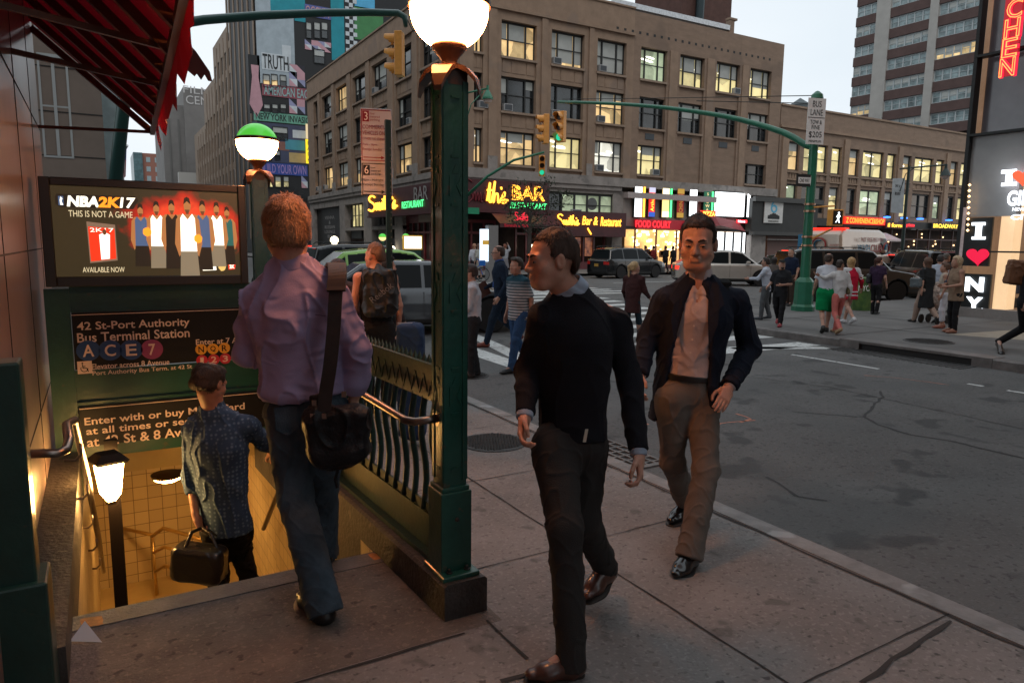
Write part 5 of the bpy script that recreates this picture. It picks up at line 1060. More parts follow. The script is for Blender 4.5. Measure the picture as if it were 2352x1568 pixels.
gtext(SGN, 2314, 436, 2400, 472, 'GIFTS', neon_w, -.1, fat=.03); gtext(SGN, 2326, 476, 2392, 484, 'NEW YORK', neon_w, -.1); gtext(SGN, 2322, 492, 2390, 504, 'CITY', neon_w, -.1, fat=.03)
KS = thing('kitchen_sign', 'vertical red neon kitchen sign at the top right edge', 'sign', (18.5, 8.5, 6)); 
A = lambda x, y: onx(x, y, 18.6)
p0, p1 = A(2291, 178), A(2353, -60); g = G(); g.box((18.62, p1[1] - .02, p0[2]), (18.7, p0[1], 7.9)); g.build('board', mat('red glow board', (.2, .01, .02), .4, emit=(.9, .02, .04), es=.35), KS)
for i, ch in enumerate('KITCHEN'):
    yv = 155 - (6 - i) * 45; c = A(2319 - (yv - 155) * -.055 * -1 if False else 2314 + (155 - yv) * .13, yv); text('lettering', ch, (18.58, c[1], c[2]), (0, -1, 0), XU, .33, .42, emis('neon coral', (1, .20, .05), 3.0), KS, outline=.018); text('letter_glow', ch, (18.605, c[1] - .03, c[2]), (0, -1, 0), XU, .36, .46, emis('neon pinkred', (1, .01, .05), 1.2), KS, fat=.03)
# goods in the window
for k, (x0, y0, x1, y1, m, l) in enumerate(((2290, 628, 2345, 672, (.03, .045, .09), 'dark blue hard suitcase on a shelf in the shop window'), (2293, 682, 2340, 730, (.06, .06, .055), 'grey wheeled suitcase on the floor of the shop window'))):
    a, b = onx(x0, 650, 19.7)[1], onx(x1, 650, 19.7)[1]; zt = onx(x0, y0, 19.7)[2]; zb = onx(x0, y1, 19.7)[2]; t = thing('suitcase', l, 'suitcase', (19.9, a, zb))
    g = G(); g.box((19.6, b, max(.26, zb)), (19.9, a, zt)); g.build('shell', mat('case%d' % k, m, .4), t, bevel=.04); g = G(); g.tube([(19.75, a - .1, zt), (19.75, a - .1, zt + .3), (19.75, b + .1, zt + .3), (19.75, b + .1, zt)], .012, 6); g.build('handle', steelk, t)
for k in range(3): g = G(); c = onx(2222 + k * 12, 706, 19.3); g.lathe([(.05, -.12), (.055, .1), (0, .1)], (19.35, c[1], .42), 10); g.lathe([(.056, .0), (.056, .09)], (19.35, c[1], .42), 10, 1); tag(g.build('souvenir_cup', [mat('cup white', (.5, .45, .4), .5), mat('cup pink', (.45, .1, .15), .5)]), 'small pink and white souvenir cup at the foot of the shop window', 'cup', 'souvenir cups in the window')
# ---------------------------------------------------------------- poles and signals
amber = mat('signal amber', (.80, .36, .07), .45, var=.08, vs=10, coat=.2)
polem = mat('pole green', (.01, .14, .075), .4, var=.15, vs=5, coat=.2)
lensg = emis('green lens', (.02, .65, .35), .9); lensd = mat('dark lens', (.02, .015, .012), .3)
def signal(c, fwd, lit_g, par_name, label, up=(0, 0, 1), hs=1.0, dbl=False):
    """three lens traffic signal hanging with its top at c, facing fwd"""
    t = thing('traffic_light', label, 'traffic light', c, group='yellow traffic lights'); f = A3(fwd); f /= np.linalg.norm(f); u = A3(up); r = np.cross(f, u); c = A3(c)
    g = G(); g.obox(c - u * .55 * hs, r * .16 * hs, f * .10 * hs, u * .53 * hs); g.build('housing', amber, t, bevel=.02)
    for k in range(3):
        cc = c - u * (.20 + .35 * k) * hs + f * .10 * hs; rr = .135 * hs
        g = G(); n = 14; vs = []
        for d_, cut in ((0, 0), (.26 * hs, 0)):
            for i in range(n): a = math.radians(-40 + 260 * i / (n - 1)); dd = d_ * (1 if math.sin(a) > 0 else .55); vs.append(cc + f * dd + r * rr * math.cos(a) + u * rr * math.sin(a))
        g.add(vs, [(i, i + 1, n + i + 1, n + i) for i in range(n - 1)]); v = g.build('visor', amber, t); v.modifiers.new('s', 'SOLIDIFY').thickness = .012
        g = G(); pts = [cc + f * .02 + r * rr * .9 * math.cos(a) + u * rr * .9 * math.sin(a) for a in np.linspace(0, 2 * math.pi, 15)[:-1]]; g.poly(pts, f * .01); g.build('lens', lensg if (k == 2 and lit_g) else lensd, t)
    return t
# big right hand mast
GP = thing('signal_pole', 'tall green signal pole with a long curved mast arm at the far sidewalk', 'pole', (16.35, 12.45, 0)); bx, by = 16.4, 12.45
ptop = onx(1888, 208, bx)
g = G(); g.tube([(bx, by, 0), (bx, by, 5.55)], [.135, .105], 16); g.lathe([(.13, 0), (.16, .02), (.14, .12), (.05, .2), (0, .22)], (bx, by, 5.5), 12); g.build('shaft', polem, GP, smooth=False)
g = G(); g.lathe([(.30, 0), (.30, .12), (.25, .18), (.24, .78), (.2, .84), (.14, .9)], (bx, by, .0), 8); g.build('base', polem, GP)
az = onx(1872, 335, bx)[2]; pts = [(bx, by, az), (bx, by + .25, az + .05)]
for (x, y) in ((1800, 305), (1700, 275), (1600, 257), (1500, 245), (1400, 238), (1282, 234)): p = onx(x, y, bx); pts.append(tuple(p))
g = G(); g.tube([A3(p) for p in smooth(pts, 3)], [.095 - .045 * i / 24 for i in range(len(smooth(pts, 3)))], 10); g.build('arm', polem, GP, smooth=True)
tip = A3(pts[-1]); g = G(); g.tube([(bx, by, 5.6), tuple(onx(1500, 226, bx)), tuple(tip + A3((0, -.3, .05)))], .012, 5); g.tube([(bx, by, 5.4), tuple(onx(1600, 232, bx))], .012, 5); g.build('stay_wire', tar, GP)
g = G(); [g.lathe([(.145, 0), (.145, .05)], (bx, by, z), 12) for z in (1.72, 1.95, 2.62, 2.8)]; g.build('band', mat('steel band', (.5, .3, .2), .3, metal=.8), GP)
fw = -A3((tip[0], tip[1], 0)) / np.linalg.norm(tip[:2])
signal(tip + A3((.1, -.1, -.35)), (-.93, -.36, -.05), True, '', 'yellow traffic light with its green lamp lit hanging from the long mast arm', hs=1.15)
signal(tip + A3((-.35, .35, -.45)), (-1, .35, 0), False, '', 'yellow traffic light seen side on behind the lit one on the long mast arm', hs=1.1)
c = dep(1874, 279, 18.2); t = thing('bus_lane_sign', 'white bus lane and tow fine sign on the green signal pole', 'sign', c); nrm = -A3(MC @ [0, 0, 1]); nrm[2] = 0; nrm[0] += .25; nrm /= np.linalg.norm(nrm); rr = np.cross(A3(XU), nrm)
signw = mat('sign white bright', (.85, .85, .83), .6); signk = mat('sign ink', (.02, .02, .02), .6)
g = G(); g.obox(c, rr * .26, nrm * .008, A3(XU) * .575); o = g.build('plate', signw, t)
for s, z, w, h in (('BUS', .43, .26, .15), ('LANE', .22, .36, .15), ('TOW &', -.02, .34, .10), ('FINE', -.15, .24, .10), ('$205', -.34, .38, .17), ('MINIMUM', -.50, .36, .06)): text('lettering', s, c + nrm * .012 + A3(XU) * z, rr, XU, w, h, signk, o, ext=.002)
g = G(); g.obox(c + nrm * .01 + A3(XU) * .09, rr * .25, nrm * .002, A3(XU) * .008); g.build('rule', signk, o)
c = dep(1861, 414, 18.4); t = thing('one_way_sign', 'black and white one way sign crossing the green signal pole', 'sign', c); c = c + A3((.0, .12, 0)); g = G(); g.obox(c, rr * .30, nrm * .008, A3(XU) * .155); o = g.build('plate', signk, t)
g = G(); a_ = lambda x, z: c + nrm * .012 + rr * x + A3(XU) * z; g.poly([a_(-.25, -.08), a_(.12, -.08), a_(.12, -.13), a_(.27, 0), a_(.12, .13), a_(.12, .08), a_(-.25, .08)], nrm * .003); o2 = g.build('arrow', signw, o); text('lettering', 'ONE WAY', a_(-.06, 0) + nrm * .006, rr, XU, .3, .1, signk, o2, ext=.001)
c = dep(1918, 500, 18.2); t = thing('walk_signal', 'yellow pedestrian signal showing a white walking figure', 'signal', c); g = G(); g.obox(c, rr * .17, nrm * .1, A3(XU) * .21); o = g.build('housing', amber, t, bevel=.015)
g = G(); g.obox(c + nrm * .102, rr * .14, nrm * .004, A3(XU) * .175); g.build('lens', lensd, o)
g = G(); a_ = lambda x, z: c + nrm * .11 + rr * x + A3(XU) * z
g.poly([a_(.02 + .028 * math.cos(k * .785), .115 + .028 * math.sin(k * .785)) for k in range(8)], nrm * .003)
for p in (((.01, .085), (.05, .06), (.035, -.02), (-.005, -.02), (-.015, .06)), ((.03, -.01), (.035, -.06), (.06, -.13), (.035, -.135), (.01, -.06), (.0, -.01)), ((.0, -.01), (.02, -.03), (-.01, -.08), (-.05, -.13), (-.07, -.115), (-.03, -.07)), ((-.015, .07), (-.05, .02), (-.045, .0), (-.03, .015), (.0, .05)), ((.05, .065), (.075, .03), (.07, .015), (.04, .045))): g.poly([a_(*q) for q in p], nrm * .003)
g.build('walking_figure', neon_w, o)
g = G(); b0 = A3((bx, by, 0)); g.tube([(bx, by, 2.74), tuple(c + A3((0, 0, .30)) - nrm * .05)], .025, 6); g.tube([(bx, by, 1.86), tuple(c - A3((0, 0, .27)) - nrm * .05)], .025, 6); each(g, 'bracket', amber, t)
# corner pole with small arm, signal and bell lamp
p = dep(1067, 640, 39); bx2, by2 = p[0], p[1]; CPo = thing('signal_pole', 'green corner pole with a rising arm and street lamp behind the big lamp post', 'pole', (bx2, by2, 0)); q = lambda x, y, D=39: dep(x, y, D)
g = G(); g.tube([(bx2, by2, 0), (bx2, by2, q(1067, 195)[2])], [.13, .08], 12); g.tube([q(1067, 455), q(1120, 405, 38.5), q(1180, 368, 38), q(1250, 350, 37.5)], [.09, .08, .07, .06], 8); g.tube([q(1067, 215), q(1118, 204)], .05, 6); g.tube([q(1067, 290), q(1082, 240), q(1110, 210)], .03, 6); g.build('shaft', polem, CPo, smooth=True)
c = q(1120, 218); g = G(); g.lathe([(.07, .5), (.08, .25), (.18, .1), (.3, -.15), (.31, -.25)], c, 12); g.build('lamp_head', polem, CPo); g = G(); g.lathe([(.25, -.26), (.2, -.42), (0, -.48)], c, 12); g.build('lamp_glass', mat('milky glass', (.5, .4, .36), .3), CPo)
signal(q(1245, 357, 37.5), (-.5, -.85, 0), True, '', 'small yellow traffic light with green lamp lit on the short corner arm')
sg = q(1082, 484, 38.5); g = G(); g.box((sg[0] - .5, sg[1], sg[2] - .17), (sg[0] + .5, sg[1] + .03, sg[2] + .17)); t = tag(g.build('street_sign', mat('street sign green', (.01, .20, .10), .5, emit=(.01, .2, .1), es=.1)), 'small green street name sign at the bar corner', 'sign')
# left mast arm above everything
q = lambda x, y, D=18: dep(x, y, D)
LM = thing('mast_arm', 'dark green mast arm with a backward facing signal crossing the top left of the view', 'pole', q(430, 50)); g = G(); a_ = [q(380, 60), q(470, 46), q(600, 36), q(750, 30), q(850, 29), q(915, 31), q(930, 40), q(932, 62)]
g.tube(a_, [.12, .115, .105, .095, .09, .085, .08, .05], 10); g.tube([q(380, 60), q(300, 90), q(250, 560)], [.12, .15, .17], 10); g.build('arm', mat('mast green', (.012, .075, .065), .35, coat=.3), LM, smooth=True)
g = G(); g.tube([q(915, 28), q(935, 45), q(950, 75)], .012, 5); g.build('wire', tar, LM)
signal(q(917, 72), (-.82, .57, 0), False, '', 'orange lit traffic light seen from behind near the top of the big globe lamp', hs=1.02)
# parking rule sign
c = dep(865, 350, 6.9); t = thing('parking_sign', 'pinkish parking rules sign with red and dark panels on a dark perforated post', 'sign', (c[0], c[1], 0)); rr2 = rr; n2 = nrm
g = G(); hh = 97 / FV * 6.9; ww = 35 / FV * 6.9
g.obox(c, rr2 * ww, n2 * .004, A3(XU) * hh); o = g.build('plate', mat('pinkish white', (.52, .55, .62), .55), t, bevel=.004)
a_ = lambda x, y: c + n2 * .006 + rr2 * ((x - 865) / FV * 6.9) + A3(XU) * ((350 - y) / FV * 6.9)
redi = mat('sign red ink', (.25, .01, .03), .6)
def sq(x0, y0, x1, y1, m, nm='panel', e=.001): g = G(); g.poly([a_(x0, y1), a_(x1, y1), a_(x1, y0), a_(x0, y0)], n2 * e); return g.build(nm, m, o)
for (x0, y0, x1, y1, m) in ((832, 256, 897, 258, redi), (832, 368, 897, 370, redi), (831, 256, 833, 370, redi), (832, 375, 897, 377, signk), (832, 445, 897, 447, signk), (831, 375, 833, 447, signk)): sq(x0, y0, x1, y1, m, 'border')
def st(x0, x1, y0, y1, s, m): w_ = (x1 - x0) / FV * 6.9; h_ = (y1 - y0) / FV * 6.9; text('lettering', s, a_((x0 + x1) / 2, (y0 + y1) / 2) + n2 * .002, rr2, XU, w_, h_, m, o, ext=.001)
sq(834, 259, 849, 283, redi); st(838, 846, 262, 280, '3', signw); sq(834, 379, 849, 402, signk); st(837, 846, 381, 399, '6', signw)
for y, m in ((262, redi), (382, signk)): st(851, 862, y, y + 5, 'hour', m); st(851, 873, y + 7, y + 12, 'metered', m); st(851, 873, y + 14, y + 20, 'parking', m)
st(834, 893, 290, 299, 'COMMERCIAL', redi); st(834, 893, 303, 312, 'VEHICLES ONLY', redi); st(834, 893, 318, 323, 'OTHERS NO STANDING', redi); st(834, 866, 331, 337, '7am - 6pm', redi); st(834, 877, 341, 348, 'Except Sunday', redi)
st(834, 879, 410, 416, '6pm - Midnight', signk); st(834, 880, 420, 427, 'Except Sunday', signk)
for y, m in ((362, redi), (439, signk)):
    g = G(); g.poly([a_(835, y + 1), a_(875, y + 1), a_(875, y + 4), a_(883, y), a_(875, y - 4), a_(875, y - 1), a_(835, y - 1)], n2 * .001); g.build('arrow', m, o)
p = dep(893, 500, 6.86); g = G(); g.box((p[0] - .027, p[1] - .02, 0), (p[0] + .027, p[1] + .012, dep(893, 281, 6.86)[2])); g.build('post', mat('post green', (.006, .03, .024), .5), t)
g = G(); [g.box((p[0] + .012, p[1] - .022, z), (p[0] + .022, p[1] - .0201, z + .02)) for z in np.arange(.3, 2.6, .06)]; each(g, 'hole', mat('hole glint', (.1, .12, .1), .5), t)
# street lamp with banner by the brown building
c0 = dep(2066, 640, 46); t = thing('street_lamp', 'tall street lamp with a hanging event banner in front of the brown building', 'lamp post', (c0[0], c0[1], 0)); q = lambda x, y, D=46: dep(x, y, D)
g = G(); g.tube([(c0[0], c0[1], 0), (c0[0], c0[1], q(2066, 385)[2])], [.12, .08], 10); g.tube([q(2067, 388), q(2130, 382), q(2172, 379)], .06, 6); g.tube([q(2067, 440), q(2080, 400), q(2100, 386)], .03, 6); g.build('pole', mat('lamp dark green', (.012, .03, .028), .5), t)
c = q(2172, 395); g = G(); g.lathe([(.07, .5), (.1, .2), (.22, .0), (.34, -.25)], c, 10); g.build('lamp_head', mat('lamp dark green', (0, 0, 0)), t); g = G(); g.lathe([(.3, -.26), (.2, -.42), (0, -.48)], c, 10); g.build('lamp_glass', mat('milky glass', (0, 0, 0)), t)
g = G(); v = [q(*a) for a in ((2051, 410), (2079, 409), (2074, 490), (2046, 488))]; g.poly(v[::-1], (0, .02, 0)); o = g.build('banner', mat('banner', (.40, .43, .45), .7, var=.15, vs=2), t)
for k, (y, s) in enumerate(((428, 'TIMES SQ'), (445, 'BROADWAY'))): text('lettering', s, q(2062, y, 45.7), XR, XU, .6, .2, tar, o)
# kiosk and screens across the street
c = dep(1122, 640, 33); t = thing('phone_kiosk', 'tall grey kiosk with a bright screen outside the bar', 'kiosk', (c[0], c[1], 0)); q = lambda x, y, D=33: dep(x, y, D)
p0 = q(1122, 520); g = G(); x0_, y0_ = c[0], c[1]; g.box((x0_ - .1, y0_ - .15, -.0), (x0_ + .42, y0_ + .15, q(1122, 518)[2])); g.build('body', mat('kiosk grey', (.2, .2, .2), .5), t)
g = G(); g.box((x0_ - .42, y0_ - .17, q(1115, 600)[2]), (x0_ - .101, y0_ + .1, q(1115, 527)[2])); g.build('screen', emis('screen bluewhite', (.7, .85, 1), 1.6), t)
g = G(); g.box((x0_ - .42, y0_ - .19, q(1115, 562)[2]), (x0_ - .101, y0_ - .171, q(1115, 552)[2])); g.build('screen_picture', emis('gold', (0, 0, 0), 1), t)
t = thing('subway_screen', 'white glowing advertising screen at the far subway entrance', 'screen', dep(953, 557, 36)); a, b = dep(929, 543, 36), dep(979, 571, 36); g = G(); g.box((a[0], a[1], b[2]), (b[0], a[1] + .1, a[2])); g.build('face', whitebox, t); g = G(); g.box((a[0] - .06, a[1] + .01, b[2] - .06), (b[0] + .06, a[1] + .14, a[2] + .06)); g.build('frame', emis('gold', (0, 0, 0), 1), t); g = G(); g.box((a[0], a[1] + .02, 0), (b[0], a[1] + .1, b[2] - .06)); g.build('base', greend, t)
for x, l in ((933, 'tiny green topped globe lamp over the white screen far across the street'), (880, 'tiny green topped globe lamp left of the parking sign post far away')):
    c = dep(x, 640, 37); t = thing('subway_lamp', l, 'lamp post', (c[0], c[1], 0)); z = dep(x, 545, 37)[2]; g = G(); g.box((c[0] - .06, c[1] - .06, 0), (c[0] + .06, c[1] + .06, z - .2)); g.build('post', polem, t)
    for lo, hi, m, nm in ((-1.5, 0, emis('far globe', (1, .7, .3), 1.2), 'globe'), (0.02, 1.5, globe_g, 'globe_cap')): g = G(); g.lathe([(.2 * math.cos(a), .19 * math.sin(a)) for a in np.linspace(lo, hi, 8)], (c[0], c[1], z), 14); g.build(nm, m, t, smooth=True)
for x, y, D, l in ((768, 552, 60, 'bright white street lamp glowing right of the red haired man'),):
    g = G(); g.lathe([(0, -.3)] + [(.36 * math.cos(a), .36 * math.sin(a)) for a in np.linspace(-1.4, 1.4, 8)] + [(0, .3)], dep(x, y, D), 12); tag(g.build('street_globe', emis('lamp white', (0, 0, 0), 1)), l, 'lamp')
# street tree
def leaf_cloud(pts, r, n, m, size, seed, nm='crown', parent=None):
    rs = np.random.RandomState(seed); V = []; F = []
    for i in range(n):
        c = pts[rs.randint(len(pts))]; d = rs.normal(size=3); d /= np.linalg.norm(d); p = np.array(c) + d * r * rs.uniform(.2, 1) ** .6 * np.array([1, 1, .8])
        a = rs.normal(size=3); a /= np.linalg.norm(a); b = np.cross(a, rs.normal(size=3)); b /= np.linalg.norm(b); s = size * rs.uniform(.6, 1.4); o = len(V)
        V += [p - a * s, p + b * s * .45, p + a * s, p - b * s * .45]; F.append((o, o + 1, o + 2, o + 3))
    return finish_mesh(nm, V, F, m, parent, smooth=False)
c = dep(1217, 640, 35); t = thing('street_tree', 'thin street tree with sparse dark leaves in front of the neon bar signs', 'tree', (c[0], c[1], 0)); q = lambda x, y, D=35: dep(x, y, D)
g = G(); g.tube([(c[0], c[1], 0), q(1216, 560), q(1218, 500), q(1222, 460)], [.12, .1, .07, .03], 8); [g.tube([q(1217, y0), q(x1, y1, D1)], [.05, .015], 6) for y0, x1, y1, D1 in ((540, 1180, 500, 34), (520, 1265, 480, 36), (500, 1195, 430, 35), (490, 1250, 420, 36), (480, 1160, 470, 36), (520, 1290, 520, 34.5))]; g.build('trunk', mat('bark', (.05, .04, .035), .9), t)
leaf_cloud([q(*a) for a in ((1185, 500), (1205, 470), (1230, 440), (1255, 425), (1195, 430), (1240, 500), (1270, 470), (1215, 515), (1250, 535), (1180, 480), (1285, 520), (1225, 480), (1165, 455), (1290, 455))], .62, 1500, mat('leaf green', (.028, .04, .022), .7, var=.4, vs=2), .07, 4, parent=t)
# a far leafless-looking tree mass between the mural and corner building
c = dep(690, 600, 90); t = thing('bare_tree', 'bare branching dark tree under the mural building', 'tree', (c[0], c[1], 0)); r = random.Random(9); g = G()
def branch(p, d, L, rad, n):
    e = p + d * L; g.tube([p, e], [rad, rad * .65], 5, cap=False)
    if n: [branch(e, (lambda v: v / np.linalg.norm(v))(d + np.array([r.uniform(-.8, .8), r.uniform(-.8, .8), r.uniform(-.2, .5)])), L * r.uniform(.62, .85), rad * .62, n - 1) for _ in range(3)]
branch(A3((c[0], c[1], 0)), A3((0, 0, 1)), 2.6, .22, 5); g.build('branches', mat('dark bark', (.018, .018, .02), .9), t)
# litter
c = onz(195, 1472, .0); t = g = G(); P_ = [onz(160, 1474), onz(235, 1476), onz(200, 1440)]; up = A3((0, 0, .075))
g.add([P_[0] + A3((0, 0, .004)), P_[1] + A3((0, 0, .004)), (P_[0] + P_[1]) / 2 + up + A3((-.0, .05, 0)), (P_[0] + P_[1]) / 2 + A3((.0, .07, .03))], [(0, 1, 2), (1, 3, 2), (0, 2, 3)]); tag(g.build('paper_scrap', mat('paper', (.85, .83, .86), .8)), 'crumpled white paper scrap on the landing by the left wall', 'litter')
for p4, l in ((((845, 1272), (890, 1266), (898, 1276), (858, 1287)), 'orange painted flake at the right end of the top step'), (((185, 1420), (235, 1412), (238, 1432), (190, 1440)), 'orange painted patch at the left end of the top step')):
    g = G(); pts = []
    for a, b in zip(p4, p4[1:] + p4[:1]): pts += [onz(a[0] + (b[0] - a[0]) * k / 4 + RS.uniform(-3, 3), a[1] + (b[1] - a[1]) * k / 4 + RS.uniform(-2, 2), .008) for k in range(4)]
    g.add(pts, [tuple(range(len(pts)))]); tag(g.build('paint_patch', mat('orange nosing', (.42, .16, .04), .7, var=.3, vs=30)), l, 'paint')
# ---------------------------------------------------------------- signed distance modelling of soft shapes
def unit(v): v = A3(v); n = np.linalg.norm(v); return v / n if n > 1e-9 else v
class Sdf:
    def __init__(s): s.pr = []
    def cone(s, a, b, ra, rb, k=.02, op='u', flat=None, cutb=False, cuta=False):
        """tapered capsule; flat=(axis, factor) squashes it along axis; cutb gives a flat end"""
        a, b = A3(a), A3(b); s.pr.append(('c', a, b, ra, rb, k, op, (unit(flat[0]), flat[1]) if flat else None, cutb, cuta)); return s
    def ell(s, c, r, M=None, k=.02, op='u'):
        s.pr.append(('e', A3(c), A3(r), np.array(M if M is not None else np.eye(3), float), 0, k, op)); return s
    def box(s, c, h, M=None, rd=.01, k=.01, op='u'):
        s.pr.append(('b', A3(c), A3(h), np.array(M if M is not None else np.eye(3), float), rd, k, op)); return s
    def half(s, p, n, k=.005):   # keep the side opposite to n
        s.pr.append(('h', A3(p), unit(n), 0, 0, k, 'i')); return s
    def bound(s):
        lo, hi = [], []
        for p in s.pr:
            if p[6] != 'u': continue
            if p[0] == 'c': r = max(p[3], p[4]); r *= max(1, p[7][1]) if p[7] else 1; lo.append(np.minimum(p[1], p[2]) - r); hi.append(np.maximum(p[1], p[2]) + r)
            else:
                e = np.abs(p[3].T) @ (p[2] + (p[4] if p[0] == 'b' else 0)); lo.append(p[1] - e); hi.append(p[1] + e)
        return np.min(lo, 0), np.max(hi, 0)
    def __call__(s, P, cull=None):
        D = np.full(len(P), 9.0, np.float32)
        for p in s.pr:
            if cull is not None and p[6] == 'u':
                lo, hi = cull
                if p[0] == 'c': r = max(p[3], p[4]) * (max(1, p[7][1]) if p[7] else 1) + .09; a, b = np.minimum(p[1], p[2]) - r, np.maximum(p[1], p[2]) + r
                else: e = np.abs(p[3].T) @ (p[2] + .02) + .09; a, b = p[1] - e, p[1] + e
                if (a > hi).any() or (b < lo).any(): continue
            if p[0] == 'c':
                _, a, b, ra, rb, k, op, fl, cb, ca = p; q = P - a.astype(np.float32); ab = b - a; sc = 1.0
                if fl:
                    w, f = fl; q = q + np.outer(q @ w.astype(np.float32), w * (1 / f - 1)).astype(np.float32); ab2 = ab + w * (ab @ w) * (1 / f - 1); sc = min(1, f)
                else: ab2 = ab
                L2 = ab2 @ ab2; t = np.clip(q @ ab2.astype(np.float32) / max(L2, 1e-9), 0, 1); r = q - np.outer(t, ab2).astype(np.float32)
                d = (np.sqrt((r * r).sum(1)) - (ra + (rb - ra) * t)) * sc
                if cb: d = np.maximum(d, (P - b.astype(np.float32)) @ unit(ab).astype(np.float32))
                if ca: d = np.maximum(d, -(P - a.astype(np.float32)) @ unit(ab).astype(np.float32))
            elif p[0] == 'e':
                _, c, r, M, _, k, op = p; q = (P - c.astype(np.float32)) @ M.T.astype(np.float32); n = np.sqrt(((q / r) ** 2).sum(1)); m = np.sqrt(((q / (r * r)) ** 2).sum(1)); d = n * (n - 1) / np.maximum(m, 1e-6); d = np.where(n < .3, -(r.min()) * .7, d)
            elif p[0] == 'b':
                _, c, h, M, rd, k, op = p; q = np.abs((P - c.astype(np.float32)) @ M.T.astype(np.float32)) - (h - rd); d = np.sqrt((np.maximum(q, 0) ** 2).sum(1)) + np.minimum(q.max(1), 0) - rd
            else: _, c, n_, _, _, k, op = p; d = (P - c.astype(np.float32)) @ n_.astype(np.float32)
            if op == 'u': h = np.maximum(k - np.abs(D - d), 0) / k; D = np.minimum(D, d) - h * h * k * .25
            elif op == 's': h = np.maximum(k - np.abs(D + d), 0) / k; D = np.maximum(D, -d) + h * h * k * .25
            else: h = np.maximum(k - np.abs(D - d), 0) / k; D = np.maximum(D, d) + h * h * k * .25
        return D
def surf(fn, lo, hi, h, extra=None):
    """block sparse sampling and naive surface nets; returns vertices and quads"""
    B = 8; lo = np.array(lo, float) - h * 2; n = (np.ceil((np.array(hi, float) + h * 2 - lo) / (h * B)).astype(int)); n = np.maximum(n, 1)
    cx = [lo[i] + (np.arange(n[i]) + .5) * h * B for i in range(3)]; cc = np.stack(np.meshgrid(*cx, indexing='ij'), -1).reshape(-1, 3).astype(np.float32)
    dc = fn(cc); N = n * B; D = np.repeat(np.repeat(np.repeat(dc.reshape(n), B, 0), B, 1), B, 2).astype(np.float32)
    act = np.where(np.abs(dc) < B * h * 1.25)[0]
    o = (np.arange(B)) * h - h * B / 2 + h * 0; off = np.stack(np.meshgrid(o, o, o, indexing='ij'), -1).reshape(-1, 3).astype(np.float32)
    Dv = D.reshape(n[0], B, n[1], B, n[2], B).transpose(0, 2, 4, 1, 3, 5).reshape(-1, B ** 3).copy()
    for i in range(0, len(act), 60):
        a = act[i:i + 60]; P = (cc[a][:, None, :] + off[None]).reshape(-1, 3); Dv[a] = fn(P, (P.min(0), P.max(0))).reshape(len(a), -1) if isinstance(fn, Sdf) else fn(P).reshape(len(a), -1)
    D = Dv.reshape(n[0], n[1], n[2], B, B, B).transpose(0, 3, 1, 4, 2, 5).reshape(N)
    s = D < 0; c8 = [(i, j, k) for i in (0, 1) for j in (0, 1) for k in (0, 1)]
    sl = lambda i, j, k: s[i:N[0] - 1 + i, j:N[1] - 1 + j, k:N[2] - 1 + k]
    cnt = sum(sl(*c).astype(np.int8) for c in c8); cells = np.argwhere((cnt > 0) & (cnt < 8))
    if not len(cells): return np.zeros((0, 3)), np.zeros((0, 4), int)
    val = {c: D[cells[:, 0] + c[0], cells[:, 1] + c[1], cells[:, 2] + c[2]] for c in c8}
    acc = np.zeros((len(cells), 3)); m = np.zeros(len(cells))
    for a in c8:
        for ax in range(3):
            if a[ax]: continue
            b = list(a); b[ax] = 1; b = tuple(b); va, vb = val[a], val[b]; x = (va < 0) != (vb < 0); t = np.where(x, va / np.where(x, va - vb, 1), 0)
            p = np.tile(np.array(a, float), (len(cells), 1)); p[:, ax] = t; acc += p * x[:, None]; m += x
    V = lo + (cells + acc / m[:, None]) * h
    idx = np.full(np.array(N) - 1, -1, np.int32); idx[cells[:, 0], cells[:, 1], cells[:, 2]] = np.arange(len(cells)); Q = []
    for ax in range(3):
        u, v = (ax + 1) % 3, (ax + 2) % 3; A = [slice(1, N[i] - 1) for i in range(3)]; A[ax] = slice(0, N[ax] - 1); A2 = list(A); A2[ax] = slice(1, N[ax])
        s0, s1 = s[tuple(A)], s[tuple(A2)]; e = np.argwhere(s0 != s1); o_ = np.array([1, 1, 1]); o_[ax] = 0; e = e + o_
        fl = s[e[:, 0], e[:, 1], e[:, 2]]
        def g_(du, dv): q = e.copy(); q[:, u] -= du; q[:, v] -= dv; return idx[q[:, 0], q[:, 1], q[:, 2]]
        q4 = np.stack([g_(1, 1), g_(0, 1), g_(0, 0), g_(1, 0)], 1); q4[~fl] = q4[~fl][:, ::-1]; Q.append(q4)
    Q = np.concatenate(Q); Q = Q[(Q >= 0).all(1)]
    return V, Q
def vnormals(V, Q):
    a, b, c, d = [V[Q[:, i]] for i in range(4)]; fn = np.cross(c - a, d - b); N = np.zeros_like(V)
    for i in range(4): np.add.at(N, Q[:, i], fn)
    return N / np.maximum(1e-12, np.linalg.norm(N, axis=1))[:, None]
_rk = np.random.RandomState(3)
_K = _rk.normal(size=(7, 3)); _K /= np.linalg.norm(_K, axis=1)[:, None]; _Ph = _rk.uniform(0, 6.28, 7); _M = _rk.normal(size=(7, 3))
def wav(P, f):
    """cheap smooth noise in about -1..1"""
    o = 0
    for i in range(7): o = o + np.sin(P @ _K[i] * f * (.7 + .15 * i) + _Ph[i] + 1.5 * np.sin(P @ _M[i] * f * .45 + _Ph[(i + 3) % 7]))
    return o / 3.2
def folds(P, f, sharp=1.0):
    w = wav(P, f); return (1 - np.abs(w)) ** (1 + sharp)
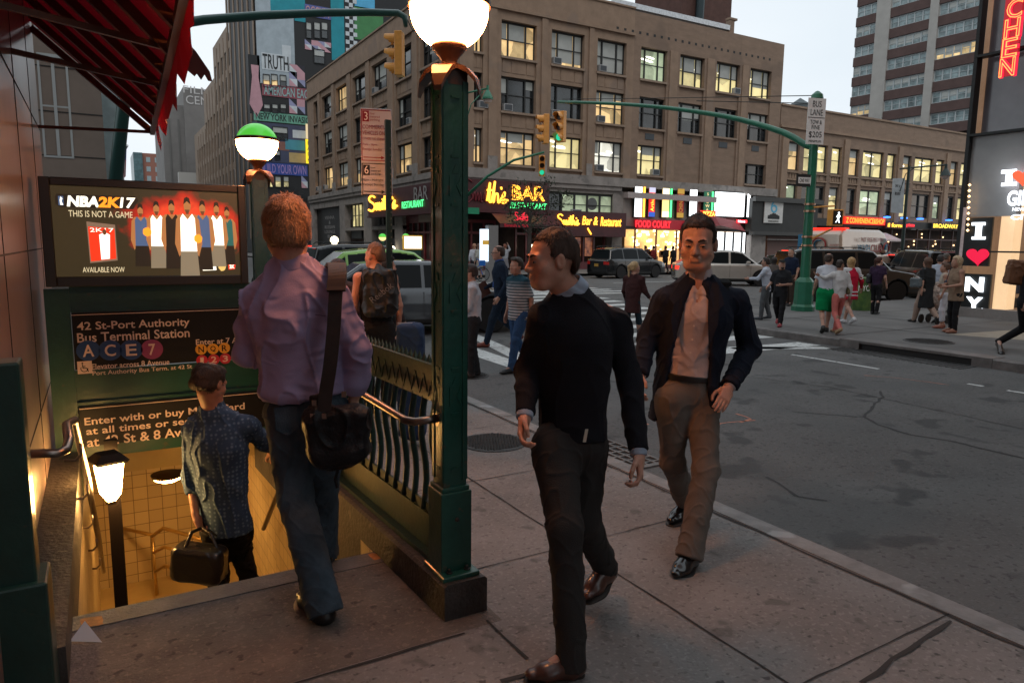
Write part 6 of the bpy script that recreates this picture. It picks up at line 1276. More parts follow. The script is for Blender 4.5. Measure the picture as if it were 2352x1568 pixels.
def put(sdf, nm, m, parent, h, fold=0.0, ff=14, st=(1, 1, 1), disp=None, mi=None, relax=1, pred=None):
    lo, hi = sdf.bound(); V, Q = surf(sdf, lo, hi, h)
    if not len(V): return None
    if fold or disp:
        Nn = vnormals(V, Q)
        if fold: W_ = V * np.array(st); V = V + Nn * ((folds(W_, ff) - .45) * fold * .7 + folds(W_[:, [2, 0, 1]] * 1.1 + .3 * W_, ff * 1.7, 5) * fold * .9)[:, None]
        if disp: V = disp(V, Nn)
    mm = None
    if pred is not None: c = V[Q].mean(1); mm = pred(c)
    return finish_mesh(nm, V, Q, m, parent, mi=mm)
# ---------------------------------------------------------------- people
def skinmat(nm, c):
    m = mat('skin ' + nm, c, .55, var=.14, vs=14, bump=.12, bs=140); b = m.node_tree.nodes['Principled BSDF']; b.inputs['Subsurface Weight'].default_value = .12; b.inputs['Subsurface Scale'].default_value = .012; return m
def cloth(nm, c, var=.12, rough=.9, bump=.15, bs=220, vs=5, wr=.9, ws=8.0, **k):
    if 'cloth ' + nm in MATS: return MATS['cloth ' + nm]
    m = mat('cloth ' + nm, c, rough, var=var, vs=vs, bump=bump, bs=bs, spec=.25, **k); n = m.node_tree.nodes; l = m.node_tree.links   # soft creases
    b = n['Principled BSDF']; pb = b.inputs['Normal'].links[0].from_node; t = n.new('ShaderNodeTexCoord'); mp = n.new('ShaderNodeMapping'); mp.inputs['Rotation'].default_value = (.5, .4, .3); mp.inputs['Scale'].default_value = (1, 1, 1.7)
    z = n.new('ShaderNodeTexNoise'); z.noise_type = 'RIDGED_MULTIFRACTAL'; z.inputs['Scale'].default_value = ws; z.inputs['Detail'].default_value = 2.5; z.inputs['Distortion'].default_value = .6
    q = n.new('ShaderNodeBump'); q.inputs['Strength'].default_value = wr; q.inputs['Distance'].default_value = .022
    l.new(t.outputs['Object'], mp.inputs[0]); l.new(mp.outputs[0], z.inputs['Vector']); l.new(z.outputs['Fac'], q.inputs['Height']); l.new(q.outputs[0], pb.inputs['Normal']); return m
SK = {'fair': (.48, .27, .20), 'tan': (.38, .20, .14), 'brown': (.12, .06, .04), 'ruddy': (.54, .28, .20)}
eyew = mat('eye white', (.22, .17, .15), .4); eyed = mat('eye dark', (.015, .01, .01), .2); browm = mat('brow hair', (.035, .02, .015), .8)
def basis(fwd, up=(0, 0, 1)):
    f = unit(fwd); r = unit(np.cross(f, A3(up))); u = np.cross(r, f); return r, f, u    # right, forward, up
def head_sdf(S, c, R, s, detail=True):
    """R rows: right, forward, up; s = scale (1 for a 0.235 m head)"""
    L = lambda x, y, z: A3(c) + (R[0] * x + R[1] * y + R[2] * z) * s
    S.ell(L(0, -.012, .035), A3((.076, .096, .085)) * s, R, k=.02); S.ell(L(0, .022, -.03), A3((.062, .068, .078)) * s, R, k=.03)
    S.cone(L(-.026, .058, -.085), L(.026, .058, -.085), .026 * s, .026 * s, k=.03); S.cone(L(-.048, .005, -.05), L(-.03, .045, -.082), .024 * s, .02 * s, k=.025); S.cone(L(.048, .005, -.05), L(.03, .045, -.082), .024 * s, .02 * s, k=.025)
    S.cone(L(-.036, .076, .020), L(.036, .076, .020), .014 * s, .014 * s, k=.016)
    if detail:
        S.cone(L(0, .086, .014), L(0, .106, -.026), .0075 * s, .0115 * s, k=.013); S.ell(L(.011, .096, -.030), A3((.008, .010, .008)) * s, R, k=.01); S.ell(L(-.011, .096, -.030), A3((.008, .010, .008)) * s, R, k=.01)
        for sg in (-1, 1):
            S.ell(L(sg * .031, .101, .002), A3((.018, .020, .013)) * s, R, k=.014, op='s'); S.ell(L(sg * .044, .055, -.028), A3((.024, .024, .024)) * s, R, k=.03)
            S.ell(L(sg * .031, .076, .001), A3((.0145, .0145, .0125)) * s, R, k=.003)
            S.ell(L(sg * .079, -.006, -.002), A3((.010, .020, .032)) * s, R, k=.01); S.ell(L(sg * .088, .0, .002), A3((.006, .010, .018)) * s, R, k=.006, op='s')
        S.cone(L(-.017, .088, -.052), L(.017, .088, -.052), .007 * s, .007 * s, k=.008); S.cone(L(-.015, .087, -.063), L(.015, .087, -.063), .008 * s, .008 * s, k=.008)
        S.cone(L(-.022, .102, -.0575), L(.022, .102, -.0575), .0014 * s, .0014 * s, k=.004, op='s')
    else:
        S.cone(L(0, .088, .012), L(0, .108, -.026), .010 * s, .014 * s, k=.014)
        for sg in (-1, 1): S.ell(L(sg * .031, .104, .002), A3((.018, .020, .014)) * s, R, k=.014, op='s'); S.ell(L(sg * .079, -.006, -.002), A3((.012, .020, .032)) * s, R, k=.01)
    return L
def hand_sdf(S, w, d, palm, s, side=1, curl=.6, hold=False):
    """hand from wrist w along d; palm = direction the palm faces; five separate bent fingers"""
    d = unit(d); p = unit(A3(palm) - d * (A3(palm) @ d)); x = np.cross(d, p) * side      # x points to the thumb side
    Q = lambda a, b, c: A3(w) + (x * a + d * b + p * c) * s
    S.cone(Q(0, -.02, 0), Q(0, .025, 0), .024 * s, .026 * s, k=.015, flat=(p, .75)); S.box(Q(0, .055, 0), A3((.036, .040, .0135)) * s, np.array([x, d, p]), rd=.012 * s, k=.02)
    for i, (a, L, r) in enumerate(((.029, .070, .0088), (.0095, .078, .0092), (-.0095, .073, .0088), (-.028, .058, .0078))):
        c = curl * (1 + .12 * i); p0 = Q(a, .088, .0); seg = [L * .45, L * .32, L * .25]; an = 0; q = p0
        for j, sg in enumerate(seg):
            an += c * (.55 if j == 0 else .9); dr = d * math.cos(an) + p * math.sin(an); e = q + dr * sg * s; S.cone(q, e, (r - .0006 * j) * s, (r - .0006 * (j + 1)) * s, k=.003); q = e
    t0 = Q(.026, .02, .008); t1 = Q(.047, .052, .02); t2 = Q(.050, .078, .032) if not hold else Q(.03, .08, .045); t3 = Q(.042, .10, .038) if not hold else Q(.01, .085, .05)
    S.cone(t0, t1, .0125 * s, .0105 * s, k=.012); S.cone(t1, t2, .0105 * s, .0095 * s, k=.003); S.cone(t2, t3, .0095 * s, .0078 * s, k=.003)
class Fig:
    """a posed figure: joints in world coordinates"""
    def __init__(s, J, fwd, face=None, sc=1.0, girth=1.0, fem=False, hs=1.0, chest=1.0):
        s.hs = sc * hs; s.ch = chest
        s.J = {k: A3(v) for k, v in J.items()}; s.sc = sc; s.g = girth; s.fem = fem; s.up = unit(s.J['neck'] - s.J['pel']); s.r, s.f, _ = basis(fwd); s.f = unit(s.f - s.up * (s.f @ s.up)); s.r = np.cross(s.f, s.up)
        fr, ff, fu = basis(face if face is not None else fwd, s.J.get('hup', (0, 0, 1))) if not (face is not None and len(face) == 2) else (0, 0, 0)
        s.R = np.array([fr, ff, fu])
    def body(s, h, detail=True, hands=True, only=None):
        S = Sdf(); J = s.J; k = s.sc; g = s.g; fl = (s.f, .72)
        ch = J['pel'] * .35 + J['neck'] * .65; wst = J['pel'] * .62 + J['neck'] * .38
        S.cone(J['pel'], wst, .125 * k * g, .115 * k * g, k=.05, flat=fl); S.cone(wst, ch, .115 * k * g, .135 * k * g, k=.05, flat=fl); S.cone(ch, J['neck'] - s.up * .05 * k, .13 * k * g, .075 * k, k=.05, flat=fl)
        for a in ('l', 'r'):
            S.cone(J['neck'] - s.up * .035 * k, J['sh_' + a], .05 * k, .052 * k, k=.04); S.cone(J['sh_' + a], J['el_' + a], .047 * k, .037 * k, k=.03); S.cone(J['el_' + a], J['wr_' + a], .037 * k, .025 * k, k=.02)
            m = J['el_' + a] * .7 + J['wr_' + a] * .3; S.ell(m, A3((.033, .033, .033)) * k, k=.02)
            S.cone(J['hip_' + a], J['kn_' + a], .078 * k * g, .052 * k, k=.04); S.cone(J['kn_' + a], J['an_' + a], .05 * k, .034 * k, k=.03)
            S.cone(J['kn_' + a] * .75 + J['an_' + a] * .25 - s.f * .015 * k, J['kn_' + a] * .55 + J['an_' + a] * .45 - s.f * .01 * k, .048 * k, .044 * k, k=.03); S.cone(J['an_' + a], J['toe_' + a], .034 * k, .024 * k, k=.03)
            if hands:
                hd = J['hn_' + a] - J['wr_' + a]; pd = J.get('palm_' + a, (s.r if a == 'l' else -s.r))
                hand_sdf(S, J['wr_' + a], hd, pd, k * .98, side=(-1 if a == 'l' else 1) * J.get('hs_' + a, A3((1, 0, 0)))[0], curl=float(J.get('curl_' + a, A3((.45, 0, 0)))[0]), hold=False)
        S.cone(J['neck'] - s.up * .02 * k, J['head'] - s.R[2] * .05 * s.hs - s.R[1] * .015 * k, .060 * s.hs, .053 * s.hs, k=.03)
        s.L = head_sdf(S, J['head'], s.R, s.hs, detail)
        return S
    def shirt(s, ease=.018, hem=.05, sleeve=1.0, slr=.012, neckr=.0, loose=0.0):
        """upper garment; hem = how far below the pelvis joint it ends; sleeve 0..2 (1 = elbow, 2 = wrist)"""
        S = Sdf(); J = s.J; k = s.sc; g = s.g; fl = (s.f, .76); e = ease
        ch = J['pel'] * .35 + J['neck'] * .65; wst = J['pel'] * .62 + J['neck'] * .38; b = J['pel'] - s.up * hem
        S.cone(b, wst, (.128 + loose) * k * g + e, .118 * k * g + e + loose * .5, k=.05, flat=fl); S.cone(wst, ch, .118 * k * g + e + loose * .5, .138 * k * g * s.ch + e, k=.06, flat=fl); S.cone(ch, J['neck'] - s.up * .055 * k, .132 * k * g * s.ch + e, .078 * k + e * .6, k=.06, flat=fl)
        for a in ('l', 'r'):
            S.cone(J['neck'] - s.up * .045 * k, J['sh_' + a] - s.up * .008, .048 * k + e * .4, .048 * k + e * .4, k=.06)
        S.half(b, -s.up)
        for a in ('l', 'r'):
            if sleeve <= 0: continue
            d = J['el_' + a] - J['sh_' + a]; f = min(sleeve, 1.0); S.cone(J['sh_' + a] + d * .04, J['sh_' + a] + d * f, .050 * k + e * .35, .040 * k + slr * .8 + (.010 if f < 1 else 0), k=.05, cutb=f < 1)
            if sleeve > 1: d2 = J['wr_' + a] - J['el_' + a]; S.cone(J['el_' + a], J['el_' + a] + d2 * (sleeve - 1), .040 * k + slr * .8, .029 * k + slr * .8, k=.03, cutb=True)
        if sleeve <= 0:
            for a in ('l', 'r'): S.ell(J['sh_' + a] + (J['sh_' + a] - J['neck']) * .25, A3((.075, .075, .1)) * k, k=.01, op='s')
        n0 = J['neck'] + s.up * .015 * k; S.cone(n0 - s.up * (.02 + neckr), n0 + s.up * .15, .052 * k, .06 * k, k=.01, op='s')
        return S
    def collar(s, h=.03, r=.066, open_=False):
        S = Sdf(); J = s.J; k = s.sc; a = J['neck'] - s.up * .01 * k; d = unit(J['head'] - J['neck']); b = a + d * h * 2
        S.cone(a, b, r * k + .012, r * k, k=.01, cutb=True, cuta=True); S.cone(a - d * .05, b + d * .05, r * k - .002, r * k - .008, k=.003, op='s')
        return S
    def trousers(s, ease=.016, length=1.0, hemr=.02, waist=.06, fitk=0.0):
        S = Sdf(); J = s.J; k = s.sc; g = s.g; fl = (s.f, .80); w = J['pel'] + s.up * waist * k
        S.cone(J['pel'] - s.up * .045 * k, w, .132 * k * g + ease * .7, .120 * k * g + ease * .6, k=.05, flat=fl); S.half(w, s.up)
        for a in ('l', 'r'):
            S.cone(J['hip_' + a], J['kn_' + a], .084 * k * g + ease, .055 * k + ease, k=.035)
            if length < 1: S.pr.pop(); e = J['hip_' + a] + (J['kn_' + a] - J['hip_' + a]) * length; S.cone(J['hip_' + a], e, .088 * k * g + ease, .075 * k + ease * 1.5, k=.035, cutb=True)
            else: e = J['an_' + a] + (J['kn_' + a] - J['an_' + a]) * (-.10 + .0) if length == 1 else J['kn_' + a] + (J['an_' + a] - J['kn_' + a]) * (length - 1); S.cone(J['kn_' + a], e, .056 * k + ease, .040 * k + hemr, k=.03, cutb=True)
        return S
    def shoes(s, par, m, h, style='shoe', sole=None):
        for a in ('l', 'r'):
            S = Sdf(); an, to = s.J['an_' + a], s.J['toe_' + a]; k = s.sc; d = unit(to - an); ref = A3((0, 0, -1)) if abs(d[2]) < .85 else s.f
            for _ in range(4): dn = unit(ref - d * (ref @ d)); d = unit(to - (an + dn * .055 * k))
            dn = unit(ref - d * (ref @ d)); to = an + dn * .055 * k + d * max(.13 * k, (to - an) @ d)
            heel = an - d * .026 * k + dn * .055 * k; ball = to + dn * .0 - d * .035 * k; tip = to + d * .025 * k
            S.cone(heel - dn * .012, ball, .038 * k, .042 * k, k=.02, flat=(dn, .8)); S.cone(ball, tip, .040 * k, .028 * k, k=.02, flat=(dn, .7)); S.cone(an - dn * .0, an + dn * .05, .041 * k, .045 * k, k=.03)
            S.cone(an + dn * .01, ball - dn * .005, .036 * k, .030 * k, k=.03); q = heel + dn * .036 * k; S.half(heel + dn * .030 * k, dn, k=.004)
            o = put(S, 'shoe', m, par, h)
            if sole is not None and o is not None:
                T = Sdf(); q = heel + dn * .030 * k; T.cone(q - d * .002, ball + dn * ((q - ball) @ dn), .035 * k, .045 * k, k=.02, flat=(dn, .28)); T.cone(ball + dn * ((q - ball) @ dn), tip + dn * ((q - tip) @ dn), .044 * k, .031 * k, k=.02, flat=(dn, .28)); put(T, 'sole', sole, o, h)
    def eyes(s, par):
        k = s.hs
        for sg in (-1, 1):
            g = G(); c = s.L(sg * .031, .0775, .001); r = .0142 * k; pr = [(r * math.sin(a), r * math.cos(a)) for a in np.linspace(.0, 1.3, 7)]
            vs = []; n = 12
            for rr, dd in pr:
                for i in range(n): an = 2 * math.pi * i / n; vs.append(c + s.R[1] * dd + s.R[0] * rr * math.cos(an) + s.R[2] * rr * math.sin(an) * .55)
            fs = [(i * n + j, i * n + (j + 1) % n, (i + 1) * n + (j + 1) % n, (i + 1) * n + j) for i in range(len(pr) - 1) for j in range(n)]; g.add(vs, fs, 0); g.mi = [1 if i < 3 * n else 0 for i in range(len(fs))]
            g.build('eye', [eyew, eyed], par, smooth=True)
            g = G(); pts = [s.L(sg * x, y, z) for x, y, z in ((.012, .094, .021), (.022, .095, .027), (.034, .091, .029), (.047, .081, .024))]; g.tube(pts, [.0035 * k, .005 * k, .0045 * k, .002 * k], 6, flat=1.0); g.build('eyebrow', browm, par, smooth=True)
    def hair(s, par, m, h, style='short', n=0, seed=1, vol=.0):
        S = Sdf(); k = s.hs; L = s.L; R = s.R
        if style in ('short', 'crop', 'bald', 'bob', 'long', 'pony', 'buzz'):
            e = {'short': .014, 'crop': .008, 'buzz': .003, 'bald': .006, 'bob': .018, 'long': .018, 'pony': .010}[style] + vol
            es = {'crop': .002, 'short': .008}.get(style, e); S.ell(L(0, -.014, .038), A3((.077 + es, .096 + es, .087 + e)) * k, R, k=.01)
            if style in ('short', 'crop', 'buzz', 'bald', 'pony'): S.ell(L(0, -.045, -.015), A3((.066 + es, .065 + es, .06)) * k, R, k=.03)
            if style == 'short': S.cone(L(-.035, .048, .108), L(.035, .052, .110), .024 * k, .022 * k, k=.035)
            if style in ('bob', 'long'): S.cone(L(0, -.03, .0), L(0, -.05, -.13 if style == 'bob' else -.30), .088 * k, (.075 if style == 'bob' else .06) * k, k=.04, flat=(R[1], .75))
            # cut away the face
            S.box(L(0, .135, -.05), A3((.075 if style in ('bob', 'long') else .12, .10, .125)) * k, R, rd=.02, k=.02, op='s')
            if style in ('short', 'crop', 'buzz', 'bald', 'pony'):
                S.box(L(0, .105, .02), A3((.12, .06, .055)) * k, R, rd=.015, k=.02, op='s'); S.box(L(0, .065, -.10), A3((.12, .085, .10)) * k, R, rd=.01, k=.015, op='s'); S.box(L(0, -.02, -.155), A3((.12, .12, .10)) * k, R, rd=.01, k=.015, op='s')
            if style == 'crop': S.box(L(0, .02, -.075), A3((.12, .085, .085)) * k, R, rd=.02, k=.02, op='s')
            if style == 'bald': S.ell(L(0, -.01, .14), A3((.060, .095, .055)) * k, R, k=.02, op='s')
            if style == 'pony': S.cone(L(0, -.105, .06), L(0, -.14, .03), .022 * k, .028 * k, k=.02); S.cone(L(0, -.14, .03), L(0, -.13, -.16), .030 * k, .016 * k, k=.02); S.cone(L(0, -.13, -.16), L(0, -.12, -.22), .018 * k, .006 * k, k=.02)
        lo, hi = S.bound(); V, Q = surf(S, lo, hi, h)
        if not len(V): return None
        Nn = vnormals(V, Q); V = V + Nn * (wav(V * np.array((1, 1, .45)), 120)[:, None] * .0028 * k + wav(V, 45)[:, None] * .003 * k)
        o = finish_mesh('hair', V, Q, m, par)
        if n:   # fine strands lying over the shell
            rs = np.random.RandomState(seed); ii = rs.randint(len(V), size=n); g = G(); cr = L(0, -.05, .12)
            for i in ii:
                p, nn_ = V[i], Nn[i]; d = p - cr; d = d - nn_ * (d @ nn_); d = unit(d + rs.normal(size=3) * .012); w = unit(np.cross(d, nn_)) * .0014 * k; L_ = rs.uniform(.010, .02) * k
                a, b, c = p - nn_ * .001, p + d * L_ * .6 + nn_ * .003 * k, p + d * L_ + nn_ * (.001 + .004 * rs.rand()) * k; g.add([a - w, a + w, b - w * .8, b + w * .8, c], [(0, 1, 3, 2), (2, 3, 4)])
            g.build('strands', m, o)
        return o
def skin_pred(F): return None
# ---------------------------------------------------------------- the four near figures
HB = .0055
skr = skinmat('ruddy', SK['ruddy']); skf = skinmat('fair', SK['fair']); skt = skinmat('tan', SK['tan'])
def hairm(nm, c): return mat('hair ' + nm, c, .6, var=.35, vs=60, bump=.4, bs=160, stretch=(1, 1, .3))
def person(label, loc, group='people walking'): t = thing('person', label, 'person', loc, group=group); return t
def belt(F, par, m, w=.03, z=.055):
    S = Sdf(); c = F.J['pel'] + F.up * z * F.sc; S.cone(c - F.up * w / 2, c + F.up * w / 2, .120 * F.sc * F.g + .020, .120 * F.sc * F.g + .019, k=.005, flat=(F.f, .82), cutb=True, cuta=True); return put(S, 'belt', m, par, .005)
# ---- man in the dark sweater, walking to the left with his head turned
D = 3.0
def P3(x, y, d): return dep(x, y, d)
J = dict(pel=P3(1315, 985, 2.98), neck=P3(1312, 670, 2.92), head=P3(1268, 600, 2.86), sh_l=P3(1412, 738, 3.0), sh_r=P3(1250, 728, 2.90), el_l=P3(1448, 880, 3.0), wr_l=P3(1467, 1045, 2.88), hn_l=P3(1471, 1100, 2.84),
         el_r=P3(1212, 850, 3.0), wr_r=P3(1205, 958, 2.86), hn_r=P3(1196, 1020, 2.80), hip_l=P3(1345, 1025, 3.02), hip_r=P3(1272, 1025, 2.94), kn_l=P3(1345, 1225, 3.08), an_l=P3(1388, 1320, 3.28), toe_l=P3(1368, 1352, 3.20), kn_r=P3(1298, 1215, 2.80), an_r=P3(1308, 1470, 2.74), toe_r=P3(1238, 1527, 2.66))
J['kn_l'] = P3(1340, 1190, 3.06); J['an_l'] = P3(1388, 1296, 3.36); J['toe_l'] = P3(1360, 1352, 3.30)
J['an_r'] = onz(1312, 1505, .085); J['toe_r'] = onz(1236, 1545, .032); J['curl_l'] = A3((.8, 0, 0)); J['curl_r'] = A3((.75, 0, 0))
fw = unit(A3((-.80, -.60, 0))); rgt = unit(A3(MC @ [1, 0, 0])); cf = A3((FC[0], FC[1], 0)); J['palm_l'] = -rgt + .2 * cf; J['palm_r'] = rgt * .6 - cf * .2
face = unit(-rgt * .93 - cf * .30 + A3((0, 0, -.05))); J['hup'] = unit(A3((0, 0, 1)) - .05 * rgt)
fwb = unit(-cf * .80 - rgt * .55)
F1 = Fig(J, fwb, face, sc=1.02, girth=1.0)
t = person('man in a black crew neck sweater walking past the lamp post, face turned left', onz(1300, 1500))
S = F1.body(HB); put(S, 'body', skr, t, .0048)
F1.eyes(t); F1.hair(t, hairm('brown', (.06, .03, .02)), .005, 'crop', n=2600, seed=2, vol=.004)
swm = cloth('black knit', (.012, .012, .017), bump=.35, bs=260, wr=.4, ws=5)
S = F1.shirt(.020, .035, 1.93, .013, neckr=.005); put(S, 'sweater', swm, t, .0065, fold=.007, ff=14, st=(1, 1, .7))
put(F1.collar(.026, .071), 'shirt_collar', cloth('pale blue', (.34, .40, .50), bs=150), t, .004)
for a in ('l', 'r'):
    S = Sdf(); w = F1.J['wr_' + a]; d = unit(F1.J['wr_' + a] - F1.J['el_' + a]); S.cone(w - d * .03, w + d * .004, .036, .035, k=.003, cutb=True, cuta=True); put(S, 'cuff', MATS['cloth pale blue'], t, .0045)
S = F1.trousers(.012, 1.0, .018, .05); put(S, 'trousers', cloth('dark grey wool', (.036, .033, .032), bump=.25, wr=.35, ws=5), t, .0065, fold=.006, ff=20, st=(1, 1, .9))
F1.shoes(t, mat('brown leather', (.075, .028, .018), .32, var=.25, vs=14, coat=.3), .0045, sole=mat('dark sole', (.02, .014, .01), .6))
g = G(); c = P3(1345, 1000, 2.80); g.obox(c, rgt * .006, cf * .002, A3((0, 0, .026)) + rgt * .004); tag(g.build('clip', mat('pale metal clip', (.6, .55, .45), .4)), 'small pale tag clipped to the pocket of the sweater man', 'clip')
for k in range(5):   # laces
    an, to = F1.J['an_r'], F1.J['toe_r']; p = an + (to - an) * (.38 + .1 * k) + A3((0, 0, .018 - .006 * k)); g = G(); g.tube([p - rgt * .012 + cf * .02, p + A3((0, 0, .006)), p + rgt * .016 - cf * .012], .0028, 5); g.build('lace', MATS['dark sole'], t)
# ---- man in the open blazer
J = dict(pel=P3(1577, 880, 4.05), neck=P3(1607, 640, 3.95), head=P3(1603, 562, 3.88), sh_l=P3(1690, 688, 4.02), sh_r=P3(1532, 688, 3.98), el_l=P3(1722, 800, 4.10), wr_l=P3(1672, 893, 3.92), hn_l=P3(1655, 935, 3.82),
         el_r=P3(1488, 770, 4.05), wr_r=P3(1470, 868, 3.92), hn_r=P3(1466, 905, 3.84), hip_l=P3(1612, 920, 4.06), hip_r=P3(1545, 915, 4.02), kn_l=P3(1622, 1080, 3.90), kn_r=P3(1535, 1060, 4.10))
J['an_l'] = onz(1585, 1262, .095); J['toe_l'] = onz(1572, 1298, .03); J['an_r'] = P3(1578, 1150, 4.42); J['toe_r'] = P3(1552, 1186, 4.36)
J['kn_r'] = P3(1545, 1062, 4.10); J['palm_l'] = cf * .9 + rgt * .1; J['palm_r'] = -cf * .1 + rgt; J['curl_l'] = A3((.25, 0, 0)); J['curl_r'] = A3((.5, 0, 0)); J['hs_l'] = A3((1, 0, 0))
fwj = unit(-cf * .95 - rgt * .25); face = unit(-cf * .95 - rgt * .36 + A3((0, 0, -.10)))
F2 = Fig(J, fwj, face, sc=1.06, girth=1.04, hs=1.15, chest=1.05)
t = person('man in an open dark blazer, pale shirt and khaki trousers walking toward the camera', onz(1577, 1290))
put(F2.body(HB), 'body', skinmat('tanned', (.48, .26, .19)), t, .0055); F2.eyes(t); F2.hair(t, hairm('dark brown', (.035, .02, .014)), .0055, 'crop', n=2200, seed=4, vol=.005)
S = F2.shirt(.012, -.03, 1.97, .001, neckr=.03); 
L2 = F2.J; S.cone(L2['neck'] + F2.f * .10 + F2.up * .06, L2['neck'] + F2.f * .105 - F2.up * .13, .050, .010, k=.01, op='s'); put(S, 'shirt', cloth('pale pink shirt', (.50, .42, .42), bs=150, bump=.1), t, .007, fold=.005, ff=22, st=(1, 1, .6))
S = F2.collar(.036, .064); S.cone(L2['neck'] + F2.f * .09 - F2.up * .04, L2['neck'] + F2.f * .10 + F2.up * .12, .02, .05, k=.006, op='s'); put(S, 'shirt_collar', MATS['cloth pale pink shirt'], t, .004)
g = G()
for k in range(5): c = L2['neck'] + F2.f * (.125 + .012 * min(k, 2)) - F2.up * (.10 + .075 * k); g.lathe([(0, .0)], c) if False else g.obox(c, F2.r * .004, F2.f * .002, F2.up * .004)
g.build('button', mat('shirt button', (.6, .55, .5), .4), t)
S = F2.shirt(.032, .23, 1.93, .020, loose=.016)
a = L2['neck'] + F2.f * .20 + F2.up * .07; b = L2['pel'] + F2.f * .22 - F2.up * .34 - F2.r * .01
S.cone(a, (a + b) / 2, .055, .115, k=.02, op='s', flat=(F2.f, 1.9)); S.cone((a + b) / 2, b, .115, .175, k=.02, op='s', flat=(F2.f, 1.9))
blz = cloth('dark blazer', (.012, .016, .030), bump=.2, bs=240, vs=12, wr=.35, ws=5); put(S, 'blazer', blz, t, .007, fold=.009, ff=18, st=(1, 1, .8))
for sg in (-1, 1):   # lapels
    g = G(); o_ = L2['neck'] + F2.r * sg * .0; pts = [o_ + F2.r * sg * x + F2.f * y + F2.up * z for x, y, z in ((.060, .045, .035), (.105, .075, -.02), (.148, .112, -.12), (.122, .130, -.145), (.125, .148, -.23), (.092, .158, -.36), (.068, .140, -.20), (.055, .098, -.06))]
    g.poly(pts if sg > 0 else pts[::-1], F2.f * .008); g.build('lapel', blz, t, bevel=.002)
belt(F2, t, mat('black leather', (.012, .011, .011), .3, coat=.3), .035, .045)
put(F2.trousers(.008, 1.0, .028, .05), 'trousers', cloth('khaki', (.155, .132, .115), bump=.2, wr=.4, ws=5), t, .007, fold=.007, ff=19, st=(1, 1, .9)); F2.shoes(t, mat('black shoe leather', (.008, .008, .009), .15, coat=.6), .005, sole=mat('black sole', (.01, .01, .01), .5))
S = Sdf(); sh = L2['sh_l'] * .62 + L2['neck'] * .38; S.cone(sh + F2.up * .035 - F2.f * .06, sh + F2.up * .052 + F2.f * .02, .03, .03, k=.02, flat=(F2.up, .3)); S.cone(sh + F2.up * .05 + F2.f * .03, sh + F2.f * .135 - F2.up * .12, .03, .03, k=.02, flat=(F2.f, .3)); S.cone(sh + F2.f * .14 - F2.up * .12, sh + F2.f * .10 - F2.up * .34 + F2.r * .06, .028, .022, k=.02, flat=(F2.f, .3))
bpk = cloth('black webbing', (.010, .011, .011), rough=.7); t3 = thing('backpack', 'black backpack whose strap lies on the shoulder of the blazer man', 'backpack', L2['sh_l']); put(S, 'strap', bpk, t3, .006)
S = Sdf(); c = (L2['sh_l'] + L2['sh_r']) / 2 - F2.f * .20 - F2.up * .22; S.box(c, (.13, .07, .20), np.array([F2.r, F2.f, F2.up]), rd=.05, k=.02); put(S, 'bag', bpk, t3, .01, fold=.01)
# ---- man in the lilac shirt seen from behind
J = dict(pel=P3(705, 912, 3.32), neck=P3(672, 610, 3.18), head=P3(660, 532, 3.14), sh_l=P3(592, 682, 3.24), sh_r=P3(770, 680, 3.20), el_l=P3(570, 812, 3.32), wr_l=P3(618, 800, 3.62), hn_l=P3(640, 800, 3.70),
         el_r=P3(822, 800, 3.26), wr_r=P3(815, 905, 3.34), hn_r=P3(806, 950, 3.38), hip_l=P3(664, 950, 3.34), hip_r=P3(745, 950, 3.34), kn_l=P3(678, 1140, 3.34), an_l=P3(742, 1350, 3.28), toe_l=P3(722, 1370, 3.42), kn_r=P3(745, 1130, 3.58), an_r=P3(752, 1200, 3.95), toe_r=P3(750, 1235, 4.05))
J['an_l'] = onz(742, 1385, .085); J['toe_l'] = onz(700, 1372, .035)
J['palm_l'] = cf; J['palm_r'] = -rgt; J['hup'] = A3((0, 0, 1))
fw3 = unit(cf * .97 - rgt * .12); face = unit(cf * .95 - rgt * .30)
J['kn_r'] = P3(738, 1120, 3.55); J['an_r'] = P3(742, 1260, 3.78); J['toe_r'] = P3(738, 1275, 3.92)
F3 = Fig(J, fw3, face, sc=1.08, girth=1.08, hs=1.10, chest=1.08)
t = person('red haired man in lilac shirt and jeans seen from behind at the stair top', onz(735, 1380))
put(F3.body(HB), 'body', skr, t, .0055); F3.hair(t, hairm('ginger', (.27, .135, .065)), .005, 'short', n=2600, seed=5, vol=.0)
lil = cloth('lilac shirt', (.34, .275, .44), bs=160, bump=.1, var=.06)
S = F3.shirt(.026, -.035, 1.96, .020, loose=.006); 
def bl(V, N):
    c = F3.J['pel'] + F3.up * .05; u = (V - c) @ F3.up; w = np.exp(-(u / .05) ** 2); return V + N * (w * .018)[:, None]
put(S, 'shirt', lil, t, .0062, fold=.019, ff=13, st=(1, 1, .55), disp=bl); put(F3.collar(.032, .070), 'shirt_collar', lil, t, .004)
g = G()   # yoke seam
pts = [F3.J['sh_l'] * (1 - u) + F3.J['sh_r'] * u - F3.f * (.112 + .020 * math.sin(u * 3.14)) - F3.up * (.075 - .02 * math.sin(u * 3.14)) for u in np.linspace(.08, .9, 12)]; g.tube(pts, .0018, 5); g.build('seam', cloth('seam', (.15, .10, .19)), t)
belt(F3, t, MATS['black leather'], .036, .035)
jean = cloth('blue jeans', (.06, .085, .11), bump=.3, bs=200, vs=4, var=.4, wr=.5, ws=6)
put(F3.trousers(.018, 1.0, .034, .04), 'trousers', jean, t, .0065, fold=.007, ff=19, st=(1, 1, .9))
